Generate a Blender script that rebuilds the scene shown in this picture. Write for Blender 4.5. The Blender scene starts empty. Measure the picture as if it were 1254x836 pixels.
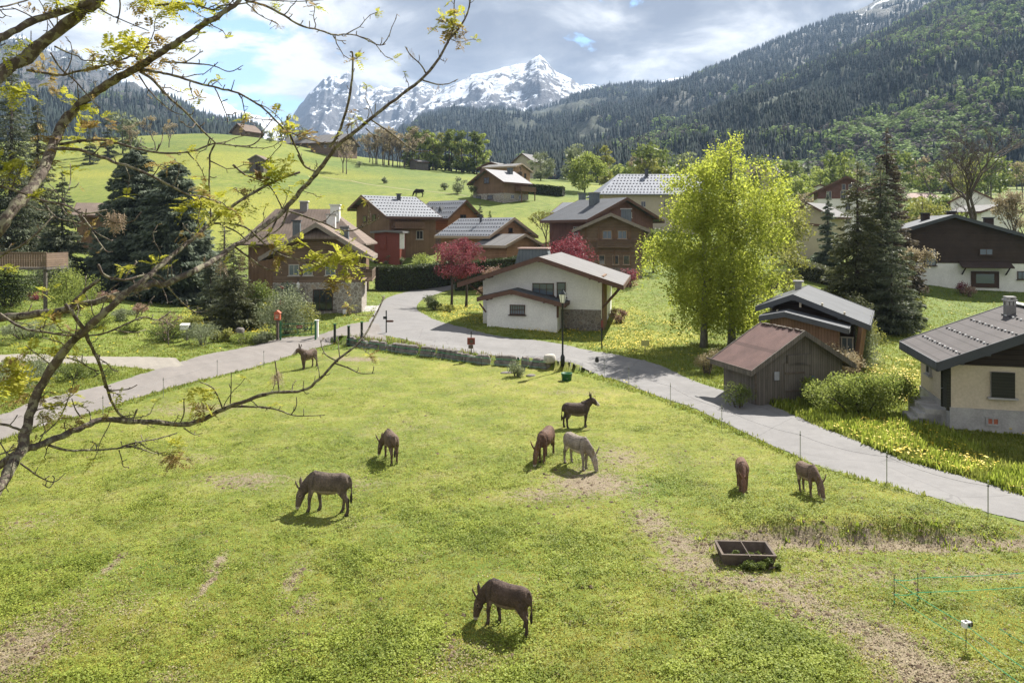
import bpy, math, random
import numpy as np
R = math.radians
PI = math.pi
random.seed(7); rng = np.random.default_rng(7)
S = bpy.context.scene
C = S.collection
EYE = 8.2; F = 900.0; HY = 283.0            # eye height, focal length in photo pixels, horizon row

def P(x, y, d):                             # a direction of the photo at distance d -> world point
    return np.array([(x-627)/F*d, d, EYE+(HY-y)/F*d])

# ------------------------------------------------------------------ terrain
ctl = []
for u in (-.75, -.35, 0, .35, .75):
    for Y in (8, 14, 24, 36, 50): ctl.append((u*Y, Y, 0.0))
def cz(x, y, d):
    p = P(x, y, d); ctl.append((p[0], p[1], p[2]))
for a in [(640,399.5,60),(600,397.5,60),(680,402,60),(770,405,60),(500,362,90),(450,384,70),(560,372,84),(350,392,66),(640,372,80),(560,352,102),(380,360,90),(480,346,106),
          (480,318,113),(430,302,121),(545,300,127),(520,285,138),(600,332,106),(660,322,108),(740,335,92),(760,268,150),(800,300,130),(830,345,90),
          (610,246,173),(500,240,172),(500,205,290),(350,214,205),(300,166,330),(250,172,280),(450,200,285),(650,226,220),(700,222,300),
          (900,232,400),(960,320,100),(1035,300,165),(1100,245,250),(1200,310,110),(1180,352,85),(1254,352,85),(1130,380,70),(1100,420,52),(1180,440,46),
          (1240,470,40),(1000,345,80),(900,400,62),(900,330,90),(200,352,93),(10,350,70),(0,390,58),(100,300,112),(60,255,150),(150,245,150),
          (80,205,220),(180,180,270),(0,175,300),(240,320,110),(300,290,130),(300,250,160),(400,270,150),(400,222,215),(700,270,150)]: cz(*a)
for u in (-.75,-.4,0,.4,.75):
    for Y, z in ((620, 52), (1500, 80), (4000, 120)): ctl.append((u*Y, Y, z + (12 if u<0 else -8)))
ctl = np.array(ctl)
def _uv(X, Y):
    Yc = np.clip(Y, 7.0, 4000.0)
    return np.clip(X/Yc, -1.1, 1.1)*1.6, np.log(Yc)
cu, cv = _uv(ctl[:,0], ctl[:,1])
def _phi(r2): return r2*np.log(r2+1e-12)*0.5
_r2 = (cu[:,None]-cu[None])**2 + (cv[:,None]-cv[None])**2
_n = len(ctl); _A = np.zeros((_n+3, _n+3)); _A[:_n,:_n] = _phi(_r2)+np.eye(_n)*0.004
_Pm = np.stack([np.ones(_n), cu, cv], 1); _A[:_n,_n:] = _Pm; _A[_n:,:_n] = _Pm.T
_w = np.linalg.solve(_A, np.concatenate([ctl[:,2], np.zeros(3)]))

def sstep(a, b, x):
    t = np.clip((x-a)/(b-a), 0, 1); return t*t*(3-2*t)

_perm = np.random.default_rng(3).random((256, 256))
def vnoise(x, y):                           # value noise 0..1
    xi = np.floor(x).astype(int); yi = np.floor(y).astype(int)
    fx = x-xi; fy = y-yi; fx = fx*fx*(3-2*fx); fy = fy*fy*(3-2*fy)
    g = lambda a, b: _perm[a & 255, b & 255]
    return (g(xi,yi)*(1-fx)+g(xi+1,yi)*fx)*(1-fy) + (g(xi,yi+1)*(1-fx)+g(xi+1,yi+1)*fx)*fy
def fbm(x, y, o=4):
    s = 0; a = 1; t = 0
    for i in range(o):
        s = s + a*vnoise(x*2**i+17*i, y*2**i-9*i); t += a; a *= .5
    return s/t

def base_h(X, Y):
    X = np.asarray(X, float); Y = np.asarray(Y, float); sh = X.shape
    X = X.ravel(); Y = Y.ravel()
    u, v = _uv(X, Y); out = np.zeros(len(X))
    for i in range(0, len(X), 20000):
        a = slice(i, i+20000)
        r2 = (u[a,None]-cu[None])**2 + (v[a,None]-cv[None])**2
        out[a] = _phi(r2)@_w[:_n] + _w[_n] + _w[_n+1]*u[a] + _w[_n+2]*v[a]
    near = sstep(46, 58, Y)                  # the paddock is flat
    out = out*near
    return out.reshape(sh)

def seg_dist(X, Y, pts):                     # signed distance to polyline (left of direction positive)
    best = np.full(X.shape, 1e9); sg = np.zeros(X.shape)
    for (x0,y0),(x1,y1) in zip(pts[:-1], pts[1:]):
        dx, dy = x1-x0, y1-y0; L2 = dx*dx+dy*dy
        t = np.clip(((X-x0)*dx+(Y-y0)*dy)/L2, 0, 1)
        qx = X-(x0+t*dx); qy = Y-(y0+t*dy); d = np.hypot(qx, qy)
        m = d < best; best = np.where(m, d, best); sg = np.where(m, np.sign(dx*qy-dy*qx), sg)
    return best, sg

def g0(x, y):                                # pixel on the flat paddock plane
    d = EYE*F/(y-HY); return ((x-627)/F*d, d)
WALL = [g0(*p) for p in ((428,424),(480,431),(530,437),(590,446),(640,449),(668,452))]
BANK = [g0(*p) for p in ((850,674),(900,672),(960,670),(1050,669),(1150,668),(1300,667),(1500,667))]

def height(X, Y, detail=True):
    X = np.asarray(X, float); Y = np.asarray(Y, float)
    h = base_h(X, Y)
    d, sg = seg_dist(X, Y, WALL)
    h = h + np.where(sg > 0, .50*sstep(0.0, .25, d)*(1-sstep(1.3, 3.6, d)), 0)
    # grassy ledge on the right of the paddock: step up, then easing back
    by = np.interp(X, [b[0] for b in BANK], [b[1] for b in BANK])
    k = sstep(4.6, 7.5, X)*(1-.85*sstep(10.5, 14.5, X))
    jag = .35*(vnoise(X*1.7, Y*0)-.5)
    h = h + k*.48*sstep(-.1, .75, Y-by+jag)*(1-sstep(1.5, 7, Y-by))
    if detail:
        m = (1-sstep(70, 120, Y))
        h = h + (fbm(X*.35, Y*.35, 3)-.5)*.22*m + (fbm(X*2.1+9, Y*2.1, 3)-.5)*.07*m
        h = h + (fbm(X*.02, Y*.02, 3)-.5)*3.0*sstep(140, 400, Y)
    return h

def at(x, y, dmax=420):                      # pixel -> first hit with the terrain
    lo = None
    ds = np.exp(np.linspace(np.log(7), np.log(dmax), 260))
    X = (x-627)/F*ds; Z = EYE+(HY-y)/F*ds
    h = height(X, ds, False); below = np.nonzero(Z < h)[0]
    if len(below) == 0: i = len(ds)-1; return (X[i], ds[i], float(h[i]))
    i = below[0]
    if i == 0: return (X[0], ds[0], float(h[0]))
    a, b = ds[i-1], ds[i]
    for _ in range(18):
        m = (a+b)/2
        if EYE+(HY-y)/F*m < float(height(np.array([(x-627)/F*m]), np.array([m]), False)[0]): b = m
        else: a = m
    return ((x-627)/F*b, b, float(height(np.array([(x-627)/F*b]), np.array([b]), False)[0]))
def hz(X, Y): return float(height(np.array([X]), np.array([Y]))[0])

# ------------------------------------------------------------------ roads (edge pairs traced on the ground)
def pairs(L): return [(np.array(at(*a)[:2]), np.array(at(*b)[:2])) for a, b in L]
ROAD = pairs([((1500,715),(1500,672)),((1254,640),(1254,608)),((1150,612),(1180,583)),((1050,583),(1100,561)),((950,547),(1010,525)),((870,509),(930,491)),
              ((800,483),(862,472)),((738,461),(800,446)),((690,447),(730,430)),((630,438),(672,419)),((560,430),(610,411)),((500,418),(570,401)),
              ((452,404),(532,391)),((458,384),(511,379)),((470,368),(516,368)),((492,359),(538,359)),((520,351),(562,353)),((552,346),(590,348)),((590,341),(615,344))])
DRIVE = pairs([((474,418),(462,393)),((446,413),(425,398)),((415,416),(395,409)),((380,427),(350,414)),((340,440),(300,425)),((300,452),(262,432)),((250,465),(225,441)),((200,478),(180,456)),((140,496),(120,474)),((60,520),(50,490)),((0,538),(0,508)),((-90,568),(-90,528))])
SIDE = pairs([((232,455),(215,437)),((190,452),(180,436)),((130,447),(120,436)),((60,445),(60,435)),((0,444),(0,434)),((-100,443),(-100,433))])
def smooth_pairs(L, n=6):
    A = np.array([np.concatenate(p) for p in L]); out = []
    for i in range(len(A)-1):
        p0 = A[max(i-1,0)]; p1 = A[i]; p2 = A[i+1]; p3 = A[min(i+2,len(A)-1)]
        for k in range(n):
            t = k/n
            out.append(.5*((2*p1)+(-p0+p2)*t+(2*p0-5*p1+4*p2-p3)*t*t+(-p0+3*p1-3*p2+p3)*t**3))
    out.append(A[-1]); return np.array(out)
RS = [smooth_pairs(ROAD, 8), smooth_pairs(DRIVE, 6), smooth_pairs(SIDE, 6)]
def road_mask(X, Y, margin=0.0):             # True inside a road widened (or narrowed) by margin
    X = np.asarray(X, float); Y = np.asarray(Y, float); sh = X.shape; X = X.ravel(); Y = Y.ravel(); m = np.zeros(X.shape, bool)
    for s in RS:
        poly = np.vstack([s[:,:2], s[::-1,2:]]); lo = poly.min(0)-1; hi = poly.max(0)+1
        near = np.nonzero((X > lo[0]) & (X < hi[0]) & (Y > lo[1]) & (Y < hi[1]))[0]
        if len(near) == 0: continue
        x, y = X[near], Y[near]; ins = np.zeros(x.shape, bool); n = len(poly)
        for k in range(n):
            x0, y0 = poly[k]; x1, y1 = poly[(k+1)%n]
            ins ^= ((y0 > y) != (y1 > y)) & (x < (x1-x0)*(y-y0)/(y1-y0+1e-12)+x0)
        if margin:
            d = np.minimum(seg_dist(x, y, s[:,:2])[0], seg_dist(x, y, s[:,2:])[0])
            ins = (ins | (d < margin)) if margin > 0 else (ins & (d > -margin))
        m[near] |= ins
    return m.reshape(sh)

# ------------------------------------------------------------------ mesh builder
class MB:
    def __init__(s): s.v = []; s.f = []; s.m = []; s.n = 0
    def add(s, V, Fs, mi=0):
        V = [tuple(map(float, p)) for p in V]; s.v += V
        s.f += [tuple(i+s.n for i in f) for f in Fs]; s.m += [mi]*len(Fs); s.n += len(V); return s
    def box(s, c, sz, rz=0, mi=0, rx=0, ry=0):
        x, y, z = sz[0]/2, sz[1]/2, sz[2]/2
        V = np.array([(a*x,b*y,e*z) for a in (-1,1) for b in (-1,1) for e in (-1,1)])
        if rx: V = V@np.array([[1,0,0],[0,math.cos(rx),math.sin(rx)],[0,-math.sin(rx),math.cos(rx)]])
        if ry: V = V@np.array([[math.cos(ry),0,-math.sin(ry)],[0,1,0],[math.sin(ry),0,math.cos(ry)]])
        if rz: V = V@np.array([[math.cos(rz),math.sin(rz),0],[-math.sin(rz),math.cos(rz),0],[0,0,1]])
        V = V+np.array(c)
        return s.add(V, [(0,1,3,2),(4,6,7,5),(0,4,5,1),(2,3,7,6),(0,2,6,4),(1,5,7,3)], mi)
    def prism(s, poly, d, mi=0):             # poly: list of 3d points, extruded by vector d
        n = len(poly); A = np.array(poly, float); B = A+np.array(d)
        return s.add(np.vstack([A,B]), [tuple(range(n))[::-1], tuple(range(n,2*n))]+[(i,(i+1)%n,n+(i+1)%n,n+i) for i in range(n)], mi)
    def tube(s, pts, rad, n=8, mi=0, cap=True):
        pts = np.array(pts, float); k = len(pts)
        if np.isscalar(rad): rad = [rad]*k
        T = np.gradient(pts, axis=0); T /= (np.linalg.norm(T, axis=1)[:,None]+1e-9)
        ref = np.array([0,0,1.]) if abs(T[0][2]) < .9 else np.array([1.,0,0])
        V = []
        for i in range(k):
            a = np.cross(T[i], ref); a /= np.linalg.norm(a)+1e-9; b = np.cross(T[i], a); ref = -np.cross(T[i], a) if False else np.cross(a, T[i])
            for j in range(n):
                t = 2*PI*j/n; V.append(pts[i]+rad[i]*(a*math.cos(t)+b*math.sin(t)))
        Fs = [(i*n+j, i*n+(j+1)%n, (i+1)*n+(j+1)%n, (i+1)*n+j) for i in range(k-1) for j in range(n)]
        if cap: Fs += [tuple(range(n))[::-1], tuple(range((k-1)*n, k*n))]
        return s.add(V, Fs, mi)
    def lathe(s, prof, c=(0,0,0), n=12, mi=0):   # prof: (r,z)
        V = []; 
        for r, z in prof:
            for j in range(n): V.append((c[0]+r*math.cos(2*PI*j/n), c[1]+r*math.sin(2*PI*j/n), c[2]+z))
        k = len(prof)
        Fs = [(i*n+j, i*n+(j+1)%n, (i+1)*n+(j+1)%n, (i+1)*n+j) for i in range(k-1) for j in range(n)]
        Fs += [tuple(range(n))[::-1], tuple(range((k-1)*n, k*n))]
        return s.add(V, Fs, mi)
    def build(s, name, mat, parent=None, smooth=False):
        me = bpy.data.meshes.new(name); me.from_pydata(s.v, [], s.f)
        for m in (mat if isinstance(mat, (list, tuple)) else [mat]): me.materials.append(m)
        if any(s.m): me.polygons.foreach_set('material_index', s.m)
        if smooth: me.polygons.foreach_set('use_smooth', [True]*len(s.f))
        me.update(); return link(name, me, parent)
def link(name, me, parent=None):
    o = bpy.data.objects.new(name, me); C.objects.link(o)
    if parent: o.parent = parent
    return o
def tag(o, label=None, cat=None, group=None, kind=None):
    if label: o['label'] = label
    if cat: o['category'] = cat
    if group: o['group'] = group
    if kind: o['kind'] = kind
    return o
def empty(name, loc, rz=0):
    o = bpy.data.objects.new(name, None); C.objects.link(o); o.location = loc; o.rotation_euler = (0,0,rz); o.empty_display_size = .3; return o
def copy_tree(o, parent=None):
    c = o.copy(); C.objects.link(c); c.parent = parent
    for ch in [x for x in C.objects if x.parent == o]: copy_tree(ch, c)
    return c
def npmesh(name, V, Fq, mats, parent=None, smooth=False, mi=None, col=None):   # V (n,3), Fq (m,k) int arrays
    me = bpy.data.meshes.new(name); m, k = Fq.shape
    me.vertices.add(len(V)); me.vertices.foreach_set('co', np.ascontiguousarray(V, dtype=np.float32).ravel())
    me.loops.add(m*k); me.loops.foreach_set('vertex_index', np.ascontiguousarray(Fq, dtype=np.int32).ravel())
    me.polygons.add(m); me.polygons.foreach_set('loop_start', np.arange(0, m*k, k, dtype=np.int32))
    me.polygons.foreach_set('loop_total', np.full(m, k, dtype=np.int32))
    if smooth: me.polygons.foreach_set('use_smooth', np.ones(m, bool))
    for mt in (mats if isinstance(mats, (list, tuple)) else [mats]): me.materials.append(mt)
    if mi is not None: me.polygons.foreach_set('material_index', np.asarray(mi, dtype=np.int32))
    if col is not None:
        a = me.color_attributes.new('Col', 'FLOAT_COLOR', 'POINT')
        cc = np.ones((len(V), 4), np.float32); cc[:, :col.shape[1]] = col; a.data.foreach_set('color', cc.ravel())
    me.update(calc_edges=True); me.validate()
    return link(name, me, parent)

# ------------------------------------------------------------------ materials
class NT:
    def __init__(s, name):
        s.m = bpy.data.materials.new(name); s.m.use_nodes = True; s.t = s.m.node_tree; s.N = s.t.nodes; s.L = s.t.links
        s.b = s.N['Principled BSDF']; s.out = s.N['Material Output']
        s.b.inputs['Specular IOR Level'].default_value = .25
    def n(s, typ, **kw):
        x = s.N.new(typ)
        for k, v in kw.items():
            if k.startswith('_'): setattr(x, k[1:], v)
            else: x.inputs[k.replace('__', ' ')].default_value = v
        return x
    def l(s, a, b): s.L.new(a, b)
    def co(s, which='Object', sc=(1,1,1), rot=(0,0,0)):
        t = s.n('ShaderNodeTexCoord'); m = s.n('ShaderNodeMapping'); m.inputs['Scale'].default_value = sc; m.inputs['Rotation'].default_value = rot
        s.l(t.outputs[which], m.inputs[0]); return m.outputs[0]
    def noise(s, vec, scale, detail=5, rough=.6, dist=0):
        x = s.n('ShaderNodeTexNoise', Scale=scale, Detail=detail, Roughness=rough, Distortion=dist); s.l(vec, x.inputs['Vector']); return x.outputs['Fac']
    def ramp(s, fac, stops, interp='LINEAR'):
        x = s.n('ShaderNodeValToRGB'); e = x.color_ramp.elements; x.color_ramp.interpolation = interp
        while len(e) > 1: e.remove(e[0])
        e[0].position = stops[0][0]; e[0].color = (*stops[0][1], 1)
        for p, c in stops[1:]: k = e.new(p); k.color = (*c, 1)
        s.l(fac, x.inputs[0]); return x.outputs[0]
    def mix(s, fac, a, b, mode='MIX'):
        x = s.n('ShaderNodeMix', _data_type='RGBA', _blend_type=mode)
        for sock, v in ((x.inputs[0], fac), (x.inputs[6], a), (x.inputs[7], b)):
            if isinstance(v, bpy.types.NodeSocket): s.l(v, sock)
            elif isinstance(v, tuple): sock.default_value = (*v, 1)
            else: sock.default_value = v
        return x.outputs[2]
    def math(s, op, a, b=None, clamp=False):
        x = s.n('ShaderNodeMath', _operation=op, _use_clamp=clamp)
        for i, v in enumerate((a, b)):
            if v is None: continue
            if isinstance(v, bpy.types.NodeSocket): s.l(v, x.inputs[i])
            else: x.inputs[i].default_value = v
        return x.outputs[0]
    def bump(s, h, strength=.5, dist=.02):
        x = s.n('ShaderNodeBump', Strength=strength, Distance=dist); s.l(h, x.inputs['Height']); s.l(x.outputs[0], s.b.inputs['Normal'])
    def col(s, c, rough=.8):
        if isinstance(c, tuple): s.b.inputs['Base Color'].default_value = (*c, 1)
        else: s.l(c, s.b.inputs['Base Color'])
        s.b.inputs['Roughness'].default_value = rough; return s

def g(c, k): return tuple(min(1, x*k) for x in c)
def m_plain(name, c, var=.25, scale=3, rough=.8, bump=.2, metal=0, bd=.01):
    t = NT(name); v = t.co(); n = t.noise(v, scale); n2 = t.noise(v, scale*9, 3)
    cc = t.ramp(n, [(.3, g(c, 1-var)), (.7, g(c, 1+var))]); cc = t.mix(.35, cc, t.ramp(n2, [(.3, g(c, .65)), (.7, g(c, 1.25))]))
    t.col(cc, rough); t.b.inputs['Metallic'].default_value = metal
    if bump: t.bump(n2, bump, bd)
    return t.m
def m_wood(name, c, horiz=False, plank=.14, var=.35, rough=.85, ax=None):   # boards with dark joints, streaks along the grain
    t = NT(name); tc = t.n('ShaderNodeTexCoord'); sp = t.n('ShaderNodeSeparateXYZ'); t.l(tc.outputs['Object'], sp.inputs[0])
    if horiz: a = sp.outputs['Z']
    else: a = t.math('ADD', sp.outputs['X'], sp.outputs['Y'])
    q = t.math('DIVIDE', a, plank); fr = t.math('FRACT', q); fl = t.math('FLOOR', q)
    wn = t.n('ShaderNodeTexWhiteNoise', _noise_dimensions='1D'); t.l(fl, wn.inputs['W'])
    st = t.noise(t.co('Object', (9,9,.8) if not horiz else (.8,.8,12)), 2.2, 6, .65)
    big = t.noise(t.co('Object'), .7, 3)
    base = t.ramp(wn.outputs['Value'], [(0, g(c, 1-var)), (.5, c), (1, g(c, 1+var))])
    base = t.mix(.55, base, t.ramp(st, [(.3, g(c, .45)), (.5, c), (.75, g(c, 1.5))]))
    base = t.mix(.3, base, t.ramp(big, [(.35, g(c, .5)), (.65, g(c, 1.3))]))
    j = t.math('LESS_THAN', fr, .09)
    t.col(t.mix(j, base, g(c, .2)), rough); t.bump(t.math('SUBTRACT', st, t.math('MULTIPLY', j, 1.5)), .5, .012)
    return t.m
def m_stone(name, c, scale=2.6, mortar=(.4,.38,.34), mw=.06):
    t = NT(name); v = t.co(); dn = t.noise(v, 3); 
    vo = t.n('ShaderNodeTexVoronoi', Scale=scale, _feature='DISTANCE_TO_EDGE'); t.l(v, vo.inputs['Vector'])
    v2 = t.n('ShaderNodeTexVoronoi', Scale=scale); t.l(v, v2.inputs['Vector'])
    se = t.n('ShaderNodeSeparateColor'); t.l(v2.outputs['Color'], se.inputs[0])
    b = t.ramp(se.outputs[0], [(0, g(c,.55)), (.4, c), (.7, g(c,1.2)), (1, (c[0]*1.5, c[1]*1.35, c[2]*1.15))])
    b = t.mix(.4, b, t.ramp(t.noise(v, 14), [(.3, g(c,.5)), (.7, g(c,1.5))]))
    e = t.math('LESS_THAN', vo.outputs['Distance'], mw)
    t.col(t.mix(e, b, mortar), .9); t.bump(vo.outputs['Distance'], .8, .05); return t.m
def m_roof(name, c, rib=.35, rough=.55, var=.15, metal=0, bumpd=.012, row=0):  # ribs/tiles run down the slope (local x), seams spaced along y
    t = NT(name); tc = t.n('ShaderNodeTexCoord'); sp = t.n('ShaderNodeSeparateXYZ'); t.l(tc.outputs['Object'], sp.inputs[0])
    q = t.math('DIVIDE', sp.outputs['Y'], rib); fr = t.math('FRACT', q)
    s = t.math('ABSOLUTE', t.math('SUBTRACT', fr, .5))
    v = t.co(); n = t.noise(v, .8, 5); n2 = t.noise(v, 12, 3)
    cc = t.ramp(n, [(.3, g(c, 1-var*1.6)), (.7, g(c, 1+var))]); cc = t.mix(.3, cc, t.ramp(n2, [(.3, g(c, .7)), (.7, g(c, 1.25))]))
    seam = t.math('GREATER_THAN', s, .44)
    cc = t.mix(t.math('MULTIPLY', seam, .45), cc, g(c, .4))
    h = s
    if row:
        qx = t.math('FRACT', t.math('DIVIDE', t.math('ABSOLUTE', sp.outputs['X']), row)); rs = t.math('LESS_THAN', qx, .14)
        cc = t.mix(t.math('MULTIPLY', rs, .5), cc, g(c, .4)); h = t.math('ADD', s, t.math('MULTIPLY', qx, .8))
    t.col(cc, rough); t.b.inputs['Metallic'].default_value = metal; t.bump(h, .6, bumpd); return t.m
def m_leaf(name, cols, trans=.4, sat=1, rough=.6):      # cols: ramp over a random value per leaf; light passes through
    t = NT(name); ge = t.n('ShaderNodeNewGeometry')
    c = t.ramp(ge.outputs['Random Per Island'], [(i/(len(cols)-1), k) for i, k in enumerate(cols)])
    big = t.noise(t.co('Object'), .9, 2)
    c = t.mix(.35, c, t.ramp(big, [(.35, g(cols[0], .8)), (.65, g(cols[-1], 1.1))]))
    t.col(c, rough); tr = t.n('ShaderNodeBsdfTranslucent'); t.l(c, tr.inputs['Color'])
    mx = t.n('ShaderNodeMixShader'); mx.inputs[0].default_value = trans
    t.l(t.b.outputs[0], mx.inputs[1]); t.l(tr.outputs[0], mx.inputs[2]); t.l(mx.outputs[0], t.out.inputs['Surface']); return t.m
def m_bark(name, c, scale=6, patch=None):
    t = NT(name); v = t.co('Object', (1,1,.35)); n = t.noise(v, scale, 6, .7)
    st = [(.3, g(c,.35)), (.5, c), (.7, g(c,1.5))]
    cc = t.ramp(n, st)
    if patch: cc = t.mix(t.ramp(t.noise(t.co(), scale*1.6, 4), [(.5,(0,0,0)),(.56,(1,1,1))]), cc, patch)
    t.col(cc, .9); t.bump(n, .9, .03); return t.m
def m_glass(name='window glass', c=(.02,.025,.03)):
    t = NT(name); t.col(c, .08); t.b.inputs['Specular IOR Level'].default_value = .8; return t.m
# ------------------------------------------------------------------ material library
M = dict(
 white=m_plain('white render', (.70,.69,.66), .14, .9, .85, .15), stucco=m_plain('beige render', (.50,.43,.33), .14, 1.0, .9, .2),
 concrete=m_plain('concrete', (.33,.32,.31), .25, 1.6, .9, .3), cream=m_plain('cream render', (.42,.37,.29), .1, 1.3, .9, .1),
 pinkw=m_wood('pale new larch boards', (.42,.25,.16), False, .2, .15), 
 wdark=m_wood('dark stained boards', (.055,.038,.030), True, .16, .3), wbrown=m_wood('brown timber boards', (.19,.118,.075), False, .16),
 wred=m_wood('red brown timber boards', (.26,.125,.07), True, .2), worange=m_wood('honey timber boards', (.33,.19,.105), True, .22),
 wold=m_wood('weathered brown boards', (.185,.13,.092), True, .18, .45), wgrey=m_wood('weathered grey boards', (.135,.118,.10), False, .13, .5),
 wblack=m_wood('black brown boards', (.035,.026,.022), True, .2, .3), wplum=m_wood('plum brown boards', (.15,.08,.068), False, .2, .2),
 trim=m_plain('dark brown trim', (.11,.062,.045), .25, 4, .7, .2), trimw=m_plain('pale timber trim', (.34,.26,.19), .2, 5, .8, .2), trimg=m_plain('grey timber trim', (.22,.19,.16), .25, 5, .8, .2),
 red=m_plain('dull red paint', (.17,.045,.032), .2, 5, .6, .1), stone=m_stone('rubble stone', (.24,.21,.18)), stone2=m_stone('dark field stone', (.16,.14,.12), 3.4, (.25,.23,.2)),
 drystone=m_plain('grey boulder stone', (.185,.165,.15), .45, 3, .95, .9, 0, .06),
 rmid=m_roof('slate grey seamed roof', (.075,.08,.088), .55, .8), rsteel=m_roof('pale grey steel roof', (.18,.19,.21), .5, .75, .1), rsteel2=m_roof('light grey seamed roof', (.20,.20,.21), .6, .75, .08),
 rlight=m_roof('silver tiled roof', (.20,.215,.25), .4, .75, .1, row=.9), rdark=m_roof('dark grey seamed roof', (.075,.08,.09), .55, .75), rgrey=m_roof('grey brown tiled roof', (.085,.076,.075), .3, .9, .15, row=.45),
 rtile=m_roof('old brown tile roof', (.165,.125,.10), .25, .9, .25, row=.35), rrust=m_roof('rust red corrugated roof', (.14,.085,.075), .16, .9, .3, bumpd=.03, row=1.5),
 rwhite=m_roof('grey white slab roof', (.145,.14,.138), 2.4, .85, .12), rpink=m_roof('pinkish tile roof', (.42,.30,.26), .4, .8, .15),
 stopd=m_plain('dark snow guard', (.05,.05,.055), .2, 5, .6, 0), stopw=m_plain('white snow guard', (.6,.6,.6), .1, 5, .6, 0),
 glass=m_glass(), pane=m_glass('bluish window glass', (.10,.13,.16)), frame=m_plain('pale window frame', (.45,.42,.38), .1, 5, .7, 0), framed=m_plain('dark window frame', (.06,.035,.025), .2, 5, .6, 0),
 metal=m_plain('dark painted metal', (.03,.035,.035), .2, 8, .45, 0, .4), steel=m_plain('galvanised steel', (.3,.31,.32), .2, 8, .4, 0, .7),
 slate=m_roof('slate hung cladding', (.13,.15,.16), .3, .7, .25, row=.3), brick=m_plain('grey brick', (.20,.19,.185), .2, 14, .9, .5), redbrick=m_plain('red brick', (.35,.12,.07), .3, 14, .9, .5),
 shutter=m_wood('dark green brown shutter', (.035,.035,.025), True, .12, .2), greyp=m_plain('grey tarpaulin', (.3,.31,.33), .2, 4, .7, .2),
 green=m_plain('green plastic', (.03,.12,.05), .2, 8, .5, 0), greenw=m_plain('bright green tape', (.03,.38,.20), .1, 8, .5, 0), whitep=m_plain('white plastic', (.75,.75,.72), .08, 8, .45, 0), black=m_plain('black plastic', (.02,.02,.02), .1, 8, .4, 0),
 rusty=m_plain('rusty iron', (.10,.078,.062), .45, 7, .85, .4), lamp=m_plain('milky lantern glass', (.75,.74,.70), .04, 8, .3, 0),
)

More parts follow.
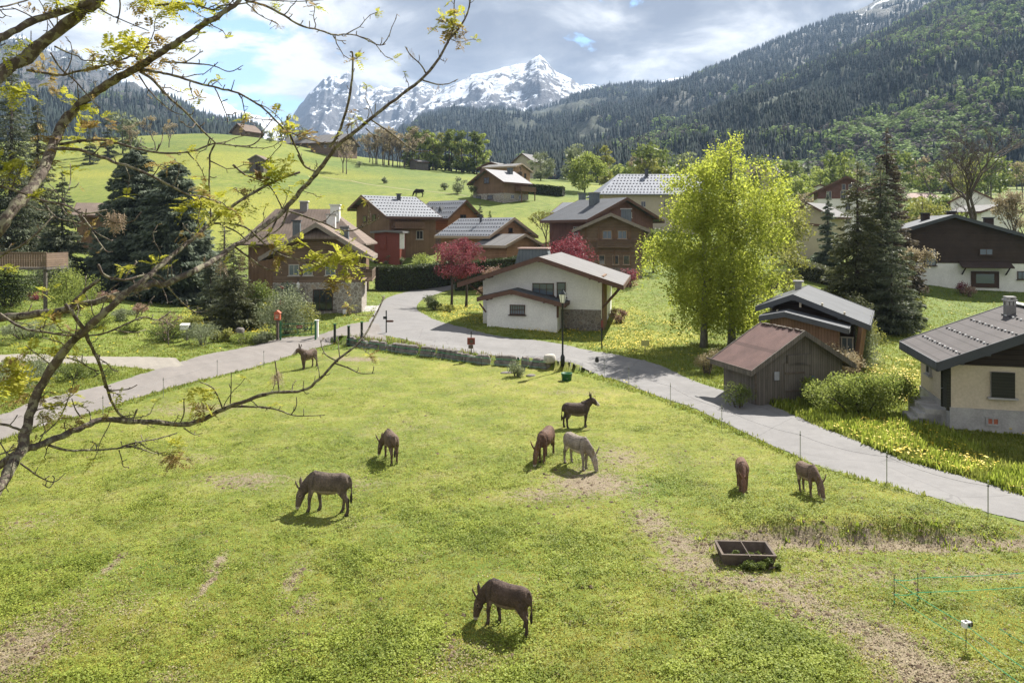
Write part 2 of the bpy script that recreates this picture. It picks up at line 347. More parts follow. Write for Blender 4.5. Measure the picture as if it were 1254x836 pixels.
# ------------------------------------------------------------------ houses
def house(name, label, cat, px, py, d, rot, w, l, eave, rise, wall='wbrown', roof='rsteel', base=None, base_h=0, trim='trim', ov=(1,.8,.8), rxo=0,
          th=.22, stops=0, stopm='stopd', gable=None, gable_z=None, sink=4, z=None, group=None, purlin=True, guards=None):
    """origin: middle of the front gable wall at ground; ridge runs along local +y; eave = height of wall top at the sides"""
    p = P(px, py, d); 
    if z is not None: p[2] = z
    e = empty(name, tuple(p), R(rot)); tag(e, label, cat, group)
    a, b = -w/2, w/2; xr = rxo
    sl = rise/max(b-xr, xr-a)
    zr = eave+rise; za = zr-sl*(xr-a); zb = zr-sl*(b-xr)
    m = MB()
    zw0 = base_h if base else -sink
    gz = gable_z if gable else None
    def prof(z0, ztop=None):
        if ztop is None: return [(a,0,z0),(b,0,z0),(b,0,zb),(xr,0,zr),(a,0,za)]
        return [(a,0,z0),(b,0,z0),(b,0,min(zb,ztop)),(a,0,min(za,ztop))]
    if gable:
        m.prism(prof(zw0, gz), (0,l,0)); m.build('wall', M[wall], e)
        k = MB()
        q = (zr-gz)/sl
        pts = [(max(a,xr-q),-.06,gz),(min(b,xr+q),-.06,gz)]
        if xr+q > b: pts.append((b,-.06,zb))
        pts.append((xr,-.06,zr))
        if xr-q < a: pts.append((a,-.06,za))
        k.prism(pts, (0,l+.12,0)); k.build('gable_cladding', M[gable], e)
    else:
        m.prism(prof(zw0), (0,l,0)); m.build('wall', M[wall], e)
    if base:
        MB().box(((a+b)/2, l/2, (base_h-sink)/2), (w+.1, l+.1, base_h+sink)).build('stone_base' if 'ston' in base else 'base_wall', M[base], e)
    fo, bo, so = ov
    r = MB(); y0, y1 = -fo, l+bo
    xa, xb = a-so, b+so; ea, eb = zr-sl*(xr-xa), zr-sl*(xb-xr); t = th
    g_ = .02
    r.add([(xa,y0,ea+g_),(xr,y0+0,zr+g_),(xr,y1,zr+g_),(xa,y1,ea+g_),(xa,y0,ea+t),(xr,y0,zr+t),(xr,y1,zr+t),(xa,y1,ea+t)],
          [(0,3,2,1),(4,5,6,7),(0,1,5,4),(2,3,7,6),(0,4,7,3)])
    r.add([(xb,y0,eb+g_),(xr,y0,zr+g_),(xr,y1,zr+g_),(xb,y1,eb+g_),(xb,y0,eb+t),(xr,y0,zr+t),(xr,y1,zr+t),(xb,y1,eb+t)],
          [(0,1,2,3),(4,7,6,5),(0,4,5,1),(2,6,7,3),(0,3,7,4)])
    ang = math.atan(sl)
    if stops:
        for sd in (-1, 1):
            L = (xr-xa) if sd < 0 else (xb-xr)
            nrow = max(1, int(L/stops)); 
            for i in range(nrow):
                x = xr+sd*(L*(i+.7)/nrow); zz = zr-sl*abs(x-xr)+t
                ny = int((y1-y0)/(stops*.55))
                for j in range(ny):
                    r.box((x, y0+(j+.5+.5*(i%2))*(y1-y0)/(ny+.5), zz+.05), (.09*stops, .22*stops, .12), 0, 1)
    for gx, gy, gn, gs in (guards or []):
        zz = zr-sl*abs(gx-xr)+t
        for j in range(gn):
            r.box((gx, gy+j*gs, zz+.04), (.06,.10,.06), 0, 1+j%2)
    ro = r.build('roof', [M[roof], M[stopm], M['stopw']], e)
    # barge boards and fascia, set proud of the roof slab
    k = MB(); bh = th+.16
    for y in (y0-.045, y1+.045):
        for xe, ze in ((xa-.03, ea-sl*.03), (xb+.03, eb-sl*.03)):
            k.prism([(xr,y-.03,zr+t+.03),(xr,y-.03,zr+t-bh),(xe,y-.03,ze+t-bh),(xe,y-.03,ze+t+.03)], (0,.06,0))
    k.box((xa-.05,(y0+y1)/2,ea+t-bh/2+.01),(.05,y1-y0,bh)); k.box((xb+.05,(y0+y1)/2,eb+t-bh/2+.01),(.05,y1-y0,bh))
    k.build('bargeboard', M[trim], e)
    if purlin and fo > .4:
        for x in (xr, (xr+xa*1.6)/2.6, (xr+xb*1.6)/2.6, a+.1, b-.1):
            z_ = zr-sl*abs(x-xr)-.13; k = MB()
            k.box((x, -fo/2-.03, z_), (.16, fo-.04, .2)); k.build('purlin', M[trim], e)
    e_info = dict(e=e, a=a, b=b, l=l, zr=zr, sl=sl, xr=xr, t=t, za=za, zb=zb)
    return e_info
def fpos(H, face, u, z, off):
    if face == 'F': return (u, -off, z), 0
    if face == 'L': return (H['a']-off, u, z), PI/2
    if face == 'R': return (H['b']+off, u, z), PI/2
def win(H, face, u, z, w, h, frame='frame', pane='glass', bars=1, shutters=None, name='window', off=.0, cross=0, sill=True):
    (x,y,zz), r = fpos(H, face, u, z, off+.05); e = H['e']
    f = MB(); q = .07
    def bx(du, dz, sw, sh, dp):
        if r: f.box((x, y+du, zz+dz), (dp, sw, sh))
        else: f.box((x+du, y, zz+dz), (sw, dp, sh))
    bx(0, h/2, w+.1, q, .12); bx(0, -h/2, w+.1, q, .12); bx(-w/2, 0, q, h-q, .12); bx(w/2, 0, q, h-q, .12)
    for i in range(bars): bx(-w/2+w*(i+1)/(bars+1), 0, .05, h-q, .10)
    if cross: bx(0, 0, w-q, .045, .09)
    if sill: bx(0, -h/2-.08, w+.3, .07, .26)
    o = f.build(name, M[frame], e)
    g_ = MB()
    g_.box((x, y, zz), (.06, w-q, h-q) if r else (w-q, .06, h-q)); g_.build('pane', M[pane], o)
    if shutters:
        for s in (-1, 1):
            k = MB(); du = s*(w/2+.28)
            k.box((x, y+du, zz) if r else (x+du, y, zz), (.07, .42, h) if r else (.42, .07, h)); k.build('shutter', M[shutters], e)
def door(H, face, u, w, h, z0=0, mat='framed', pane=None, off=0):
    (x,y,zz), r = fpos(H, face, u, z0+h/2, off+.05); k = MB()
    k.box((x,y,zz), (.12, w, h) if r else (w, .12, h))
    for s in (-1,1): k.box((x, y+s*(w/2+.05), zz) if r else (x+s*(w/2+.05), y, zz), (.2,.1,h+.1) if r else (.1,.2,h+.1))
    k.box((x,y,zz+h/2+.05), (.2,w+.2,.1) if r else (w+.2,.2,.1))
    o = k.build('door', M[mat], H['e'])
    q = MB(); 
    dy = -.09 if not r else 0
    if not r: q.tube([(x+w*.36,y-.07,zz-.1),(x+w*.36,y-.14,zz-.1),(x+w*.24,y-.14,zz-.1)],.018,6)
    else:
        s = -1 if face == 'L' else 1
        q.tube([(x+s*.07,y+w*.36,zz-.1),(x+s*.14,y+w*.36,zz-.1),(x+s*.14,y+w*.24,zz-.1)],.018,6)
    q.build('handle', M['steel'], o)
    if pane:
        p = MB(); 
        if r: p.box((x,y,zz+.15),(.16,w*.7,h*.6))
        else: p.box((x,y,zz+.15),(w*.7,.16,h*.6))
        p.build('pane', M[pane], o)
def chimney(H, u, y, w, dpt, top, mat='brick', cap='concrete', flare=0, holes=False):
    zb = H['zr']-H['sl']*abs(u-H['xr'])-.3; k = MB(); tw = w*(1-flare)
    k.add([(u-w/2,y-dpt/2,zb),(u+w/2,y-dpt/2,zb),(u+w/2,y+dpt/2,zb),(u-w/2,y+dpt/2,zb),(u-tw/2,y-dpt/2,top),(u+tw/2,y-dpt/2,top),(u+tw/2,y+dpt/2,top),(u-tw/2,y+dpt/2,top)],
          [(0,3,2,1),(4,5,6,7),(0,1,5,4),(1,2,6,5),(2,3,7,6),(3,0,4,7)])
    o = k.build('chimney', M[mat], H['e']); c = MB()
    if holes:
        for sx in (-1,0,1):
            for sy in (-1,1): c.box((u+sx*tw*.38, y+sy*dpt*.38, top+.09), (.1,.1,.18))
        c.box((u,y,top+.22),(tw+.1,dpt+.1,.08)); c.box((u,y,top+.35),(tw+.02,dpt+.02,.07))
        for sx in (-1,1): c.box((u+sx*tw*.38,y,top+.285),(.1,dpt*.8,.06))
    else: c.box((u,y,top+.05),(tw+.24,dpt+.24,.12))
    c.build('cap', M[cap], o)
def railing(H, x0, x1, y, z, dep, mat='wbrown', h=1.0, side=None, brackets=True):     # balcony on front (side None) or on 'R'/'L' wall
    e = H['e']; k = MB()
    def bx(c, s): k.box(c, s)
    if side is None:
        bx(((x0+x1)/2, y-dep/2, z), (x1-x0, dep, .14)); o = k.build('balcony', M[mat], e); k = MB()
        bx(((x0+x1)/2, y-dep+.04, z+h), (x1-x0, .1, .09)); bx(((x0+x1)/2, y-dep+.04, z+.2), (x1-x0-.1, .05, .07))
        n = int((x1-x0)/.16)
        for i in range(n+1): bx((x0+.03+i*(x1-x0-.06)/n, y-dep+.04, z+.07+(h-.08)/2), (.09, .03, h-.1))
        for x in (x0+.04, x1-.04): bx((x, y-dep/2, z+h), (.08, dep-.12, .08)); bx((x, y-dep/2, z+.55), (.05, dep-.14, .5))
        k.build('railing', M[mat], o)
    else:
        s = 1 if side == 'R' else -1; xx = (H['b'] if s > 0 else H['a'])
        bx((xx+s*dep/2, (x0+x1)/2, z), (dep, x1-x0, .14)); o = k.build('balcony', M[mat], e); k = MB()
        bx((xx+s*(dep-.04), (x0+x1)/2, z+h), (.1, x1-x0, .09)); n = int((x1-x0)/.16)
        for i in range(n+1): bx((xx+s*(dep-.04), x0+.03+i*(x1-x0-.06)/n, z+.07+(h-.08)/2), (.03, .09, h-.1))
        for y_ in (x0+.04, x1-.04): bx((xx+s*dep/2, y_, z+h), (dep-.12, .08, .08)); bx((xx+s*dep/2, y_, z+.55), (dep-.14, .05, .5))
        k.build('railing', M[mat], o)
def hip_house(name, label, cat, px, py, d, rot, w, l, eave, rise, hipl, hipr, wall, roof, ov=.9, sink=4, z=None, trim='trim', stops=0, group=None):
    """ridge along local x, the slope faces the camera (-y); hipl/hipr: ridge set-back at each end"""
    p = P(px, py, d)
    if z is not None: p[2] = z
    e = empty(name, tuple(p), R(rot)); tag(e, label, cat, group)
    k = MB(); k.box((0, w/2, (eave-sink)/2), (l, w, eave+sink))
    zr = eave+rise; zw = zr-.12
    A, B = -l/2, l/2
    k.add([(A,0,eave),(B,0,eave),(B,w,eave),(A,w,eave),(A+max(hipl,0),w/2,zw),(B-max(hipr,0),w/2,zw)], [(0,1,5,4),(1,2,5),(2,3,4,5),(3,0,4)])
    k.build('wall', M[wall], e)
    s = rise/(w/2); eo = eave-s*ov; r = MB(); t = .2
    V = [(A-ov,-ov,eo),(B+ov,-ov,eo),(B+ov,w+ov,eo),(A-ov,w+ov,eo),(A-ov*(hipl==0)+hipl,w/2,zr),(B+ov*(hipr==0)-hipr,w/2,zr)]
    r.add([(x,y,z_+t) for x,y,z_ in V]+[(x,y,z_+.02) for x,y,z_ in V], [(0,1,5,4),(1,2,5),(2,3,4,5),(3,0,4),(6,10,11,7),(7,11,8),(8,11,10,9),(9,10,6),(0,6,7,1),(1,7,8,2),(2,8,9,3),(3,9,6,0)])
    if stops:
        nrow = int((w/2+ov)/stops)
        for i in range(nrow):
            q = (i+.5)/nrow; y = -ov+(w/2+ov)*q; zz = eo+t+(zr-eo)*q
            xa_ = (A-ov)+(hipl+ov)*q*(hipl>0)+.4; xb_ = (B+ov)-(hipr+ov)*q*(hipr>0)-.4; n = int((xb_-xa_)/(stops*.6))
            for j in range(n): r.box((xa_+(j+.5*(i%2)+.3)*(xb_-xa_)/n, y, zz+.05), (.25*stops, .1*stops, .14), 0, 1)
    r.build('roof', [M[roof], M['stopd']], e)
    return dict(e=e, a=A, b=B, l=w, zr=zr, sl=s, xr=0, t=t, za=eave, zb=eave)
# ------------------------------------------------------------------ foliage tools
def unit(a): return a/(np.linalg.norm(a, axis=-1, keepdims=True)+1e-9)
def quads(c, s, asp=.6, axis=None, jit=1.0):     # leaf quads (pointed) at centres c, size s; axis = preferred long axis
    n = len(c); s = np.broadcast_to(s, (n,))[:,None]
    a = unit(rng.normal(size=(n,3))) if axis is None else unit(axis+jit*.35*rng.normal(size=(n,3)))
    b = unit(np.cross(a, rng.normal(size=(n,3)))); h = s*asp*.5
    V = np.stack([c-a*s*.5, c+b*h, c+a*s*.5, c-b*h], 1).reshape(-1,3)
    return V, np.arange(4*n).reshape(n,4)
def inell(n):                                    # points in the unit ball
    v = unit(rng.normal(size=(n,3))); return v*(rng.random((n,1))**(1/3))
def clump_cloud(cent, rad, n, flat=.75):         # n points spread over clumps, denser towards each clump's shell
    k = len(cent); w = rad**2.2; idx = rng.choice(k, n, p=w/w.sum())
    v = unit(rng.normal(size=(n,3)))*(rng.random((n,1))**.5)*np.array([1,1,flat])
    return cent[idx]+v*rad[idx][:,None]
def crown_points(h, cw, z0, prof, K, rc):
    t = rng.random(K*3); keep = rng.random(K*3) < np.maximum(.25, prof(t)); t = t[keep][:K]
    a = rng.random(len(t))*2*PI; q = rng.random(len(t))**.6
    r = cw/2*prof(t)*q
    c = np.stack([r*np.cos(a), r*np.sin(a), z0+(h-z0)*t], 1)
    return c, rc*(.6+.8*rng.random(len(t)))
PROF = dict(round=lambda t: np.sqrt(np.clip(1-(2*t-1)**2, 0.03, 1)), ovate=lambda t: np.clip(1.35*np.sqrt(np.clip(t+.12,0,1))*(1-t)**.62+.12, 0, 1), 
            column=lambda t: np.clip(.75+.25*np.sin(PI*t), 0, 1)*np.clip((1-t)*4, .15, 1), vase=lambda t: np.clip(.3+.9*t, 0, 1)*np.clip((1-t)*5+.5, 0, 1))
def limbs(mb, h, th, cent, n, r0, lean=0, seg=5):
    pts = [(lean*(max(t,0)**1.5)+.06*math.sin(5*t), .05*math.cos(4*t), h*t) for t in np.linspace(-.04, 1, 9)]
    mb.tube(pts, [r0*(1.25 if i == 0 else 1)*(1-.9*i/8)**.8+.01 for i in range(9)], 8)
    for i in rng.choice(len(cent), min(n, len(cent)), replace=False):
        c = cent[i]; zb = max(th*.75, min(h*.9, c[2]-.35*math.hypot(c[0], c[1])-.3)); t = zb/h
        b = np.array([lean*max(t,0)**1.5+.06*math.sin(5*t), .05*math.cos(4*t), zb]); mid = (b+c)/2+np.array([0,0,-.1*np.linalg.norm(c-b)])+rng.normal(size=3)*.05*np.linalg.norm(c-b)
        r = r0*(1-.85*t)*.42; mb.tube([b, (b+mid)/2+rng.normal(size=3)*.04, mid, c], [r, r*.75, r*.5, r*.15], 5, cap=False)
def tree(name, label, pos, h, cw, prof='round', th=.25, nleaf=2500, ls=.35, K=40, rc=.9, leafm=None, bark=None, cat='tree', group=None, nl=14, r0=None, hang=0, asp=.6, trunks=((0,0),), flat=.75):
    e = empty(name, tuple(pos)); tag(e, label, cat, group)
    cent, rad = crown_points(h*.97, cw, h*th, PROF[prof], K, rc)
    for tx, ty in trunks:
        mb = MB(); limbs(mb, h*.93, h*th, cent-np.array([tx,ty,0]), nl, r0 or h*.018, 0)
        o = mb.build('trunk', bark, e, True); o.location = (tx, ty, 0)
    pts = clump_cloud(cent, rad, nleaf, flat)
    if hang:
        k = 9; st = pts[:nleaf//k]; L = hang*(.4+rng.random(len(st))); q = np.linspace(0, 1, k)
        pts = (st[:,None,:]-np.array([0,0,1.])*L[:,None,None]*q[None,:,None]+rng.normal(size=(len(st),k,3))*.09).reshape(-1,3)
    pts = pts[pts[:,2] > h*th*.45]
    V, Fq = quads(pts, ls*(.6+.8*rng.random(len(pts))), asp)
    npmesh('crown', V, Fq, leafm, e)
    return e
def conifer(name, label, pos, h, cw, leafm, bark, n=6000, z0=.06, ls=.4, droop=.35, cat='tree', group=None, power=.9, whorl=None, gaps=.15):
    e = empty(name, tuple(pos), random.random()*6); tag(e, label, cat, group)
    mb = MB(); mb.tube([(0,0,-.5),(0,0,h*.4),(.03,0,h*.99)], [h*.017, h*.012, .01], 8)
    nb = int(h*15 if whorl is None else whorl); n = int(n*1.5); ls = ls*1.2
    zt = np.sort(rng.random(nb)**1.15)*(1-z0)+z0
    ang = rng.random(nb)*2*PI; Lb = cw/2*(1-zt)**power*(.72+.4*rng.random(nb))+.12
    m = max(6, n//nb); P_ = []; A_ = []; Ss = []
    for z, a, L in zip(zt, ang, Lb):
        mm = max(4, int(m*(L/(cw/2))*1.6)); t = rng.random(mm)**.7
        w = L*.20*(1-t)+.06*L; lat = rng.normal(size=mm)*w; dz = -droop*L*t**1.3+(.18*L*t**3)-np.abs(rng.normal(size=mm))*.10*L*(1-t*.5)
        ca, sa = math.cos(a), math.sin(a)
        P_.append(np.stack([ca*L*t-sa*lat, sa*L*t+ca*lat, z*h+dz], 1)); A_.append(np.stack([ca*np.ones(mm)-sa*lat*1.2/L, sa*np.ones(mm)+ca*lat*1.2/L, -.45*np.ones(mm)], 1))
        Ss.append(ls*(.6+.7*rng.random(mm))*(.55+.45*(1-z)))
        if z < .85: mb.tube([(0,0,z*h),(ca*L*.5,sa*L*.5,z*h-droop*L*.3),(ca*L*.92,sa*L*.92,z*h-droop*L*.8)], [.012*h*.16, .02, .008], 3, cap=False)
    top = np.stack([rng.normal(size=30)*.06, rng.normal(size=30)*.06, h*(.96+.06*rng.random(30))], 1)
    P_.append(top); A_.append(np.tile([0,0,1.], (30,1))); Ss.append(np.full(30, ls*.5))
    mb.build('trunk', bark, e, True)
    V, Fq = quads(np.vstack(P_), np.concatenate(Ss), .32, np.vstack(A_), 1.1)
    npmesh('crown', V, Fq, leafm, e); return e
def bare_tree(name, label, pos, h, cw, bark, depth=5, cat='tree', group=None, r0=None, seed=1, leafm=None, nleaf=0, ls=.12, spread=.5, ntr=1):
    e = empty(name, tuple(pos)); tag(e, label, cat, group); rr = random.Random(seed); mb = MB(); tips = []; tw = mb
    r0 = r0 or h*.016
    def grow(p, d, L, r, k):
        q = p+d*L*.5+np.array([rr.gauss(0,.05)*L for _ in range(3)]); e_ = p+d*L
        (mb if k > 2 else tw).tube([p, q, e_], [r, r*.85, r*.7], 6 if k > 3 else 3, cap=False)
        if k == 0: tips.append(e_); tips.append(q); return
        n = rr.choice((2,3,3)) if k > 1 else 3
        for i in range(n):
            a = rr.random()*2*PI; s = spread*(.5+rr.random()*.8)*(1 if k < depth else .75)
            v = np.array([math.cos(a)*s, math.sin(a)*s, rr.uniform(-.15,.35)*.6])
            nd = unit(d+v+np.array([0,0,.12])); nd[0:2] *= min(1.3, cw/h*1.35); nd = unit(nd)
            grow(e_, nd, L*rr.uniform(.62,.84), r*(.62 if n == 3 else .68), k-1)
        if k > 1 and rr.random() < .6:
            a = rr.random()*2*PI; grow(q, unit(d+np.array([math.cos(a),math.sin(a),.1])*.9), L*.5, r*.35, max(0,k-2))
    L0 = h*.26
    for i in range(ntr):
        grow(np.array([0.,0,-.3])+(np.array([rr.uniform(-.3,.3), rr.uniform(-.3,.3), 0]) if ntr > 1 else 0), unit(np.array([rr.uniform(-.05,.05)+(.25*(i-.5*(ntr-1))), 0, 1.])), L0, r0, depth)
    mb.build('trunk', bark, e, True)
    if nleaf:
        T = np.array(tips); c = T[rng.integers(0, len(T), nleaf)]+rng.normal(size=(nleaf,3))*h*.02
        V, Fq = quads(c, ls*(.6+.8*rng.random(nleaf)), .7); npmesh('crown', V, Fq, leafm, e)
    return e
def bush(name, label, pos, w, h, leafm, n=1800, ls=.16, dep=None, K=14, cat='bush', group=None, bark=None, flat=.8):
    e = empty(name, tuple(pos)); tag(e, label, cat, group); dep = dep or w
    c = inell(K)*np.array([w/2*.72, dep/2*.72, h*.36])+np.array([0,0,h*.46]); c[:,2] = np.maximum(c[:,2], h*.12)
    rad = min(w, h*1.2, dep)*.26*(.7+.6*rng.random(K))
    p = clump_cloud(c, rad, n, flat); p = p[p[:,2] > -.1]
    V, Fq = quads(p, ls*(.6+.8*rng.random(len(p))), .65); npmesh('foliage', V, Fq, leafm, e)
    mb = MB()
    for i in range(7):
        q = c[i % K]; mb.tube([(q[0]*.15,q[1]*.15,-.3), (q[0]*.6,q[1]*.6,q[2]*.6), tuple(q)], [.03+.012*h, .02+.006*h, .008], 4, cap=False)
    mb.build('stems', bark or MV['bark'], e); return e
def hedge(name, label, p0, p1, wd, h, leafm, n=5000, ls=.14, cat='hedge', follow=True):
    p0 = np.array(p0[:2]); p1 = np.array(p1[:2]); L = np.hypot(*(p1-p0)); a = math.atan2(*(p1-p0)[::-1])
    c = (p0+p1)/2; e = empty(name, (c[0], c[1], 0), a); tag(e, label, cat)
    k = max(2, int(L/1.5)); xs = np.linspace(-L/2, L/2, k+1)
    gz = np.array([hz(c[0]+x*math.cos(a), c[1]+x*math.sin(a)) for x in xs]); q = MB()
    for i in range(k):
        x0, x1, z0, z1 = xs[i], xs[i+1], gz[i], gz[i+1]; W = wd/2-.1; H = h-.12
        q.add([(x0,-W,z0-.3),(x1,-W,z1-.3),(x1,W,z1-.3),(x0,W,z0-.3),(x0,-W,z0+H),(x1,-W,z1+H),(x1,W,z1+H),(x0,W,z0+H)], [(4,5,6,7),(0,1,5,4),(2,3,7,6)]+([(0,4,7,3)] if i == 0 else [])+([(1,2,6,5)] if i == k-1 else []))
    q.build('stems', MV['hedgecore'], e)
    x = (rng.random(n)-.5)*(L+.2); u = rng.random(n)*(2*h+wd); gx = np.interp(x, xs, gz)
    y = np.where(u < h, -wd/2, np.where(u < h+wd, u-h-wd/2, wd/2)); z = np.where(u < h, u, np.where(u < h+wd, h, 2*h+wd-u))
    bul = (fbm(x*.9+3, z*.9+y, 2)-.5)*.3
    pt = np.stack([x, y*(1+bul), gx+z*(1+bul*.4)], 1)+rng.normal(size=(n,3))*.06
    V, Fq = quads(pt, ls*(.6+.8*rng.random(n)), .7); npmesh('foliage', V, Fq, leafm, e); return e

MV = dict(bark=m_bark('grey brown bark', (.10,.08,.065)), bark_birch=m_bark('grey birch bark', (.16,.15,.13)), bark_dark=m_bark('dark bark', (.06,.045,.04)),
 bark_lichen=m_bark('lichen covered bark', (.085,.066,.054), 12, (.19,.175,.12)), hedgecore=m_plain('inner hedge twigs', (.03,.03,.015), .3, 4, 1, 0),
 birch=m_leaf('fresh birch leaves', [(.22,.27,.035),(.38,.42,.055),(.55,.55,.12),(.32,.38,.05)], .68),
 green=m_leaf('mid green leaves', [(.085,.12,.025),(.13,.17,.04),(.19,.22,.06)], .45), bright=m_leaf('bright green leaves', [(.15,.20,.035),(.23,.28,.06),(.33,.36,.10)], .55),
 yellowg=m_leaf('yellow green leaves', [(.17,.19,.04),(.25,.26,.06),(.34,.33,.09)], .4), dark=m_leaf('dark needles', [(.06,.075,.045),(.10,.12,.068),(.17,.185,.11)], .4),
 spruce=m_leaf('grey green spruce needles', [(.085,.115,.08),(.145,.18,.125),(.24,.27,.19)], .42), brown=m_leaf('brownish spruce needles', [(.08,.06,.045),(.12,.095,.065),(.16,.135,.09)], .3),
 olive=m_leaf('olive green needles', [(.065,.078,.034),(.11,.12,.055),(.17,.17,.085)], .35),
 maroon=m_leaf('maroon leaves', [(.12,.022,.035),(.20,.045,.06),(.30,.09,.10)], .45), crimson=m_leaf('crimson leaves', [(.12,.018,.03),(.20,.035,.05),(.30,.08,.09)], .35),
 blossom=m_leaf('beige blossom and young leaves', [(.22,.18,.09),(.34,.27,.17),(.42,.36,.24)], .35), pinkb=m_leaf('pinkish blossom', [(.30,.18,.15),(.42,.28,.23),(.20,.15,.07)], .35),
 pale=m_leaf('pale sage leaves', [(.13,.16,.08),(.20,.23,.12),(.29,.31,.18)], .35), hedge=m_leaf('clipped hedge leaves', [(.035,.05,.015),(.06,.085,.025),(.09,.11,.035)], .25),
 straw=m_leaf('dry straw', [(.22,.17,.08),(.32,.26,.13),(.40,.34,.2)], .3),
)

# ------------------------------------------------------------------ donkeys
def loft(mb, st, n=14):                          # st: (x,y,z,rw,rh): elliptical rings, wide axis horizontal
    A = np.array(st, float); pts = A[:,:3]; T = unit(np.gradient(pts, axis=0)); V = []
    side = None
    for i in range(len(A)):
        up = np.array([0,0,1.]) if abs(T[i][2]) < .95 else np.array([1.,0,0])
        sd = unit(np.cross(up, T[i]))
        if abs(T[i][2]) >= .95: sd = np.array([0,1.,0])
        if side is not None and sd@side < 0: sd = -sd
        side = sd; u = unit(np.cross(T[i], sd))
        for j in range(n):
            t = 2*PI*j/n; V.append(pts[i]+sd*A[i,3]*math.cos(t)+u*A[i,4]*math.sin(t))
    k = len(A); Fs = [(i*n+j, i*n+(j+1)%n, (i+1)*n+(j+1)%n, (i+1)*n+j) for i in range(k-1) for j in range(n)]
    mb.add(V, Fs+[tuple(range(n))[::-1], tuple(range((k-1)*n, k*n))])
def m_coat(name):
    t = NT(name); a = t.n('ShaderNodeAttribute', _attribute_name='Col'); n = t.noise(t.co('Object', (1,1,1)), 22, 5, .7); n2 = t.noise(t.co(), 4, 3)
    c = t.mix(1, a.outputs['Color'], t.ramp(n, [(.3,(.55,.55,.55)),(.7,(1.4,1.35,1.3))]), 'MULTIPLY'); c = t.mix(1, c, t.ramp(n2, [(.3,(.75,.75,.75)),(.7,(1.25,1.22,1.2))]), 'MULTIPLY')
    t.col(c, .8); t.bump(n, .6, .03); return t.m
COAT = m_coat('shaggy coat')
def animal(name, label, pos, head_deg, col, graze=True, yaw=0, sc=1.05, stag=0, belly=1.9, legc=.9, muzz=(.42,.38,.33), cat='donkey', group='donkeys in the paddock', horse=False, mane=.45, roll=0, bend=0):
    mb = MB(); sg = stag
    loft(mb, [(-.66,0,.93,.04,.07),(-.62,0,.91,.14,.18),(-.48,0,.88,.20,.25),(-.25,0,.83,.225,.275),(0,0,.79,.245,.30),(.2,0,.80,.235,.305),(.38,0,.84,.20,.285),(.50,0,.85,.14,.22),(.58,0,.84,.05,.09)], 18)
    if graze: nk = [(.30,.93,.14,.24),(.46,.86,.12,.215),(.60,.74,.10,.18),(.72,.60,.09,.15),(.79,.50,.085,.125)]; hd = [(.76,.60,.06,.05),(.79,.53,.092,.115),(.825,.40,.10,.135),(.87,.25,.074,.10),(.90,.12,.066,.08),(.91,.05,.052,.058),(.912,.015,.025,.025)]; er = [(.80,.06,.57,.036),(.85,.10,.68,.048),(.885,.14,.79,.046),(.90,.17,.90,.015)]
    else: nk = [(.28,.94,.14,.23),(.42,1.00,.12,.21),(.55,1.10,.10,.17),(.64,1.20,.09,.13)]; hd = [(.60,1.28,.05,.05),(.64,1.25,.09,.11),(.73,1.18,.098,.13),(.86,1.07,.072,.098),(.95,1.0,.064,.076),(1.0,.965,.05,.056),(1.01,.95,.025,.025)]; er = [(.61,.06,1.30,.034),(.59,.10,1.41,.046),(.58,.13,1.50,.04),(.58,.15,1.58,.014)]
    cy, sy = math.cos(R(yaw)), math.sin(R(yaw))
    def yw(x, y=0):
        k = min(1, max(0, (x-.3)/.45)); a = R(yaw)*k; dx = x-.3; return .3+dx*math.cos(a)-y*math.sin(a), dx*math.sin(a)+y*math.cos(a)
    L = [(*yw(x), z, a, b) for x, z, a, b in nk]; loft(mb, L, 14)
    loft(mb, [(*yw(x), z, a, b) for x, z, a, b in hd], 12)
    for s in (-1, 1):
        k = 1 if not horse else .45
        pts = [(*yw(x, s*(.05+(y-.05)*k)), er[0][2]+(z-er[0][2])*k, r*1.15, r*.6) for x, y, z, r in er]; loft(mb, pts, 8)
        f = sg*(.10 if s > 0 else -.09); h_ = -sg*(.09 if s > 0 else -.10)
        loft(mb, [(.40,s*.10,.90,.07,.13),(.40+f*.2,s*.115,.72,.078,.115),(.40+f*.5,s*.115,.56,.062,.078),(.41+f*.8,s*.11,.40,.054,.06),(.41+f*.85,s*.11,.34,.052,.056),(.40+f,s*.11,.20,.038,.042),(.40+f,s*.11,.115,.045,.05),(.42+f,s*.11,.06,.044,.05),(.43+f,s*.11,.03,.054,.062),(.435+f,s*.11,.0,.056,.066)], 10)
        loft(mb, [(-.44,s*.09,.92,.10,.17),(-.43+h_*.2,s*.11,.76,.105,.185),(-.42+h_*.3,s*.115,.64,.085,.14),(-.48+h_*.6,s*.115,.50,.06,.085),(-.54+h_*.8,s*.11,.41,.049,.066),(-.53+h_*.9,s*.11,.33,.042,.05),(-.525+h_,s*.11,.20,.038,.042),(-.52+h_,s*.11,.115,.045,.05),(-.50+h_,s*.11,.06,.044,.05),(-.485+h_,s*.11,.03,.054,.062),(-.48+h_,s*.11,.0,.056,.066)], 10)
    loft(mb, [(-.62,0,1.04,.03,.03),(-.68,.0,.96,.028,.028),(-.705,.01,.80,.022,.022),(-.70,.02,.62,.022,.022),(-.695,.02,.5,.035,.035),(-.69,.02,.38,.035,.035),(-.685,.02,.30,.012,.012)], 8)
    # mane ridge
    mz = [(*yw(x), z+b*(.72 if i == 0 else .90), .024, (.02,.035,.05,.055,.05)[i]) for i, (x, z, a, b) in enumerate(nk)]; loft(mb, mz, 8)
    me = bpy.data.meshes.new('tmp'); me.from_pydata(mb.v, [], mb.f); me.update()
    o = bpy.data.objects.new('tmp', me); C.objects.link(o)
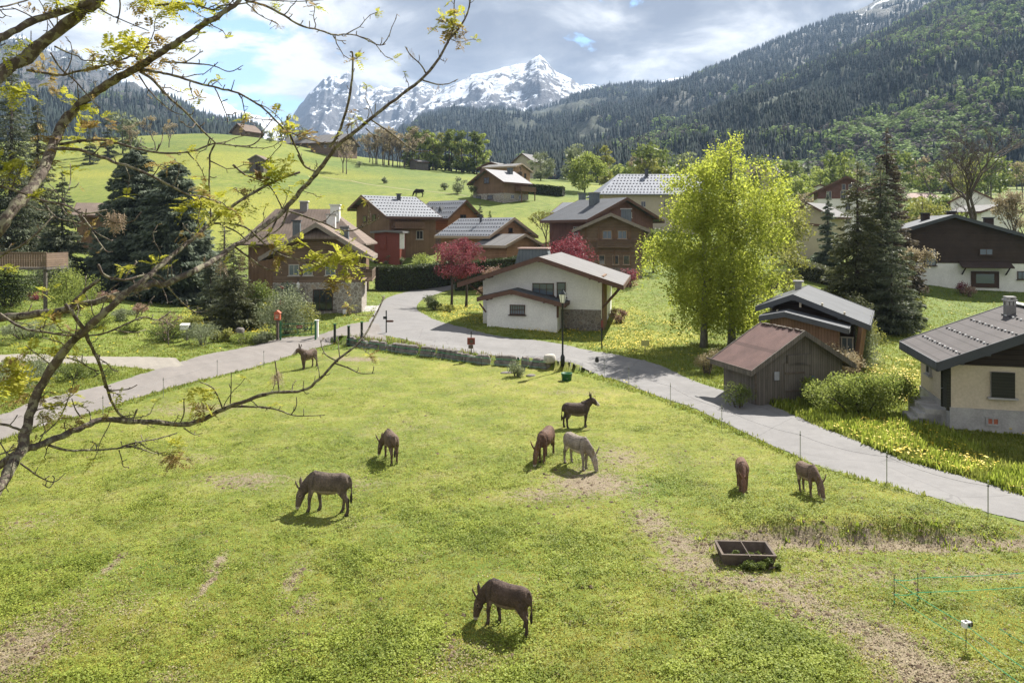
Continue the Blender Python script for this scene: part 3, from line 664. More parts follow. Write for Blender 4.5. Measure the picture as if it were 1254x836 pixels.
    r = o.modifiers.new('r', 'REMESH'); r.mode = 'VOXEL'; r.voxel_size = .0165; s_ = o.modifiers.new('s', 'SMOOTH'); s_.factor = .5; s_.iterations = 3
    dg = bpy.context.evaluated_depsgraph_get(); dg.update(); m2 = bpy.data.meshes.new_from_object(o.evaluated_get(dg)); bpy.data.objects.remove(o)
    nv = len(m2.vertices); co = np.empty(nv*3, np.float32); m2.vertices.foreach_get('co', co); co = co.reshape(-1,3)
    no = np.empty(nv*3, np.float32); m2.vertices.foreach_get('normal', no); no = no.reshape(-1,3)
    ds_ = (fbm(co[:,0]*26+co[:,1]*11, co[:,2]*14+co[:,1]*19, 3)-.5); co += no*(.016*ds_)[:,None]*(co[:,2:3] > .25); m2.vertices.foreach_set('co', np.ascontiguousarray(co).ravel())
    x, y, z = co.T; c = np.tile(np.array(col)*.9, (nv,1)).astype(float); c *= (1+.7*(fbm(x*5+5, z*5+y*4, 4)-.5))[:,None]
    bel = ((z < .66) & (np.abs(x) < .42) & (no[:,2] < -.15) & (z > .5)); c[bel] = np.minimum(.55, np.array(col)*belly+.04)
    inner = (np.abs(y) < .105) & (z < .62) & (z > .15) & (no[:,1]*np.sign(y) < -.3); c[inner] *= 1.35
    lg = z < .42
    if graze: lg &= x < .6
    c[lg] *= legc
    hx, hy = yw(.92 if graze else .98); muz = (np.hypot(x-hx, y-hy) < .12)
    muz &= (z < .12) if graze else (z > .88)
    c[muz] = muzz
    hoof = (z < .05) & (np.hypot(x-.42, 0*x) < .2) | (z < .05) & (x < -.3); c[hoof] = (.04,.035,.03)
    P0 = np.array(mz)[:,:3]; dm = np.min(np.linalg.norm(co[:,None]-P0[None], axis=2), 1)
    for a, b in zip(P0[:-1], P0[1:]):
        ab = b-a; t = np.clip(((co-a)@ab)/(ab@ab), 0, 1); dm = np.minimum(dm, np.linalg.norm(co-(a+t[:,None]*ab), axis=1))
    c[dm < .055] *= mane; c[(np.abs(y) < .018) & (z > 1.0) & (x < .35)] *= .6; c[(x < -.66) & (z < .6)] *= .35
    if not horse: st_ = (np.abs(x-.36) < .022) & (z > .75) & (z < 1.15) & (np.abs(y) > .02); c[st_] *= .6
    ex, ez = (.80,.44) if graze else (.73,1.22)
    for s in (-1,1):
        qx, qy = yw(ex, s*.095); de = np.sqrt((x-qx)**2+(y-qy)**2+(z-ez)**2); c[de < .05] = np.array(col)*1.7; c[de < .022] = (.01,.01,.01)
    if bend:
        a = R(bend)*np.clip(-x/.6, 0, 1)**1.5; nx = x*np.cos(a)-y*np.sin(a); co[:,1] = np.where(x<0, x*np.sin(a)+y*np.cos(a), y); co[:,0] = np.where(x<0, nx, x); m2.vertices.foreach_set('co', co.ravel())
    ca = m2.color_attributes.new('Col', 'FLOAT_COLOR', 'POINT'); ca.data.foreach_set('color', np.hstack([c, np.ones((nv,1))]).astype(np.float32).ravel())
    m2.materials.clear(); m2.materials.append(COAT); m2.polygons.foreach_set('use_smooth', [True]*len(m2.polygons)); m2.name = name
    o = link(name, m2); o.scale = (sc,)*3; o.rotation_euler = (0,0,R(head_deg)); zc = hz(pos[0], pos[1])
    a = R(head_deg); zf = hz(pos[0]+.45*math.cos(a), pos[1]+.45*math.sin(a)); zb = hz(pos[0]-.5*math.cos(a), pos[1]-.5*math.sin(a))
    o.rotation_euler = (0, -math.atan2(zf-zb, .95), R(head_deg)); o.location = (pos[0], pos[1], (zf+zb)/2-.015)
    tag(o, label, cat, group); return o
# ------------------------------------------------------------------ world, sun, camera
SUN_AZ, SUN_EL = R(36), R(47)                # azimuth measured from +Y towards +X
w = bpy.data.worlds.new("World"); S.world = w; w.use_nodes = True
wt = w.node_tree; bg = wt.nodes['Background']; bg.inputs['Strength'].default_value = .13
sky = wt.nodes.new('ShaderNodeTexSky'); sky.sky_type = 'NISHITA'; sky.sun_disc = False; sky.sun_elevation = SUN_EL; sky.sun_rotation = SUN_AZ; sky.altitude = 1200; sky.air_density = 1.0; sky.dust_density = .6
def wn(t, **kw):
    x = wt.nodes.new(t)
    for k, v in kw.items():
        if k.startswith('_'): setattr(x, k[1:], v)
        else: x.inputs[k].default_value = v
    return x
wl = wt.links.new
tc = wn('ShaderNodeTexCoord'); sp = wn('ShaderNodeSeparateXYZ'); wl(tc.outputs['Generated'], sp.inputs[0])
def wm(op, a, b=None, c=None):
    x = wn('ShaderNodeMath', _operation=op)
    for i, v in enumerate((a, b, c)):
        if v is None: continue
        if isinstance(v, (int, float)): x.inputs[i].default_value = v
        else: wl(v, x.inputs[i])
    return x.outputs[0]
zz = wm('MAXIMUM', sp.outputs['Z'], 0.0); den = wm('ADD', zz, .22)
cv_ = wn('ShaderNodeCombineXYZ'); wl(wm('DIVIDE', sp.outputs['X'], den), cv_.inputs[0]); wl(wm('DIVIDE', sp.outputs['Y'], den), cv_.inputs[1]); wl(zz, cv_.inputs[2])
def wnoise(vec, sc, det, ro, dist=0, off=(0,0,0), scl=(1,1,1)):
    mp = wn('ShaderNodeMapping'); mp.inputs['Location'].default_value = off; mp.inputs['Scale'].default_value = scl; wl(vec, mp.inputs[0])
    x = wn('ShaderNodeTexNoise', Scale=sc, Detail=det, Roughness=ro, Distortion=dist); wl(mp.outputs[0], x.inputs['Vector']); return x.outputs['Fac']
big = wnoise(cv_.outputs[0], .8, 8, .55, .3, (3.1,1.7,0)); fine = wnoise(cv_.outputs[0], 2.6, 10, .6, .4, (7,2,0))
def wramp(f, st):
    x = wn('ShaderNodeValToRGB'); e = x.color_ramp.elements
    e[0].position = st[0][0]; e[0].color = (*st[0][1],1); e[1].position = st[-1][0]; e[1].color = (*st[-1][1],1)
    for p, c in st[1:-1]: k = e.new(p); k.color = (*c,1)
    wl(f, x.inputs[0]); return x.outputs[0]
mixf = wm('ADD', wm('MULTIPLY', big, .45), wm('MULTIPLY', fine, .55))
cloud = wramp(mixf, [(.42, (.72,.77,.90)), (.475, (1.08,1.13,1.24)), (.52, (1.7,1.73,1.8)), (.575, (2.6,2.6,2.6))])
# gaps of blue where the cloud thins: a general cover plus the two openings seen over the snowfield and near the top
def gap(px, py, rad, soft):
    v = np.array([(px-627)/F, 1, (HY-py)/F]); v /= np.linalg.norm(v)
    d = wn('ShaderNodeVectorMath', _operation='DISTANCE'); wl(tc.outputs['Generated'], d.inputs[0]); d.inputs[1].default_value = tuple(v)
    dd = wm('ADD', d.outputs['Value'], wm('MULTIPLY', wm('SUBTRACT', fine, .5), .42))
    return wm('SUBTRACT', 1, wm('SMOOTHSTEP' if False else 'MULTIPLY_ADD', dd, 1/soft, -rad/soft))
gg = wm('MAXIMUM', gap(285, 92, .058, .035), gap(722, 8, .012, .02))
gg = wm('MAXIMUM', gg, 0); gg = wm('MINIMUM', gg, .85)
mx = wn('ShaderNodeMix', _data_type='RGBA'); wl(wm('SUBTRACT', 1, gg), mx.inputs[0])
skc = wn('ShaderNodeMix', _data_type='RGBA', _blend_type='MULTIPLY'); skc.inputs[0].default_value = 1; wl(sky.outputs[0], skc.inputs[6]); skc.inputs[7].default_value = (.42,.50,.55,1)
wl(skc.outputs[2], mx.inputs[6]); wl(cloud, mx.inputs[7]); wl(mx.outputs[2], bg.inputs['Color'])
sl_ = bpy.data.lights.new('sun', 'SUN'); sl_.energy = 3.9; sl_.angle = R(.55); sl_.color = (1.0, .955, .88)
so = bpy.data.objects.new('sun', sl_); C.objects.link(so)
sd = np.array([math.sin(SUN_AZ)*math.cos(SUN_EL), math.cos(SUN_AZ)*math.cos(SUN_EL), math.sin(SUN_EL)])
import mathutils
so.rotation_euler = mathutils.Vector(sd).to_track_quat('Z', 'Y').to_euler(); so.location = (20,20,60)
cam = bpy.data.cameras.new('camera'); co_ = bpy.data.objects.new('camera', cam); C.objects.link(co_); S.camera = co_
cam.sensor_width = 36; cam.lens = F/1254*36; cam.shift_y = -(418-HY)/1254; co_.location = (0,0,EYE); co_.rotation_euler = (R(90),0,0); cam.clip_end = 30000; cam.clip_start = .1
S.view_settings.view_transform = 'Standard'; S.view_settings.look = 'None'; S.view_settings.gamma = 1; S.view_settings.exposure = 1.84
S.render.engine = 'CYCLES'; S.cycles.max_bounces = 6; S.cycles.transparent_max_bounces = 6; S.cycles.volume_bounces = 0; S.cycles.diffuse_bounces = 3; S.cycles.glossy_bounces = 2; S.cycles.transmission_bounces = 3
S.cycles.use_denoising = True; S.cycles.sample_clamp_indirect = 4; S.cycles.caustics_reflective = False; S.cycles.caustics_refractive = False
# air between the camera and the far slopes
hb = MB(); hb.box((0, 3310, 620), (13000, 6800, 1290)); hm = NT('haze'); pv = hm.n('ShaderNodeVolumePrincipled'); pv.inputs['Color'].default_value = (.48,.68,1.0,1); pv.inputs['Density'].default_value = 8.5e-5; pv.inputs['Anisotropy'].default_value = .0
hm.N.remove(hm.b); hm.l(pv.outputs[0], hm.out.inputs['Volume']); hob = hb.build('haze', hm.m); tag(hob, kind='stuff'); tag(hob, 'thin bluish air over the whole valley', 'haze')
hob.visible_shadow = True

# ------------------------------------------------------------------ ground sheet
def blob(X, Y, px, py, rx, ry):              # patch centred where the pixel meets the ground, radii in metres
    x, y, _ = at(px, py); return np.exp(-(((X-x)/rx)**2+((Y-y)/ry)**2))
DIRT = [(725,592,1.7,1.5,1.0),(660,606,1.3,.8,.7),(300,588,1.6,1.0,.75),(430,592,1.5,.7,.5),(15,800,.9,1.6,.9),(240,500,3.2,1.5,.6),(760,560,1.4,1.8,.7),(800,640,.7,1.4,.8),(835,665,.8,1.2,.85),(850,690,1.1,.9,.85),(930,715,1.9,.6,.85),(980,735,1.2,.5,.8),
        (1010,750,1.2,.5,.8),(1050,768,.9,.5,.9),(1090,790,.9,.7,1.0),(1115,808,.7,.6,1.0),(1140,830,.9,.9,1.0),(960,668,2.6,.42,1.0),(1110,668,3.4,.42,1.0),(900,669,1.6,.4,1.0),(1240,667,2.5,.4,.9),(255,712,.12,.9,.9),(268,688,.15,.6,.9),(135,692,.14,.8,.8),(360,705,.22,.9,.7),(375,735,.3,.6,.6),
        (440,440,2.2,1.1,.9),(150,745,.5,.7,.4),(600,470,3,1.5,.35),(500,520,3,2,.3),(830,560,2.5,1.5,.3),(1060,700,2,1,.5),(40,640,1,1,.4),(560,800,1,.5,.3),(210,830,.5,.4,.5),(1200,700,1.6,.4,.6),(700,480,3,1,.45),(230,560,2,1,.4)]
def dirt_mask(X, Y):
    s = np.zeros(X.shape)
    for px, py, rx, ry, a in DIRT: s = np.maximum(s, a*blob(X, Y, px, py, rx, ry))
    return s
vr = np.exp(np.linspace(math.log(5), math.log(60), 330)); vr = np.concatenate([vr, np.exp(np.linspace(math.log(60), math.log(700), 260))[1:], np.exp(np.linspace(math.log(700), math.log(5600), 40))[1:]])
vr = np.concatenate([[-60,-30,-12,-4,0,2,4], vr[1:]])
ur = np.linspace(-1, 1, 520); ur = np.sign(ur)*(.86*np.abs(ur)**1.05)
ur = np.concatenate([[-2.5,-1.6,-1.1], ur, [1.1,1.6,2.5]])
UU, YY = np.meshgrid(ur, vr); XX = np.clip(UU*np.maximum(np.abs(YY), 9), -6000, 6000)
HH = height(XX, YY)
rm = road_mask(XX, YY, -.25); 
HH = HH - .05*rm - .35*sstep(120, 160, YY)*0
nr, nc = XX.shape
V = np.stack([XX.ravel(), YY.ravel(), HH.ravel()], 1)
i, j = np.meshgrid(np.arange(nr-1), np.arange(nc-1), indexing='ij'); a = (i*nc+j).ravel(); Fq = np.stack([a, a+1, a+nc+1, a+nc], 1)
# albedo zones: R dirt, G lushness (unmown verge and gardens), B flowering yellow
Xf, Yf = XX.ravel(), YY.ravel(); dm = dirt_mask(Xf, Yf)
def in_poly(X, Y, poly):
    pts = [at(*p)[:2] for p in poly]; ins = np.zeros(X.shape, bool); n = len(pts)
    for k in range(n):
        x0, y0 = pts[k]; x1, y1 = pts[(k+1)%n]
        c = ((y0 > Y) != (y1 > Y)) & (X < (x1-x0)*(Y-y0)/(y1-y0+1e-12)+x0); ins ^= c
    return ins
PADDOCK = [(-200,600),(0,542),(200,483),(380,430),(430,427),(560,445),(690,452),(800,487),(950,551),(1254,646),(1700,760),(1700,5000),(-900,5000)]
pad = in_poly(Xf, Yf, PADDOCK) | (Yf < 9)
GOLD = [[(545,392),(600,400),(760,432),(850,440),(860,405),(770,375),(620,400),(560,380)],[(1040,480),(1135,500),(1130,440),(1060,430)],[(940,500),(1254,618),(1254,590),(1130,520)],[(210,400),(330,420),(330,350),(240,350)],[(540,392),(530,372),(600,372),(610,388)]]
gold = np.zeros(Xf.shape)
for q in GOLD: gold = np.maximum(gold, in_poly(Xf, Yf, q)*.8)
gold *= sstep(.36, .60, fbm(Xf*.33+2, Yf*.33, 3))
far = sstep(100, 150, Yf)*(1-sstep(330, 480, Yf))
gold = np.maximum(gold, far*np.clip((fbm(Xf*.018+4, Yf*.03, 3)-.38)*3.2, 0, 1)*.8*(Xf/Yf < .16))
lush = np.where(pad, .25*fbm(Xf*.2, Yf*.2, 3), .8)
bp = [at(*p)[:2] for p in ((640,700),(150,700),(950,780),(1180,720),(820,600),(560,650),(1000,580))]
for x, y in bp: lush = np.maximum(lush, .75*np.exp(-(((Xf-x)/2.6)**2+((Yf-y)/1.9)**2)))
colr = np.stack([dm, lush, gold, pad.astype(float)], 1)
t = NT('grassland'); at_ = t.n('ShaderNodeAttribute', _attribute_name='Col'); sc_ = t.n('ShaderNodeSeparateColor'); t.l(at_.outputs['Color'], sc_.inputs[0])
wv = t.co('Object'); n1 = t.noise(wv, .55, 6, .65); n2 = t.noise(wv, 5, 5, .7); n3 = t.noise(wv, 22, 4, .7); n0 = t.noise(wv, .02, 4, .6)
gr = t.ramp(n1, [(.32,(.13,.155,.022)),(.5,(.20,.215,.034)),(.68,(.28,.26,.07))]); lu = t.ramp(n1, [(.32,(.085,.135,.018)),(.5,(.135,.19,.025)),(.68,(.20,.235,.045))])
cc = t.mix(sc_.outputs[1], gr, lu)
cc = t.mix(t.ramp(t.noise(wv, 1.4, 5, .7), [(.50,(0,0,0)),(.68,(.55,.55,.55))]), cc, (.235,.19,.10))
cc = t.mix(.9, cc, t.mix(1, cc, t.ramp(n0, [(.38,(.52,.62,.56)),(.62,(.92,.87,.76))]), 'MULTIPLY'))
yl = t.ramp(n2, [(.42,(.14,.17,.03)),(.52,(.27,.25,.03)),(.7,(.42,.33,.03))]); gm = t.math('MULTIPLY', sc_.outputs[2], t.ramp(n3, [(.4,(0,0,0)),(.55,(1,1,1))])); cc = t.mix(gm, cc, yl)
cc = t.mix(.55, cc, t.mix(1, cc, t.ramp(n2, [(.3,(.55,.60,.5)),(.5,(1,1,1)),(.72,(1.5,1.4,1.5))]), 'MULTIPLY'))
cc = t.mix(.5, cc, t.mix(1, cc, t.ramp(n3, [(.3,(.45,.5,.4)),(.55,(1.1,1.1,1.1)),(.75,(1.6,1.5,1.5))]), 'MULTIPLY'))
ds = t.math('ADD', sc_.outputs[0], t.math('MULTIPLY', t.math('SUBTRACT', n2, .5), 2.6)); dmk = t.ramp(ds, [(.38,(0,0,0)),(.80,(.95,.95,.95))])
dirt = t.ramp(n3, [(.3,(.10,.075,.05)),(.5,(.18,.14,.10)),(.7,(.27,.22,.155))]); cc = t.mix(dmk, cc, dirt)
t.col(cc, .95); t.bump(t.math('ADD', n3, t.math('MULTIPLY', n2, 1.5)), .6, .03)
gmesh = npmesh('ground', V, Fq, t.m, smooth=True, col=colr); tag(gmesh, kind='structure')

# ------------------------------------------------------------------ roads
def road_mat(name, c, crack=True):
    t = NT(name); v = t.co(); n = t.noise(v, .6, 6, .6); n2 = t.noise(v, 30, 4, .7); n3 = t.noise(t.co('Object',(1,1,1)), 3.2, 5, .7)
    cc = t.ramp(n, [(.3, g(c,.82)), (.5, c), (.7, g(c,1.16))]); cc = t.mix(.35, cc, t.ramp(n2, [(.3, g(c,.6)), (.7, g(c,1.35))])); cc = t.mix(.25, cc, t.ramp(n3, [(.35, g(c,.7)), (.65, g(c,1.2))]))
    if crack:
        vo = t.n('ShaderNodeTexVoronoi', Scale=.35, _feature='DISTANCE_TO_EDGE'); w_ = t.mix(.25, v, t.noise(v, 1.5)) ; t.l(w_, vo.inputs['Vector']); k = t.math('LESS_THAN', vo.outputs['Distance'], .006); cc = t.mix(t.math('MULTIPLY', k, .35), cc, g(c,.45))
    t.col(cc, .9); t.bump(n2, .3, .01); return t.m
def strip(name, s, mat, dz, m=9):
    V = []; 
    for k in range(len(s)):
        aa, bb = s[k,:2], s[k,2:]
        for q in range(m):
            f = q/(m-1); e_ = (.0 if q not in (0, m-1) else .12*(fbm(np.array([k*.7+q]), np.array([q*3.1]), 2)[0]-.5))
            p = aa+(bb-aa)*(f+e_*.3); V.append(p)
    V = np.array(V); z = base_h(V[:,0], V[:,1]); d_, sg_ = seg_dist(V[:,0], V[:,1], WALL); zt = height(V[:,0], V[:,1])
    crown = np.tile(np.sin(np.linspace(0, PI, m))*.03, len(s)); edge = np.tile(np.array([1]+[0]*(m-2)+[1]), len(s))
    z = zt+dz+crown; V = np.column_stack([V, z]); n = len(s)
    i, j = np.meshgrid(np.arange(n-1), np.arange(m-1), indexing='ij'); a = (i*m+j).ravel(); return npmesh(name, V, np.stack([a, a+1, a+m+1, a+m], 1), mat, smooth=True)
def dense(s, k=5):
    out = []
    for a_, b_ in zip(s[:-1], s[1:]):
        for q in range(k): out.append(a_+(b_-a_)*q/k)
    out.append(s[-1]); return np.array(out)
tag(strip('road', dense(RS[0]), road_mat('worn asphalt', (.17,.164,.16)), .02, 13), kind='structure')
tag(strip('gravel_driveway', dense(RS[1], 4), road_mat('gravel and dust', (.175,.158,.145), False), .012, 9), kind='structure')
tag(strip('side_path', dense(RS[2], 4), road_mat('pale gravel path', (.22,.20,.17), False), .006, 5), kind='structure')
# ------------------------------------------------------------------ mountains: real slopes lofted from a foot line to a crest line and down the far side
def resample(L, n):
    A = np.array(L, float); o = np.argsort(A[:,0]); A = A[o]; x = np.linspace(A[0,0], A[-1,0], n)
    return np.stack([x, np.interp(x, A[:,0], A[:,1]), np.interp(x, A[:,0], A[:,2])], 1)
def mountain(name, crest, foot, nu, nv, amp, mat, jag=0, curve=0.15, fs=1.0, seed=0):
    c = resample(crest, nu); f = resample(foot, nu)
    c[:,1] += jag*(fbm(c[:,0]*.09+seed, c[:,0]*0+seed, 4)-.5)
    Pc = np.stack([(c[:,0]-627)/F*c[:,2], c[:,2], EYE+(HY-c[:,1])/F*c[:,2]], 1); Pf = np.stack([(f[:,0]-627)/F*f[:,2], f[:,2], EYE+(HY-f[:,1])/F*f[:,2]], 1)
    v = np.concatenate([np.linspace(0, 1, nv), 1+np.linspace(0, .25, 8)[1:]])[:,None]
    u = np.arange(nu)[None,:]
    vz = np.where(v <= 1, v+curve*(v*v-v)*1.0, 1-(v-1)*1.1)
    X = Pf[None,:,0]+(Pc[:,0]-Pf[:,0])[None]*v; Y = Pf[None,:,1]+(Pc[:,1]-Pf[:,1])[None]*v; Z = Pf[None,:,2]+(Pc[:,2]-Pf[:,2])[None]*vz
    H = (Pc[:,2]-Pf[:,2])[None]; w_ = np.sin(PI*np.clip(v, 0, 1))**.7+.0*v; w_ = np.where(v > 1, 0, w_)
    s = fs/np.maximum(amp, 1)
    gul = 1-np.abs(fbm(X*s*.55+seed, Y*s*.22+seed, 5)*2-1); rg = fbm(X*s*1.3+5+seed, Y*s*1.3, 5)
    n = (gul-.55)*1.1+(rg-.5)*.9
    Z = Z+amp*n*w_; Y = Y+amp*.6*(rg-.5)*w_
    nr = len(v); V = np.stack([X.ravel(), Y.ravel(), Z.ravel()], 1)
    i, j = np.meshgrid(np.arange(nr-1), np.arange(nu-1), indexing='ij'); a = (i*nu+j).ravel()
    o = npmesh(name, V, np.stack([a, a+1, a+nu+1, a+nu], 1), mat, smooth=True); tag(o, kind='structure')
    return X, Y, Z, nv
def m_rock(name, rock, snow_lo, snow_hi, sc, slope=.35, cov=.5, veg=None):
    t = NT(name); v = t.co('Object'); ge = t.n('ShaderNodeNewGeometry'); sp = t.n('ShaderNodeSeparateXYZ'); t.l(v, sp.inputs[0]); sn = t.n('ShaderNodeSeparateXYZ'); t.l(ge.outputs['Normal'], sn.inputs[0])
    n = t.noise(v, sc, 12, .68, .5); st = t.noise(t.co('Object', (1, 1, .35), (0, .35, 0)), sc*3.2, 10, .7, .8); n4 = t.noise(v, sc*9, 8, .75)
    r = t.ramp(n4, [(.3, g(rock,.55)), (.55, rock), (.75, g(rock,1.5))])
    if veg: r = t.mix(t.ramp(n, [(.42,(0,0,0)),(.56,(1,1,1))]), r, t.ramp(n4, [(.35, g(veg,.6)), (.7, g(veg,1.5))]))
    h = t.math('DIVIDE', t.math('SUBTRACT', sp.outputs['Z'], snow_lo), snow_hi-snow_lo)
    k = t.math('ADD', t.math('ADD', h, t.math('MULTIPLY', t.math('SUBTRACT', n, .5), 1.6)), t.math('ADD', t.math('MULTIPLY', t.math('SUBTRACT', st, .5), 2.6), t.math('MULTIPLY', t.math('SUBTRACT', sn.outputs['Z'], slope), 1.6)))
    k = t.math('ADD', k, cov-.5); f = t.ramp(k, [(.42,(0,0,0)),(.50,(1,1,1))])
    t.col(t.mix(f, r, (.66,.69,.75)), .85); t.bump(t.math('ADD', n, t.math('MULTIPLY', st, .8)), 1.0, 45); return t.m
def m_forestfloor(name, c, meadow=None, sc=.004):
    t = NT(name); v = t.co(); n = t.noise(v, sc, 8, .65); n2 = t.noise(v, sc*25, 5, .7)
    cc = t.ramp(n2, [(.3, g(c,.6)), (.7, g(c,1.5))])
    if meadow: cc = t.mix(t.ramp(n, [(.60,(0,0,0)),(.66,(1,1,1))]), cc, meadow)
    t.col(cc, 1); t.bump(n2, .8, 4); return t.m
ROCK = m_rock('grey rock and snow', (.10,.098,.105), 600, 2600, .0036, .74, .60)
ROCK2 = m_rock('main peak rock and snow', (.085,.083,.09), 600, 2800, .0042, .74, .74)
ROCKL = m_rock('scrub, rock and late snow', (.11,.108,.108), 850, 1500, .0032, .72, .70, (.05,.055,.045))
SNOWF = m_rock('open snowfield', (.16,.15,.15), -900, 100, .003, .7, .95)
FF1 = m_forestfloor('forest floor', (.035,.042,.025)); FF2 = m_forestfloor('forest floor with clearings', (.038,.048,.030), (.08,.11,.04), .0032)
mtn = {}
mtn['snow'] = mountain('snow_slope_hill', [(150,95,5200),(215,106,5200),(240,112,5200),(270,120,5200),(290,136,5200),(320,142,5300),(345,150,5400),(380,160,5400)], [(150,200,3000),(380,200,3000)], 160, 90, 110, SNOWF, 5, .1, 1, 3)
mtn['left_peak'] = mountain('rocky_peak', [(330,160,5600),(356,146,5500),(380,112,5400),(398,98,5400),(410,92,5400),(426,86,5400),(436,104,5400),(450,106,5500),(480,108,5500),(505,106,5400),(520,104,5400),(545,112,5200),(570,135,5200)], [(330,205,3300),(570,205,3300)], 240, 120, 170, ROCK, 10, .12, 1, 11)
mtn['peak'] = mountain('snowy_peak', [(470,170,4300),(500,142,4400),(525,122,4500),(545,108,4600),(562,100,4650),(580,93,4700),(600,88,4700),(622,80,4750),(645,77,4750),(652,72,4750),(661,66.5,4750),(670,76,4700),(682,88,4650),(694,94,4600),(704,101,4600),(725,105,4600),(760,108,4600),(840,112,4600)], [(470,215,2900),(840,215,2900)], 300, 150, 150, ROCK2, 5, .1, 1, 23)
mtn['back'] = mountain('far_snow_ridge', [(770,108,5200),(800,102,5200),(822,96,5200),(842,94,5200),(880,100,5200)], [(770,170,4000),(880,170,4000)], 60, 30, 40, SNOWF, 2, .1, 1, 5)
MID = mountain('wooded_ridge', [(380,190,2600),(440,178,2700),(480,172,2800),(500,160,2800),(515,146,2900),(540,137,3000),(565,136,3000),(600,135,3000),(640,139,3000),(665,134,3000),(690,126,3000),(712,118,3000),(735,110,3000),(760,106,3000),(790,104,3000),(815,103,3000),(850,104,2900),(900,110,2900)],
      [(380,222,900),(900,222,900)], 260, 110, 70, FF1, 2, .1, 1, 31)
RBIG = mountain('right_wooded_mountain', [(600,214,1500),(640,203,1650),(690,180,1900),(740,150,2100),(790,122,2300),(830,104,2400),(870,88,2500),(910,70,2600),(950,52,2700),(1000,32,2800),(1030,20,2850),(1060,8,2900),(1110,-20,3000),(1180,-42,3050),(1300,-60,3100)],
      [(600,226,800),(1300,232,900)], 300, 130, 75, m_rock('high forest floor with late snow', (.05,.055,.045), 800, 1500, .004, .55, .22, (.035,.042,.025)), 3, .08, 1, 47)
RNEAR = mountain('right_near_slope', [(640,222,850),(700,205,900),(760,194,1000),(800,178,1100),(860,150,1200),(900,128,1300),(940,108,1350),(975,92,1400),(1010,76,1450),(1050,58,1500),(1090,36,1500),(1130,14,1550),(1170,-8,1600),(1230,-40,1600),(1400,-100,1650)],
      [(640,238,520),(800,240,500),(1000,240,480),(1400,240,440)], 300, 130, 42, FF2, 3, .06, 1, 59)
LEFT = mountain('left_mountain', [(-200,0,4400),(-80,20,4400),(0,46,4400),(20,48,4400),(40,52,4400),(60,64,4400),(90,66,4400),(105,82,4300),(125,88,4300),(140,106,4200),(165,112,4200),(190,122,4100),(215,132,4000),(240,150,3800),(262,166,3600),(290,180,3400),(320,190,3200)],
      [(-200,200,600),(320,200,700)], 260, 130, 120, ROCKL, 8, .1, 1, 71)

# ---- forests, one mass per slope
def conetpl(k=6, tiers=3):
    V = []; Fs = []
    for i in range(tiers):
        z0 = i*.27+.05; z1 = min(1, z0+.50+.05*i); r = .19*(1-i*.27); b = len(V)
        for j in range(k): a = 2*PI*j/k+i*.4; q = r*(1 if j % 2 else .72); V.append((q*math.cos(a), q*math.sin(a), z0-(0.03 if j % 2 else 0)))
        V.append((0,0,z1)); Fs += [(b+j, b+(j+1)%k, b+k) for j in range(k)]
    return np.array(V), np.array(Fs)
def blobtpl(n=44, seed=1):
    r = np.random.default_rng(seed); c = unit(r.normal(size=(n,3)))*np.array([.30,.30,.40])*(.75+.35*r.random((n,1)))+np.array([0,0,.58])
    nn = unit(c-np.array([0,0,.5])+r.normal(size=(n,3))*.12); a = unit(np.cross(nn, r.normal(size=(n,3)))); b = np.cross(nn, a); s = .12
    V = np.stack([c+a*s, c-a*s*.5+b*s*.87, c-a*s*.5-b*s*.87], 1).reshape(-1,3); return V, np.arange(3*n).reshape(n,3)
def m_forest(name):
    t = NT(name); a = t.n('ShaderNodeAttribute', _attribute_name='Col'); ge = t.n('ShaderNodeNewGeometry')
    c = t.mix(1, a.outputs['Color'], t.ramp(ge.outputs['Random Per Island'], [(0,(.7,.7,.7)),(1,(1.3,1.3,1.3))]), 'MULTIPLY'); t.col(c, .9)
    tr = t.n('ShaderNodeBsdfTranslucent'); t.l(c, tr.inputs['Color']); mx = t.n('ShaderNodeMixShader'); mx.inputs[0].default_value = .3
    t.l(t.b.outputs[0], mx.inputs[1]); t.l(tr.outputs[0], mx.inputs[2]); t.l(mx.outputs[0], t.out.inputs['Surface']); return t.m
FOREST = m_forest('forest mass')
def scatter_mesh(name, tpls, pos, hs, ws, cols, kinds, mat):
    Vs, Fs, Cs = [], [], []; off = 0
    for kd, (tv, tf) in enumerate(tpls):
        m = kinds == kd; p, h_, w_, c_ = pos[m], hs[m], ws[m], cols[m]; n = len(p)
        if not n: continue
        a = rng.random(n)*2*PI; ca, sa = np.cos(a)[:,None], np.sin(a)[:,None]; k = len(tv)
        x = (tv[:,0]*ca-tv[:,1]*sa)*w_[:,None]; y = (tv[:,0]*sa+tv[:,1]*ca)*w_[:,None]; z = tv[:,2]*h_[:,None]
        V_ = np.stack([x+p[:,0:1], y+p[:,1:2], z+p[:,2:3]], 2).reshape(-1,3)
        F_ = (tf[None]+np.arange(n)[:,None,None]*k).reshape(-1,3)+off; off += n*k
        Vs.append(V_); Fs.append(F_); Cs.append(np.repeat(c_, k, 0))
    return npmesh(name, np.vstack(Vs), np.vstack(Fs), mat, col=np.vstack(Cs))
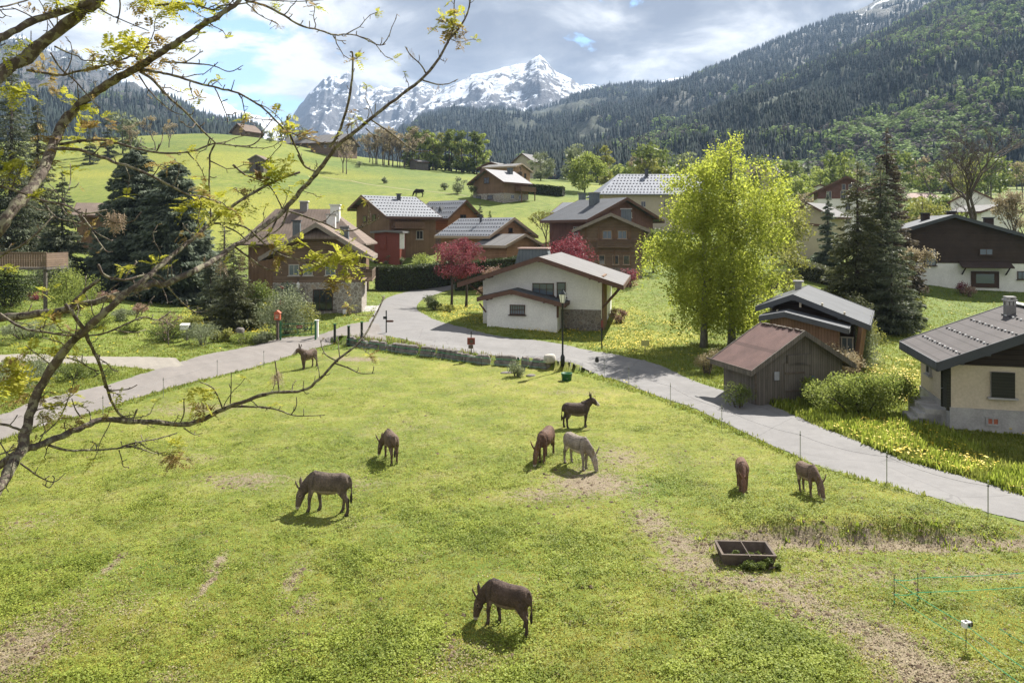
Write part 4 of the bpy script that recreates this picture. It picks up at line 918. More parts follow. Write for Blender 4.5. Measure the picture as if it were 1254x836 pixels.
def forest(name, label, grid, n, hmean, decid, keep=None, cd=(.024,.036,.027), cl=(.165,.225,.075), cb=(.085,.075,.068), seed=0, vmax=1.0, yellow=None):  # cd: conifer green made darker and bluer, with cloud shadow and haze mixed in
    X, Y, Z, nv = grid; nu = X.shape[1]
    a = rng.random(n*3)*(nv-1)*vmax; b = rng.random(n*3)*(nu-1); i = a.astype(int); j = b.astype(int); fa, fb = a-i, b-j
    bl = lambda A: (A[i,j]*(1-fa)+A[i+1,j]*fa)*(1-fb)+(A[i,j+1]*(1-fa)+A[i+1,j+1]*fa)*fb
    x, y, z = bl(X), bl(Y), bl(Z); px = 627+F*x/y; py = HY-F*(z-EYE)/y
    ok = (px > -40) & (px < 1300) & (py < 300) & (py > -40)
    if keep is not None: ok &= keep(px, py, x, y, z)
    # farther ground covers fewer pixels: thin with distance squared-ish
    x, y, z, px, py, v = [q[ok][:n] for q in (x, y, z, px, py, a/(nv-1))]
    m = len(x); dn = fbm(x*.006+seed, (y+z)*.006, 3); q = decid(px, py, v)+ (dn-.5)*1.5 > rng.random(m)*.6+.2
    kinds = q.astype(int); h_ = hmean*(.55+.7*rng.random(m))*np.where(q, .72, 1); w_ = h_*np.where(q, 1.15, .95)
    col = np.tile(np.array(cd), (m,1))*(.6+.8*rng.random((m,1))); bare = rng.random(m) < .35
    cq = np.where(bare[:,None], np.array(cb), np.array(cl)*(.65+.8*rng.random((m,1)))); col = np.where(q[:,None], cq, col)
    o = scatter_mesh(name, [conetpl(), blobtpl()], np.stack([x, y, z-.04*h_], 1), h_, w_, col, kinds, FOREST)
    tag(o, label, 'forest', kind='stuff'); return o
def near_crest(px, py, v): return v*0
clear = lambda px, py, x, y, z: ~((((px-697)/52)**2+((py-(133-(px-697)*.22))/6.5)**2 < 1) | (((px-640)/28)**2+((py-156)/6)**2 < .9) | (((px-808)/24)**2+((py-112)/5)**2 < .8)) & (fbm(x*.004, z*.01, 3) > .30)
forest('dark_forest', 'dark blue green conifer forest on the middle ridge below the snowy peak', MID, 17000, 21, lambda a, b, v: .12*(b > 165)+0*v, clear, seed=3)
forest('shaded_forest', 'dark conifer forest covering the big right mountain', RBIG, 20000, 21, lambda a, b, v: -.05+.25*(b > 150)+0*v, lambda px, py, x, y, z: ~((px > 1100) & (py < 28) & (np.abs(px-1148-(py)*-.4) < 5)) & ~((px > 1010) & (py < 20+(px-1010)*-.0) & (fbm(x*.01,z*.02,3) < .5)), seed=8)
forest('mixed_forest', 'mixed conifers and pale green spring trees on the near right slope', RNEAR, 27000, 14.5, lambda a, b, v: .12+.62*np.exp(-((a-1150+(b-110)*.7)/95)**2)+.40*(v > .93)*(a > 950)+.22*(b > 165), lambda px, py, x, y, z: ~((((px-985)*.9+(py-102)*1.55)/60)**2+((-(px-985)*.45+(py-102)*-.9)/9)**2 < 0) & (np.abs((py-116)+(px-975)*.42) > 6+.0*px) | (np.abs(px-970) > 50), seed=15)
forest('hillside_forest', 'bluish forest on the lower flank of the left mountain', LEFT, 14000, 24, lambda a, b, v: .2+0*v, lambda px, py, x, y, z: (py > 128+40*(fbm(x*.006, z*.006, 3)-.5)) | (rng.random(len(px)) < .06), seed=21, cb=(.11,.10,.09))
# snow left lying in the ski clearings of the middle ridge belongs to the ground there
# ------------------------------------------------------------------ buildings
# white gable house in the middle
H = house('white_house', 'white gabled house with stone basement corner and wide brown bargeboards beside the road', 'house', 663, 404, 60.5, -11.6, 9.9, 11.5, 4.25, 1.62, wall='white', roof='rwhite', trim='trim', ov=(1.5,.6,1.75), th=.2, base=None, sink=1.2)
win(H, 'F', .15, 3.35, 1.7, .95, 'framed', 'pane', 2, cross=1); win(H, 'F', 1.65, 3.35, .65, 1.15, 'framed', 'pane', 0, cross=1)
k = MB(); k.box((3.0,.1,.3),(3.8,.35,2.9)); k.build('stone_base', M['stone2'], H['e'])
k = MB(); k.box((5.02,1.7,2.3),(.2,3.2,4.4)); k.build('side_cladding', M['wbrown'], H['e'])
for y in (.1, 3.2, 6.5): k = MB(); k.tube([(5.0,y,1.9),(6.4,y,3.5)], .09, 4); k.build('strut', M['trim'], H['e'])
k = MB(); k.tube([(-5.0,.1,2.9),(-6.1,.1,3.6)], .08, 4); k.build('strut', M['trim'], H['e'])
k = MB(); k.box((1.35,-.12,.75),(.5,.12,1.1)); o = k.build('cupboard_door', M['red'], H['e'])
chimney(H, -1.5, 5.2, 3.3, 1.5, 6.55, 'slate', 'rpink', .24)
A = house('garage', 'low white garage annex with small barred window in front of the white house', 'garage', 639, 401.5, 58.6, -11.6, 5.7, 2.2, 2.05, .85, wall='white', roof='rdark', trim='trim', ov=(.55,.1,.65), th=.16, rxo=-.75, sink=1.2)
win(A, 'F', -.35, 1.45, 1.15, .72, 'framed', 'pane', 5, cross=1)
k = MB(); k.tube([(-2.9,-.1,1.2),(-3.45,-.1,1.9)], .07, 4); k.build('strut', M['trim'], A['e']); k = MB(); k.tube([(2.9,-.1,.9),(2.9,-.1,1.9)], .09, 4); k.build('strut', M['trim'], A['e'])

# beige house at the right edge
H = house('beige_house', 'beige rendered house with dark timber gable and concrete footing at the right edge', 'house', 1254, 531, 28.9, -14.6, 7.8, 4.35, 3.05, 1.62, wall='stucco', roof='rgrey', base='concrete', base_h=.95, gable='wblack', gable_z=2.72, guards=[(-3.85,-.85,15,.36),(-2.85,-.85,15,.36),(-1.85,-.85,15,.36),(-.95,-.85,11,.4)], ov=(1.0,.45,.75), th=.2, trim='rdark', sink=1, z=.0)
H['e'].location = (*(np.array([18.1,30.3])+3.9*np.array([.968,-.252])), 0)
e = H['e']
MB().box((0,1.95,H['zr']+.26),(.28,5.6,.05)).build('ridge_cap', M['whitep'], e)
win(H, 'F', -2.05, 1.98, .78, .95, 'concrete', 'shutter', 0, shutters=None)
k = MB(); k.box((-2.26,-.11,1.98),(.42,.06,1.02)); k.box((-1.84,-.11,1.98),(.42,.06,1.02)); k.build('shutter', M['shutter'], e)
door(H, 'L', .42, .62, 1.7, .85, 'shutter'); win(H, 'L', 2.9, 2.15, .5, .7, 'concrete', 'shutter', 0)
for x in (-2.4,-.25): win(H, 'F', x, .48, .42, .28, 'concrete', 'redbrick', 1, name='vent', sill=False)
k = MB()
for i in range(3): k.box((-4.3-.28*i, 1.1, .62-.2*i-.3), (.9-.0*i, 1.3, .8-.0*i))
k.box((-4.35,2.3,.15),(.9,1.2,1.2)); k.build('steps', M['concrete'], e)
chimney(H, -.75, 2.9, .36, .40, 4.95, 'brick', 'concrete', 0, True)
k = MB(); k.tube([(-3.95-.72,-1.0,2.62),(-3.95-.72,4.8,2.62)], .07, 6); k.build('gutter', M['metal'], e)
k = MB(); k.prism([(0,-1.3,-.2),(3.9,-1.3,-.2),(3.9,-.1,.85),(1.2,-.1,.75),(.4,-.2,.2)], (0,.05,0)) if False else k.box((1.6,-.8,.1),(3.2,1.5,.55)); k.build('concrete_ramp', M['concrete'], e)

# grey weathered shed with rusty roof
H = house('shed', 'weathered grey plank shed with rust red corrugated roof beside the road', 'shed', 922, 497, 34.5, 17, 4.9, 2.7, 1.85, 1.45, wall='wgrey', roof='rrust', ov=(.30,.35,.5), th=.07, trim='wgrey', sink=1, purlin=False, z=0)
c_, s_ = math.cos(R(17)), math.sin(R(17)); H['e'].location = (11.5+2.45*c_, 34.6+2.45*s_, .08); e = H['e']
k = MB(); k.box((-.35,-.04,.95),(1.15,.06,1.75)); o = k.build('door', M['wgrey'], e); k = MB()
for z in (.5,1.35): k.box((-.35,-.09,z),(1.1,.03,.09))
k.tube([(.1,-.08,.95),(.1,-.15,.95),(.1,-.15,1.1),(.1,-.08,1.1)],.015,5); k.build('hinge', M['rusty'], o)
MB().box((-1.35,-.05,1.25),(.27,.03,.40)).build('notice', M['greyp'], e); MB().box((.68,-.05,.95),(.22,.03,.42)).build('patch_board', M['pane'], e)
k = MB(); k.tube([(-2.62,-.22,1.72),(-2.6,-.16,1.5),(-2.55,-.1,.05)],.05,6); k.tube([(-2.98,-.3,1.62),(-2.98,3.4,1.62)],.05,6); k.build('drainpipe', M['rusty'], e)
k = MB(); 
for i in range(26): k.box((random.uniform(-.08,.08), -.2+i*.12, H['zr']+.055+random.random()*.02), (.16*random.random()+.08,.14,.05), random.random()*3)
k.build('ridge_debris', M['rusty'], e)
k = MB(); k.box((0,-.02,1.9),(.2,.08,.1)); 
MB().box((-.1,-.045,1.95),(1.3,.05,.5)).build('hatch', M['wgrey'], e)

# dark chalet behind the shed
H = house('chalet', 'dark brown chalet with grey seamed roof and slanting corner post behind the shed', 'chalet', 995, 440, 44.2, -27.5, 4.6, 7.2, 3.0, 1.27, wall='wblack', roof='rmid', ov=(.9,.6,.8), th=.14, trim='rdark', z=0, rxo=-1.0)
e = H['e']; k = MB(); k.tube([(2.4,-.5,0),(2.75,-.8,2.7)], .22, 4); k.build('corner_post', M['wbrown'], e)
for x in (-1.9,-.6,.6,1.8): k = MB(); k.box((x,-.75,H['zr']-H['sl']*abs(x)-.22),(.1,.25,.3)); k.build('beam_end', M['cream'], e)
win(H, 'F', 1.9, 1.5, .6, .9, 'frame', 'pane', 1); chimney(H, -1.4, 5.5, .4, .4, 4.75, 'concrete')
A = house('annex', 'low brown plank annex with grey roof tucked against the dark chalet', 'annex', 984, 445, 42.4, -27.5, 3.7, 1.3, 2.75, .65, wall='wbrown', roof='rmid', ov=(.4,.1,.5), th=.12, trim='rdark', rxo=-1.0, z=0)

# dark gable house far right
H = house('gable_house', 'big dark timber house on white ground floor with canopy over its door', 'house', 1195, 352, 83.5, -14, 13.4, 7, 5.2, 2.9, wall='white', roof='rdark', gable='wdark', gable_z=2.75, rxo=-2.4, ov=(.8,.6,.8), trim='rdark', th=.2, sink=2)
win(H, 'F', -4.7, 3.35, 1.15, 1.75, 'framed', 'pane', 0, off=.08); win(H, 'F', 1.0, 4.05, 1.3, .65, 'framed', 'pane', 1, off=.08)
door(H, 'F', .9, 2.6, 1.75, 0, 'framed', 'pane'); win(H, 'F', 4.6, 1.45, .85, .85, 'framed', 'pane', 1)
win(H, 'F', 1.1, .9, .01, .01) if False else None
k = MB(); k.prism([(-1.8,-.09,2.95),(-1.8,-1.4,2.35),(-1.8,-1.4,2.25),(-1.8,-.09,2.85)], (5.2,0,0)); k.tube([(-1.4,-.05,1.5),(-1.4,-1.2,2.3)], .09, 4); k.tube([(3.0,-.05,1.5),(3.0,-1.2,2.3)], .09, 4); k.build('canopy', M['wdark'], H['e'])
chimney(H, -4.1, 4, .8, .8, 8.5, 'wdark', 'rdark'); chimney(H, -1.0, 5, .75, .75, 8.7, 'wdark', 'rdark'); chimney(H, 2.3, 3, .85, .8, 7.9, 'wdark', 'rdark')

# stone and timber house on the left of the road
H = house('stone_house', 'timber and stone house with half hipped tile roof and balcony left of the road', 'house', 389, 384, 70.5, 7.8, 8.2, 8.0, 5.9, 2.55, wall='wold', roof='rtile', base='stone', base_h=3.0, ov=(1.3,.8,1.1), th=.26, trim='trimg', sink=1.5)
e = H['e']
k = MB(); zr = H['zr']; s = H['sl']; q = 2.1      # half hip in front of the gable top
k.add([(-q,-1.42,zr-s*q+.22),(q,-1.42,zr-s*q+.22),(0,.5,zr+.34),(-q,-1.42,zr-s*q+.02),(q,-1.42,zr-s*q+.02),(0,.5,zr+.1)], [(0,1,2),(3,5,4),(0,3,4,1),(1,4,5,2),(2,5,3,0)])
k.build('half_hip', M['rtile'], e)
for u, z, w2 in ((-2.2,3.9,.9),(-.9,3.9,.8),(1.2,3.9,.9)): win(H, 'F', u, z+.3, w2, 1.0, 'frame', 'pane', 1, shutters=None)
win(H, 'F', .5, 1.3, 1.8, 2.0, 'framed', 'glass', 2, sill=False); win(H, 'R', 2.6, 2.2, .7, 1.0, 'frame', 'pane', 0); win(H, 'R', 3, 4.7, .7, .9, 'frame', 'pane', 0)
railing(H, -.6, 6, 0, 3.15, 1.1, 'wold', .95, 'R'); door(H, 'F', -2.3, .95, 2.0, 0, 'framed', None)
k = MB(); k.box((2.6,-.6,-.02),(.35,.4,.9)); k.build('gate_pillar', M['white'], e)
k = MB(); k.box((4.9,2.8,-.1),(1.5,8,.25)); k.build('terrace', M['concrete'], e)
chimney(H, -2.4, 3, .7, .7, 8.9, 'slate', 'rdark'); chimney(H, 2.2, 3.6, .9, .9, 8.35, 'slate', 'concrete', .1)
chimney(H, .6, 6.5, .9, .9, 9.6, 'white', 'concrete')
# wall lantern on its bracket
k = MB(); p = np.array([-.9,-.05,3.2]); k.tube([(-1.75,-.05,3.2),(-1.75,-.5,3.35),(-1.75,-.5,3.1)], .03, 5); o = k.build('lantern_bracket', M['metal'], e)
k = MB(); k.lathe([(.05,.0),(.12,.05),(.2,.45),(.22,.46),(.05,.62),(.03,.7)], (-1.75,-.5,2.42), 6); k.build('lantern', M['lamp'], o)
Hb = hip_house('tiled_roof_house', 'long house with a wide old brown tiled roof behind the stone house', 'house', 372, 330, 88, 4, 10, 13, 6.0, 3.6, 2, 4.2, 'wbrown', 'rtile', ov=1.0, z=1.2)
chimney(Hb, -1.0, 5, .9, .9, 10.7, 'brick', 'white'); chimney(Hb, 3.2, 3.2, 1.1, 1.0, 10.2, 'white', 'white')

# three chalets at the foot of the meadow
H = house('chalet', 'brown chalet with silver roof dotted by snow guards left of the two smaller chalets', 'chalet', 456, 300, 118, -50, 10.6, 8.6, 4.7, 3.1, wall='wbrown', roof='rsteel', ov=(1.1,.6,1.0), th=.25, rxo=-1.6, stops=1.0, trim='trim')
win(H, 'F', .6, 4.4, 1.0, .9, 'framed', 'glass', 1); win(H, 'F', -2.4, 4.2, 1.0, .9, 'framed', 'glass', 0); win(H, 'R', 5.5, 1.6, 1.2, 1.3, 'frame', 'glass', 1); railing(H, .5, 6, 0, 2.7, 1.0, 'wbrown', .9, 'R'); chimney(H, -.2, 5, .5, .5, 8.3, 'rdark', 'rdark')
A = house('garden_shed', 'dull red garden shed with pale flat roof against the brown chalet', 'shed', 474, 305, 112, -8, 4.0, 3.2, 2.6, .15, wall='red', roof='rwhite', ov=(.4,.2,.5), th=.14, trim='rwhite', purlin=False)
k = MB(); k.box((2.35,-.02,1.2),(.7,.1,2.3)); k.build('side_panel', M['white'], A['e']); door(A, 'F', -.6, .9, 1.9, 0, 'red')
H = house('chalet', 'red brown chalet on a stone base with two dormer lights in its roof', 'chalet', 567, 300, 128, 48, 7.2, 8.2, 5.0, 2.6, wall='wred', roof='rsteel', base='stone2', base_h=2.6, ov=(.9,.5,.9), th=.22, stops=1.0, trim='trim')
win(H, 'F', 0, 4.6, 1.3, 1.3, 'framed', 'glass', 1); win(H, 'L', 4.5, 1.5, .8, .9, 'frame', 'glass', 0)
for y in (3.0,5.0):
    k = MB(); x = -2.2; z_ = H['zr']-H['sl']*2.2+.25; k.prism([(x-.5,y-.45,z_-.3),(x-.5,y+.45,z_-.3),(x-.5,y,z_+.55)], (.9,0,0)); k.build('dormer', M['rdark'], H['e'])
H = house('chalet', 'honey coloured chalet with silver roof standing behind the maple and the hedge', 'chalet', 625, 322, 106, 45, 8.4, 10.6, 4.1, 2.25, wall='worange', roof='rsteel', ov=(.8,.5,.8), th=.22, stops=1.0, trim='trimw')
win(H, 'F', 0, 4.7, .7, .6, 'framed', 'glass', 0); win(H, 'F', 1.6, 2.2, 1.0, 1.1, 'framed', 'glass', 1); chimney(H, -1.2, 5, .25, .25, 7.0, 'rdark', 'rdark')
A = house('carport', 'low carport with grey roof beside the honey coloured chalet', 'carport', 640, 325, 100, 40, 5.6, 6.0, 2.9, 1.2, wall='worange', roof='rwhite', ov=(.6,.4,.8), th=.18, trim='trimw')

# old log chalet and the houses round it
H = house('log_chalet', 'old weathered log chalet with carved balcony and small windows behind the birches', 'chalet', 748, 338, 91, -8, 7.6, 8, 5.9, 1.65, wall='wold', roof='rwhite', ov=(1.2,.6,.9), th=.22, trim='trimg', base='stone2', base_h=1.0, sink=2)
for u in (-.45,1.4): win(H, 'F', u, 5.1, 1.05, .95, 'trimw', 'pane', 1, shutters='wbrown')
for u in (-1.1,.6,1.9): win(H, 'F', u, 2.0, .7, 1.1, 'trimw', 'glass', 0)
railing(H, -1.7, 2.6, 0, 3.6, .8, 'wold', .7); k = MB()
for u in (-3.1,-1.5,.45,2.4): k.box((u,-.06,3.6),(.16,.1,5))
k.box((0,-.07,4.3),(7.4,.12,.16)); k.box((0,-.07,2.9),(7.4,.12,.14)); k.build('timber_frame', M['wbrown'], H['e']); chimney(H, 1.9, 1.9, 1.3, 1.0, 8.3, 'slate', 'concrete', .05)
H = house('dark_roofed_house', 'plum brown house with a wide dark grey roof above the crimson shrub', 'house', 762, 322, 104, 33, 11.8, 9.4, 6.4, 2.6, wall='wplum', roof='rdark', ov=(1.0,.5,1.3), th=.24, trim='trim')
chimney(H, -1.8, 4, 1.1, 1.1, 10.0, 'slate', 'concrete'); win(H, 'F', 1.2, 6.8, 1.0, .7, 'frame', 'pane', 1); win(H, 'L', 3, 4.6, 1.0, 1.0, 'frame', 'pane', 1)
H = house('small_gable_house', 'small house with a dark red gable and grey roof left of the silver roofed house', 'house', 738, 300, 126, 50, 6, 8, 6.6, 1.5, wall='wplum', roof='rsteel', ov=(.6,.4,.8), th=.2, trim='red', z=5)
chimney(H, -1.8, 3, .9, .9, 9.6, 'slate', 'slate')
Hb = hip_house('silver_roofed_house', 'large cream house with a broad silver tiled roof behind the log chalet', 'house', 800, 285, 145, 3, 15, 20, 9.5, 4.0, 4.5, 0, 'cream', 'rlight', ov=1.0, stops=1.1, z=6.3)
for x in (-2,2.5,5): win(dict(e=Hb['e'], a=0, b=0), 'F', x, 7.2, .9, 1.1, 'frame', 'glass', 1)
chimney(Hb, .2, 6.5, .6, .6, 14.6, 'rdark', 'rdark')

# houses up on the meadow
H = house('meadow_chalet', 'larch chalet with a silver roof and side balcony standing on the yellow meadow', 'chalet', 598, 247, 173, -40, 9.6, 9.0, 4.7, 2.7, wall='wbrown', roof='rsteel2', base='stone', base_h=1.9, ov=(1.2,.5,1.0), th=.25, trim='trim')
win(H, 'F', -.5, 5.0, 1.6, 1.3, 'framed', 'glass', 1); win(H, 'F', .6, 1.0, 1.6, .9, 'framed', 'glass', 1); win(H, 'F', -3, 1.0, 1.4, .9, 'framed', 'glass', 1); win(H, 'R', 3, 1.1, 1.1, .9, 'frame', 'glass', 1); win(H, 'R', 6, 1.1, 1.2, .9, 'frame', 'glass', 1)
railing(H, 4.0, 9.6, 0, 2.5, 2.0, 'wbrown', 1.0, 'R'); 
for y in (9.3, 4.3): k = MB(); k.box((6.6,y,.5),(.2,.2,4)); k.build('balcony_post', M['wbrown'], H['e'])
chimney(H, 1.2, 6.5, 1.0, 1.0, 8.2, 'slate', 'slate')
H = house('meadow_house', 'small plum brown house with pale roof just behind the meadow chalet', 'house', 602, 228, 228, -30, 8.5, 6, 5.8, 1.5, wall='wplum', roof='rwhite', ov=(.8,.5,.8), th=.25); win(H, 'F', .5, 4.8, 1, .9, 'frame', 'glass', 1)
H = house('long_house', 'long pinkish timber house with shallow roof above a dark hedge on the meadow', 'house', 640, 232, 208, 62, 9.4, 9.5, 5.4, 1.6, wall='pinkw', roof='rwhite', ov=(.6,.6,.8), th=.25, trim='trimw', rxo=-1.5)
H = house('long_barn', 'long pinkish timber barn with shallow roof above a dark hedge on the meadow', 'barn', 653, 228, 205, 0, 8.6, 6, 4.9, .5, wall='pinkw', roof='rwhite', ov=(.6,.6,.7), th=.22, trim='trim', rxo=-4) if False else H
for u in (-2.5, 1.5): win(H, 'F', u, 4.0, .9, 1.1, 'framed', 'glass', 0)
H = house('white_roof_house', 'distant house with a white roof among trees beyond the long pinkish house', 'house', 640, 215, 290, -35, 9, 10, 5.5, 3.0, wall='cream', roof='rwhite', ov=(.6,.5,.8), th=.25)
H = house('meadow_shed', 'lone grey shed standing on the green meadow', 'shed', 314, 208, 205, -6, 4.2, 4.0, 3.0, 1.1, wall='wgrey', roof='rtile', ov=(.3,.3,.35), th=.12, trim='trimg', purlin=False); door(H, 'F', .5, 1.0, 1.9, 0, 'wdark')
H = house('meadow_hut', 'tiny low hut with slanting pale roof at the top of the meadow', 'hut', 506, 204, 285, -50, 4.5, 5.5, 1.8, .9, wall='wgrey', roof='rwhite', ov=(.3,.3,.4), th=.14, purlin=False)
H = house('farmhouse', 'grey roofed farmhouse half hidden by branches on the crest of the meadow', 'farmhouse', 426, 188, 300, 70, 14, 13, 4.2, 3.6, wall='wold', roof='rwhite', ov=(.8,.6,1.2), th=.3); win(H, 'L', 6, 2.4, 1.2, 1.2, 'frame', 'glass', 1)
H = house('farmhouse', 'small brown farmhouse on the meadow crest left of the grey roofed one', 'farmhouse', 292, 170, 340, -30, 9, 9, 3.6, 3.2, wall='wold', roof='rtile', ov=(.8,.6,1.0), th=.3)
H = house('farmhouse', 'long low grey roofed farm building on the crest nearest the left mountain', 'farmhouse', 388, 184, 320, 75, 8, 14, 3.0, 2.6, wall='wgrey', roof='rwhite', ov=(.6,.6,1.0), th=.3)

# village on the right
H = house('village_house', 'tall house with plum timber gable over white lower storeys behind the spruces', 'house', 1036, 300, 168, -18, 12, 11, 12.4, 3.0, wall='white', roof='rsteel', gable='wplum', gable_z=10.6, ov=(1.1,.6,1.2), th=.28)
for u in (-.5,.9): win(H, 'F', u, 13.2, .7, 1.3, 'frame', 'glass', 0, off=.08)
for u, z in ((-3.6,11.4),(-.6,11.4),(.4,8.6),(.4,5.8),(3.4,5.8),(3.4,8.6),(-3.6,8.6)): win(H, 'F', u, z, 1.0, 1.8, 'frame', 'glass', 1, off=.08 if z > 10 else 0)
H = house('white_house', 'plain white flat gabled block left of the tall plum timber house', 'house', 1004, 262, 215, -20, 9, 8, 6.5, 2.0, wall='white', roof='rsteel2', ov=(.4,.4,.5), th=.2)
H = house('low_house', 'low house with sloping pale roof partly hidden by the small blue spruce', 'house', 990, 300, 128, -42, 7, 8, 5.2, 2.0, wall='cream', roof='rwhite', ov=(.8,.5,1.0), th=.2)
H = house('garage', 'cream walled garage with flat roof right of the birches', 'garage', 992, 316, 112, -5, 4.4, 5, 4.9, .2, wall='cream', roof='rdark', ov=(.2,.2,.3), th=.15, purlin=False)
Hb = hip_house('pink_roofed_house', 'wide distant house with pinkish tiled roof behind the tall spruce', 'house', 1134, 262, 255, -6, 12, 17, 8.5, 3.5, 4, 4, 'cream', 'rpink', ov=1.0, z=9.5)
Hb = hip_house('dormered_house', 'small distant house with brown gable above the pinkish roof', 'house', 1158, 230, 330, 8, 9, 9, 6.5, 3.0, 0, 0, 'wplum', 'rtile', ov=1.0, z=24)
H = house('white_hall', 'long white walled hall with white roof seen through the bare tree', 'hall', 1192, 285, 150, -30, 8, 12, 6.4, 2.2, wall='white', roof='rwhite', ov=(.3,.3,.5), th=.2)
H = house('white_hall', 'low white outbuilding just behind the dark gable house chimneys', 'outbuilding', 1225, 290, 135, 10, 8, 8, 4.6, 1.2, wall='white', roof='rwhite', ov=(.3,.3,.5), th=.2)
H = house('village_house', 'distant cream house with pale roof just right of the birch crowns', 'house', 944, 232, 300, -40, 9, 9, 6, 3, wall='cream', roof='rwhite', ov=(.6,.5,.8), th=.25)
H = house('village_house', 'brown distant house with tiled roof at the foot of the wooded slope', 'house', 792, 213, 340, -35, 11, 11, 6.0, 3, wall='wbrown', roof='rtile', ov=(.6,.5,.8), th=.25)
# left garden
H = house('cottage', 'low cottage with pale roof hidden behind the big left spruces', 'cottage', 100, 290, 112, -70, 7, 8, 3.4, 1.6, wall='wbrown', roof='rtile', ov=(.6,.5,.8), th=.2)
Hb = hip_house('pavilion', 'small timber pavilion with brown pyramid roof at the far left', 'pavilion', 32, 300, 112, 5, 3.0, 3.0, 2.4, 1.2, 1.49, 1.49, 'wbrown', 'rtile', ov=.45, z=6.2)
Hb = hip_house('cottage', 'cottage with grey tile roof at the left edge behind the branches', 'cottage', -50, 300, 85, 0, 8, 9, 4.0, 2.0, 3, 3, 'stucco', 'rtile', ov=.6, z=3.5)
# ------------------------------------------------------------------ donkeys and the horse
def dk(name_label, px, py, head, col, **kw):
    p = at(px, py); return animal('donkey', name_label, (p[0], p[1]), head, col, **kw)
BR = (.095,.068,.052)
dk('dark brown donkey grazing alone in front, nearest to the camera', 622, 768, 146, (.085,.058,.045), yaw=8, sc=.86, stag=1, mane=.5)
dk('grey brown donkey grazing sideways with pale belly, left of centre', 402, 626, 167, (.125,.098,.078), yaw=4, sc=1.06, stag=1.2)
dk('small brown donkey seen from behind, head down, right of the sideways grazing one', 479, 564, 112, (.13,.09,.065), yaw=28, sc=.95, stag=.6)
dk('dark donkey standing with its head raised above the grazing pair', 706, 522, 14, (.075,.055,.045), graze=False, sc=.95, stag=.5, yaw=-8)
dk('reddish brown donkey grazing beside the pale grey one', 668, 562, 250, (.125,.072,.05), yaw=-10, sc=1.02, stag=.9)
dk('pale grey donkey grazing beside the reddish one', 707, 571, 304, (.25,.215,.18), yaw=10, sc=1.0, stag=-.6, mane=.35)
dk('russet donkey grazing head on near the road, left of the grey faced one', 909, 597, 258, (.15,.085,.058), yaw=-4, sc=.84, stag=.5)
dk('grey faced brown donkey grazing head on, rightmost of the herd', 991, 604, 276, (.15,.105,.08), yaw=4, sc=.84, stag=.8, muzz=(.5,.46,.4))
dk('brown donkey standing at the driveway edge near the gate', 378, 450, 242, (.12,.085,.065), graze=False, sc=1.0, yaw=-25, stag=.6)
p = at(513, 241); animal('horse', 'small dark horse grazing far up on the yellow meadow', (p[0], p[1]), 172, (.02,.016,.014), sc=1.65, horse=True, cat='horse', group=None, stag=.6, belly=1.0, muzz=(.03,.03,.03))

# ------------------------------------------------------------------ trees
def A3(x, y, d=None):
    if d is None: return at(x, y)
    X = (x-627)/F*d; return (X, d, hz(X, d))
p = at(866, 427)
tree('birch', 'tall yellow green birch, left trunk of the pair beside the road', A3(862, 0, 52), 14.4, 10.2, 'ovate', .09, 38000, .145, 140, .92, MV['birch'], MV['bark_birch'], nl=26, r0=.26, hang=.9, asp=.75)
tree('birch', 'tallest yellow green birch, right trunk of the pair beside the road', A3(896, 0, 52.5), 15.8, 9.6, 'ovate', .11, 38000, .145, 140, .92, MV['birch'], MV['bark_birch'], nl=26, r0=.28, hang=.9, asp=.75)
tree('young_tree', 'slighter pale green tree leaning out behind the birches toward the garage', A3(945, 0, 64), 10, 6, 'round', .15, 3500, .2, 26, .9, MV['yellowg'], MV['bark'], nl=16, hang=.6)
tree('maple', 'maroon leaved tree on two slim trunks inside the road bend', A3(563, 0, 80), 7.6, 5.8, 'round', .44, 7500, .16, 60, .72, MV['maroon'], MV['bark_dark'], nl=16, trunks=((-.9,0),(.7,0)), r0=.15)
bare_tree('blossom_tree', 'half bare tree with pinkish blossom right of the maroon tree', A3(602, 0, 74), 6.0, 4.5, MV['bark'], 5, r0=.12, seed=5, leafm=MV['pinkb'], nleaf=1300, ls=.15, spread=.75)
bush('shrub', 'big crimson leaved shrub behind the white house roof', A3(697, 0, 80), 5.8, 8.0, MV['crimson'], 9000, .17, K=26, cat='shrub')
bush('shrub', 'small plum leaved shrub below the log chalet windows', A3(770, 0, 84), 3.0, 2.6, MV['maroon'], 1200, .16, cat='shrub')
# big spruces left
conifer('spruce', 'massive grey green spruce, left of the two that hide the cottage', A3(168, 0, 84), 17.0, 12, MV['spruce'], MV['bark_dark'], 60000, .05, .62, .30, power=.55, whorl=420)
conifer('spruce', 'broad grey green spruce, right of the two that hide the cottage', A3(214, 0, 82), 15.6, 12, MV['spruce'], MV['bark_dark'], 60000, .08, .62, .30, power=.5, whorl=420)
conifer('spruce', 'dark spruce left of the massive pair above the wooden deck', A3(76, 0, 82), 12.2, 6.4, MV['dark'], MV['bark_dark'], 12000, .04, .42, .35, power=.8)
conifer('spruce', 'very tall dark spruce rising at the left edge of the view', A3(14, 0, 88), 25, 10, MV['dark'], MV['bark_dark'], 20000, .05, .42, .4, power=.8)
conifer('spruce', 'tall dark spruce second from the left edge', A3(46, 0, 94), 21.5, 8, MV['olive'], MV['bark_dark'], 15000, .05, .42, .4, power=.8)
conifer('larch', 'thin young larch standing right of the big spruces', A3(275, 0, 76), 11.2, 3.6, MV['olive'], MV['bark'], 1500, .1, .26, .15, power=1)
conifer('cypress', 'olive green conifer behind the gate, with open lower boughs', A3(286, 0, 60), 6.6, 5.2, MV['olive'], MV['bark_dark'], 11000, .03, .3, .3, power=.6, whorl=150)
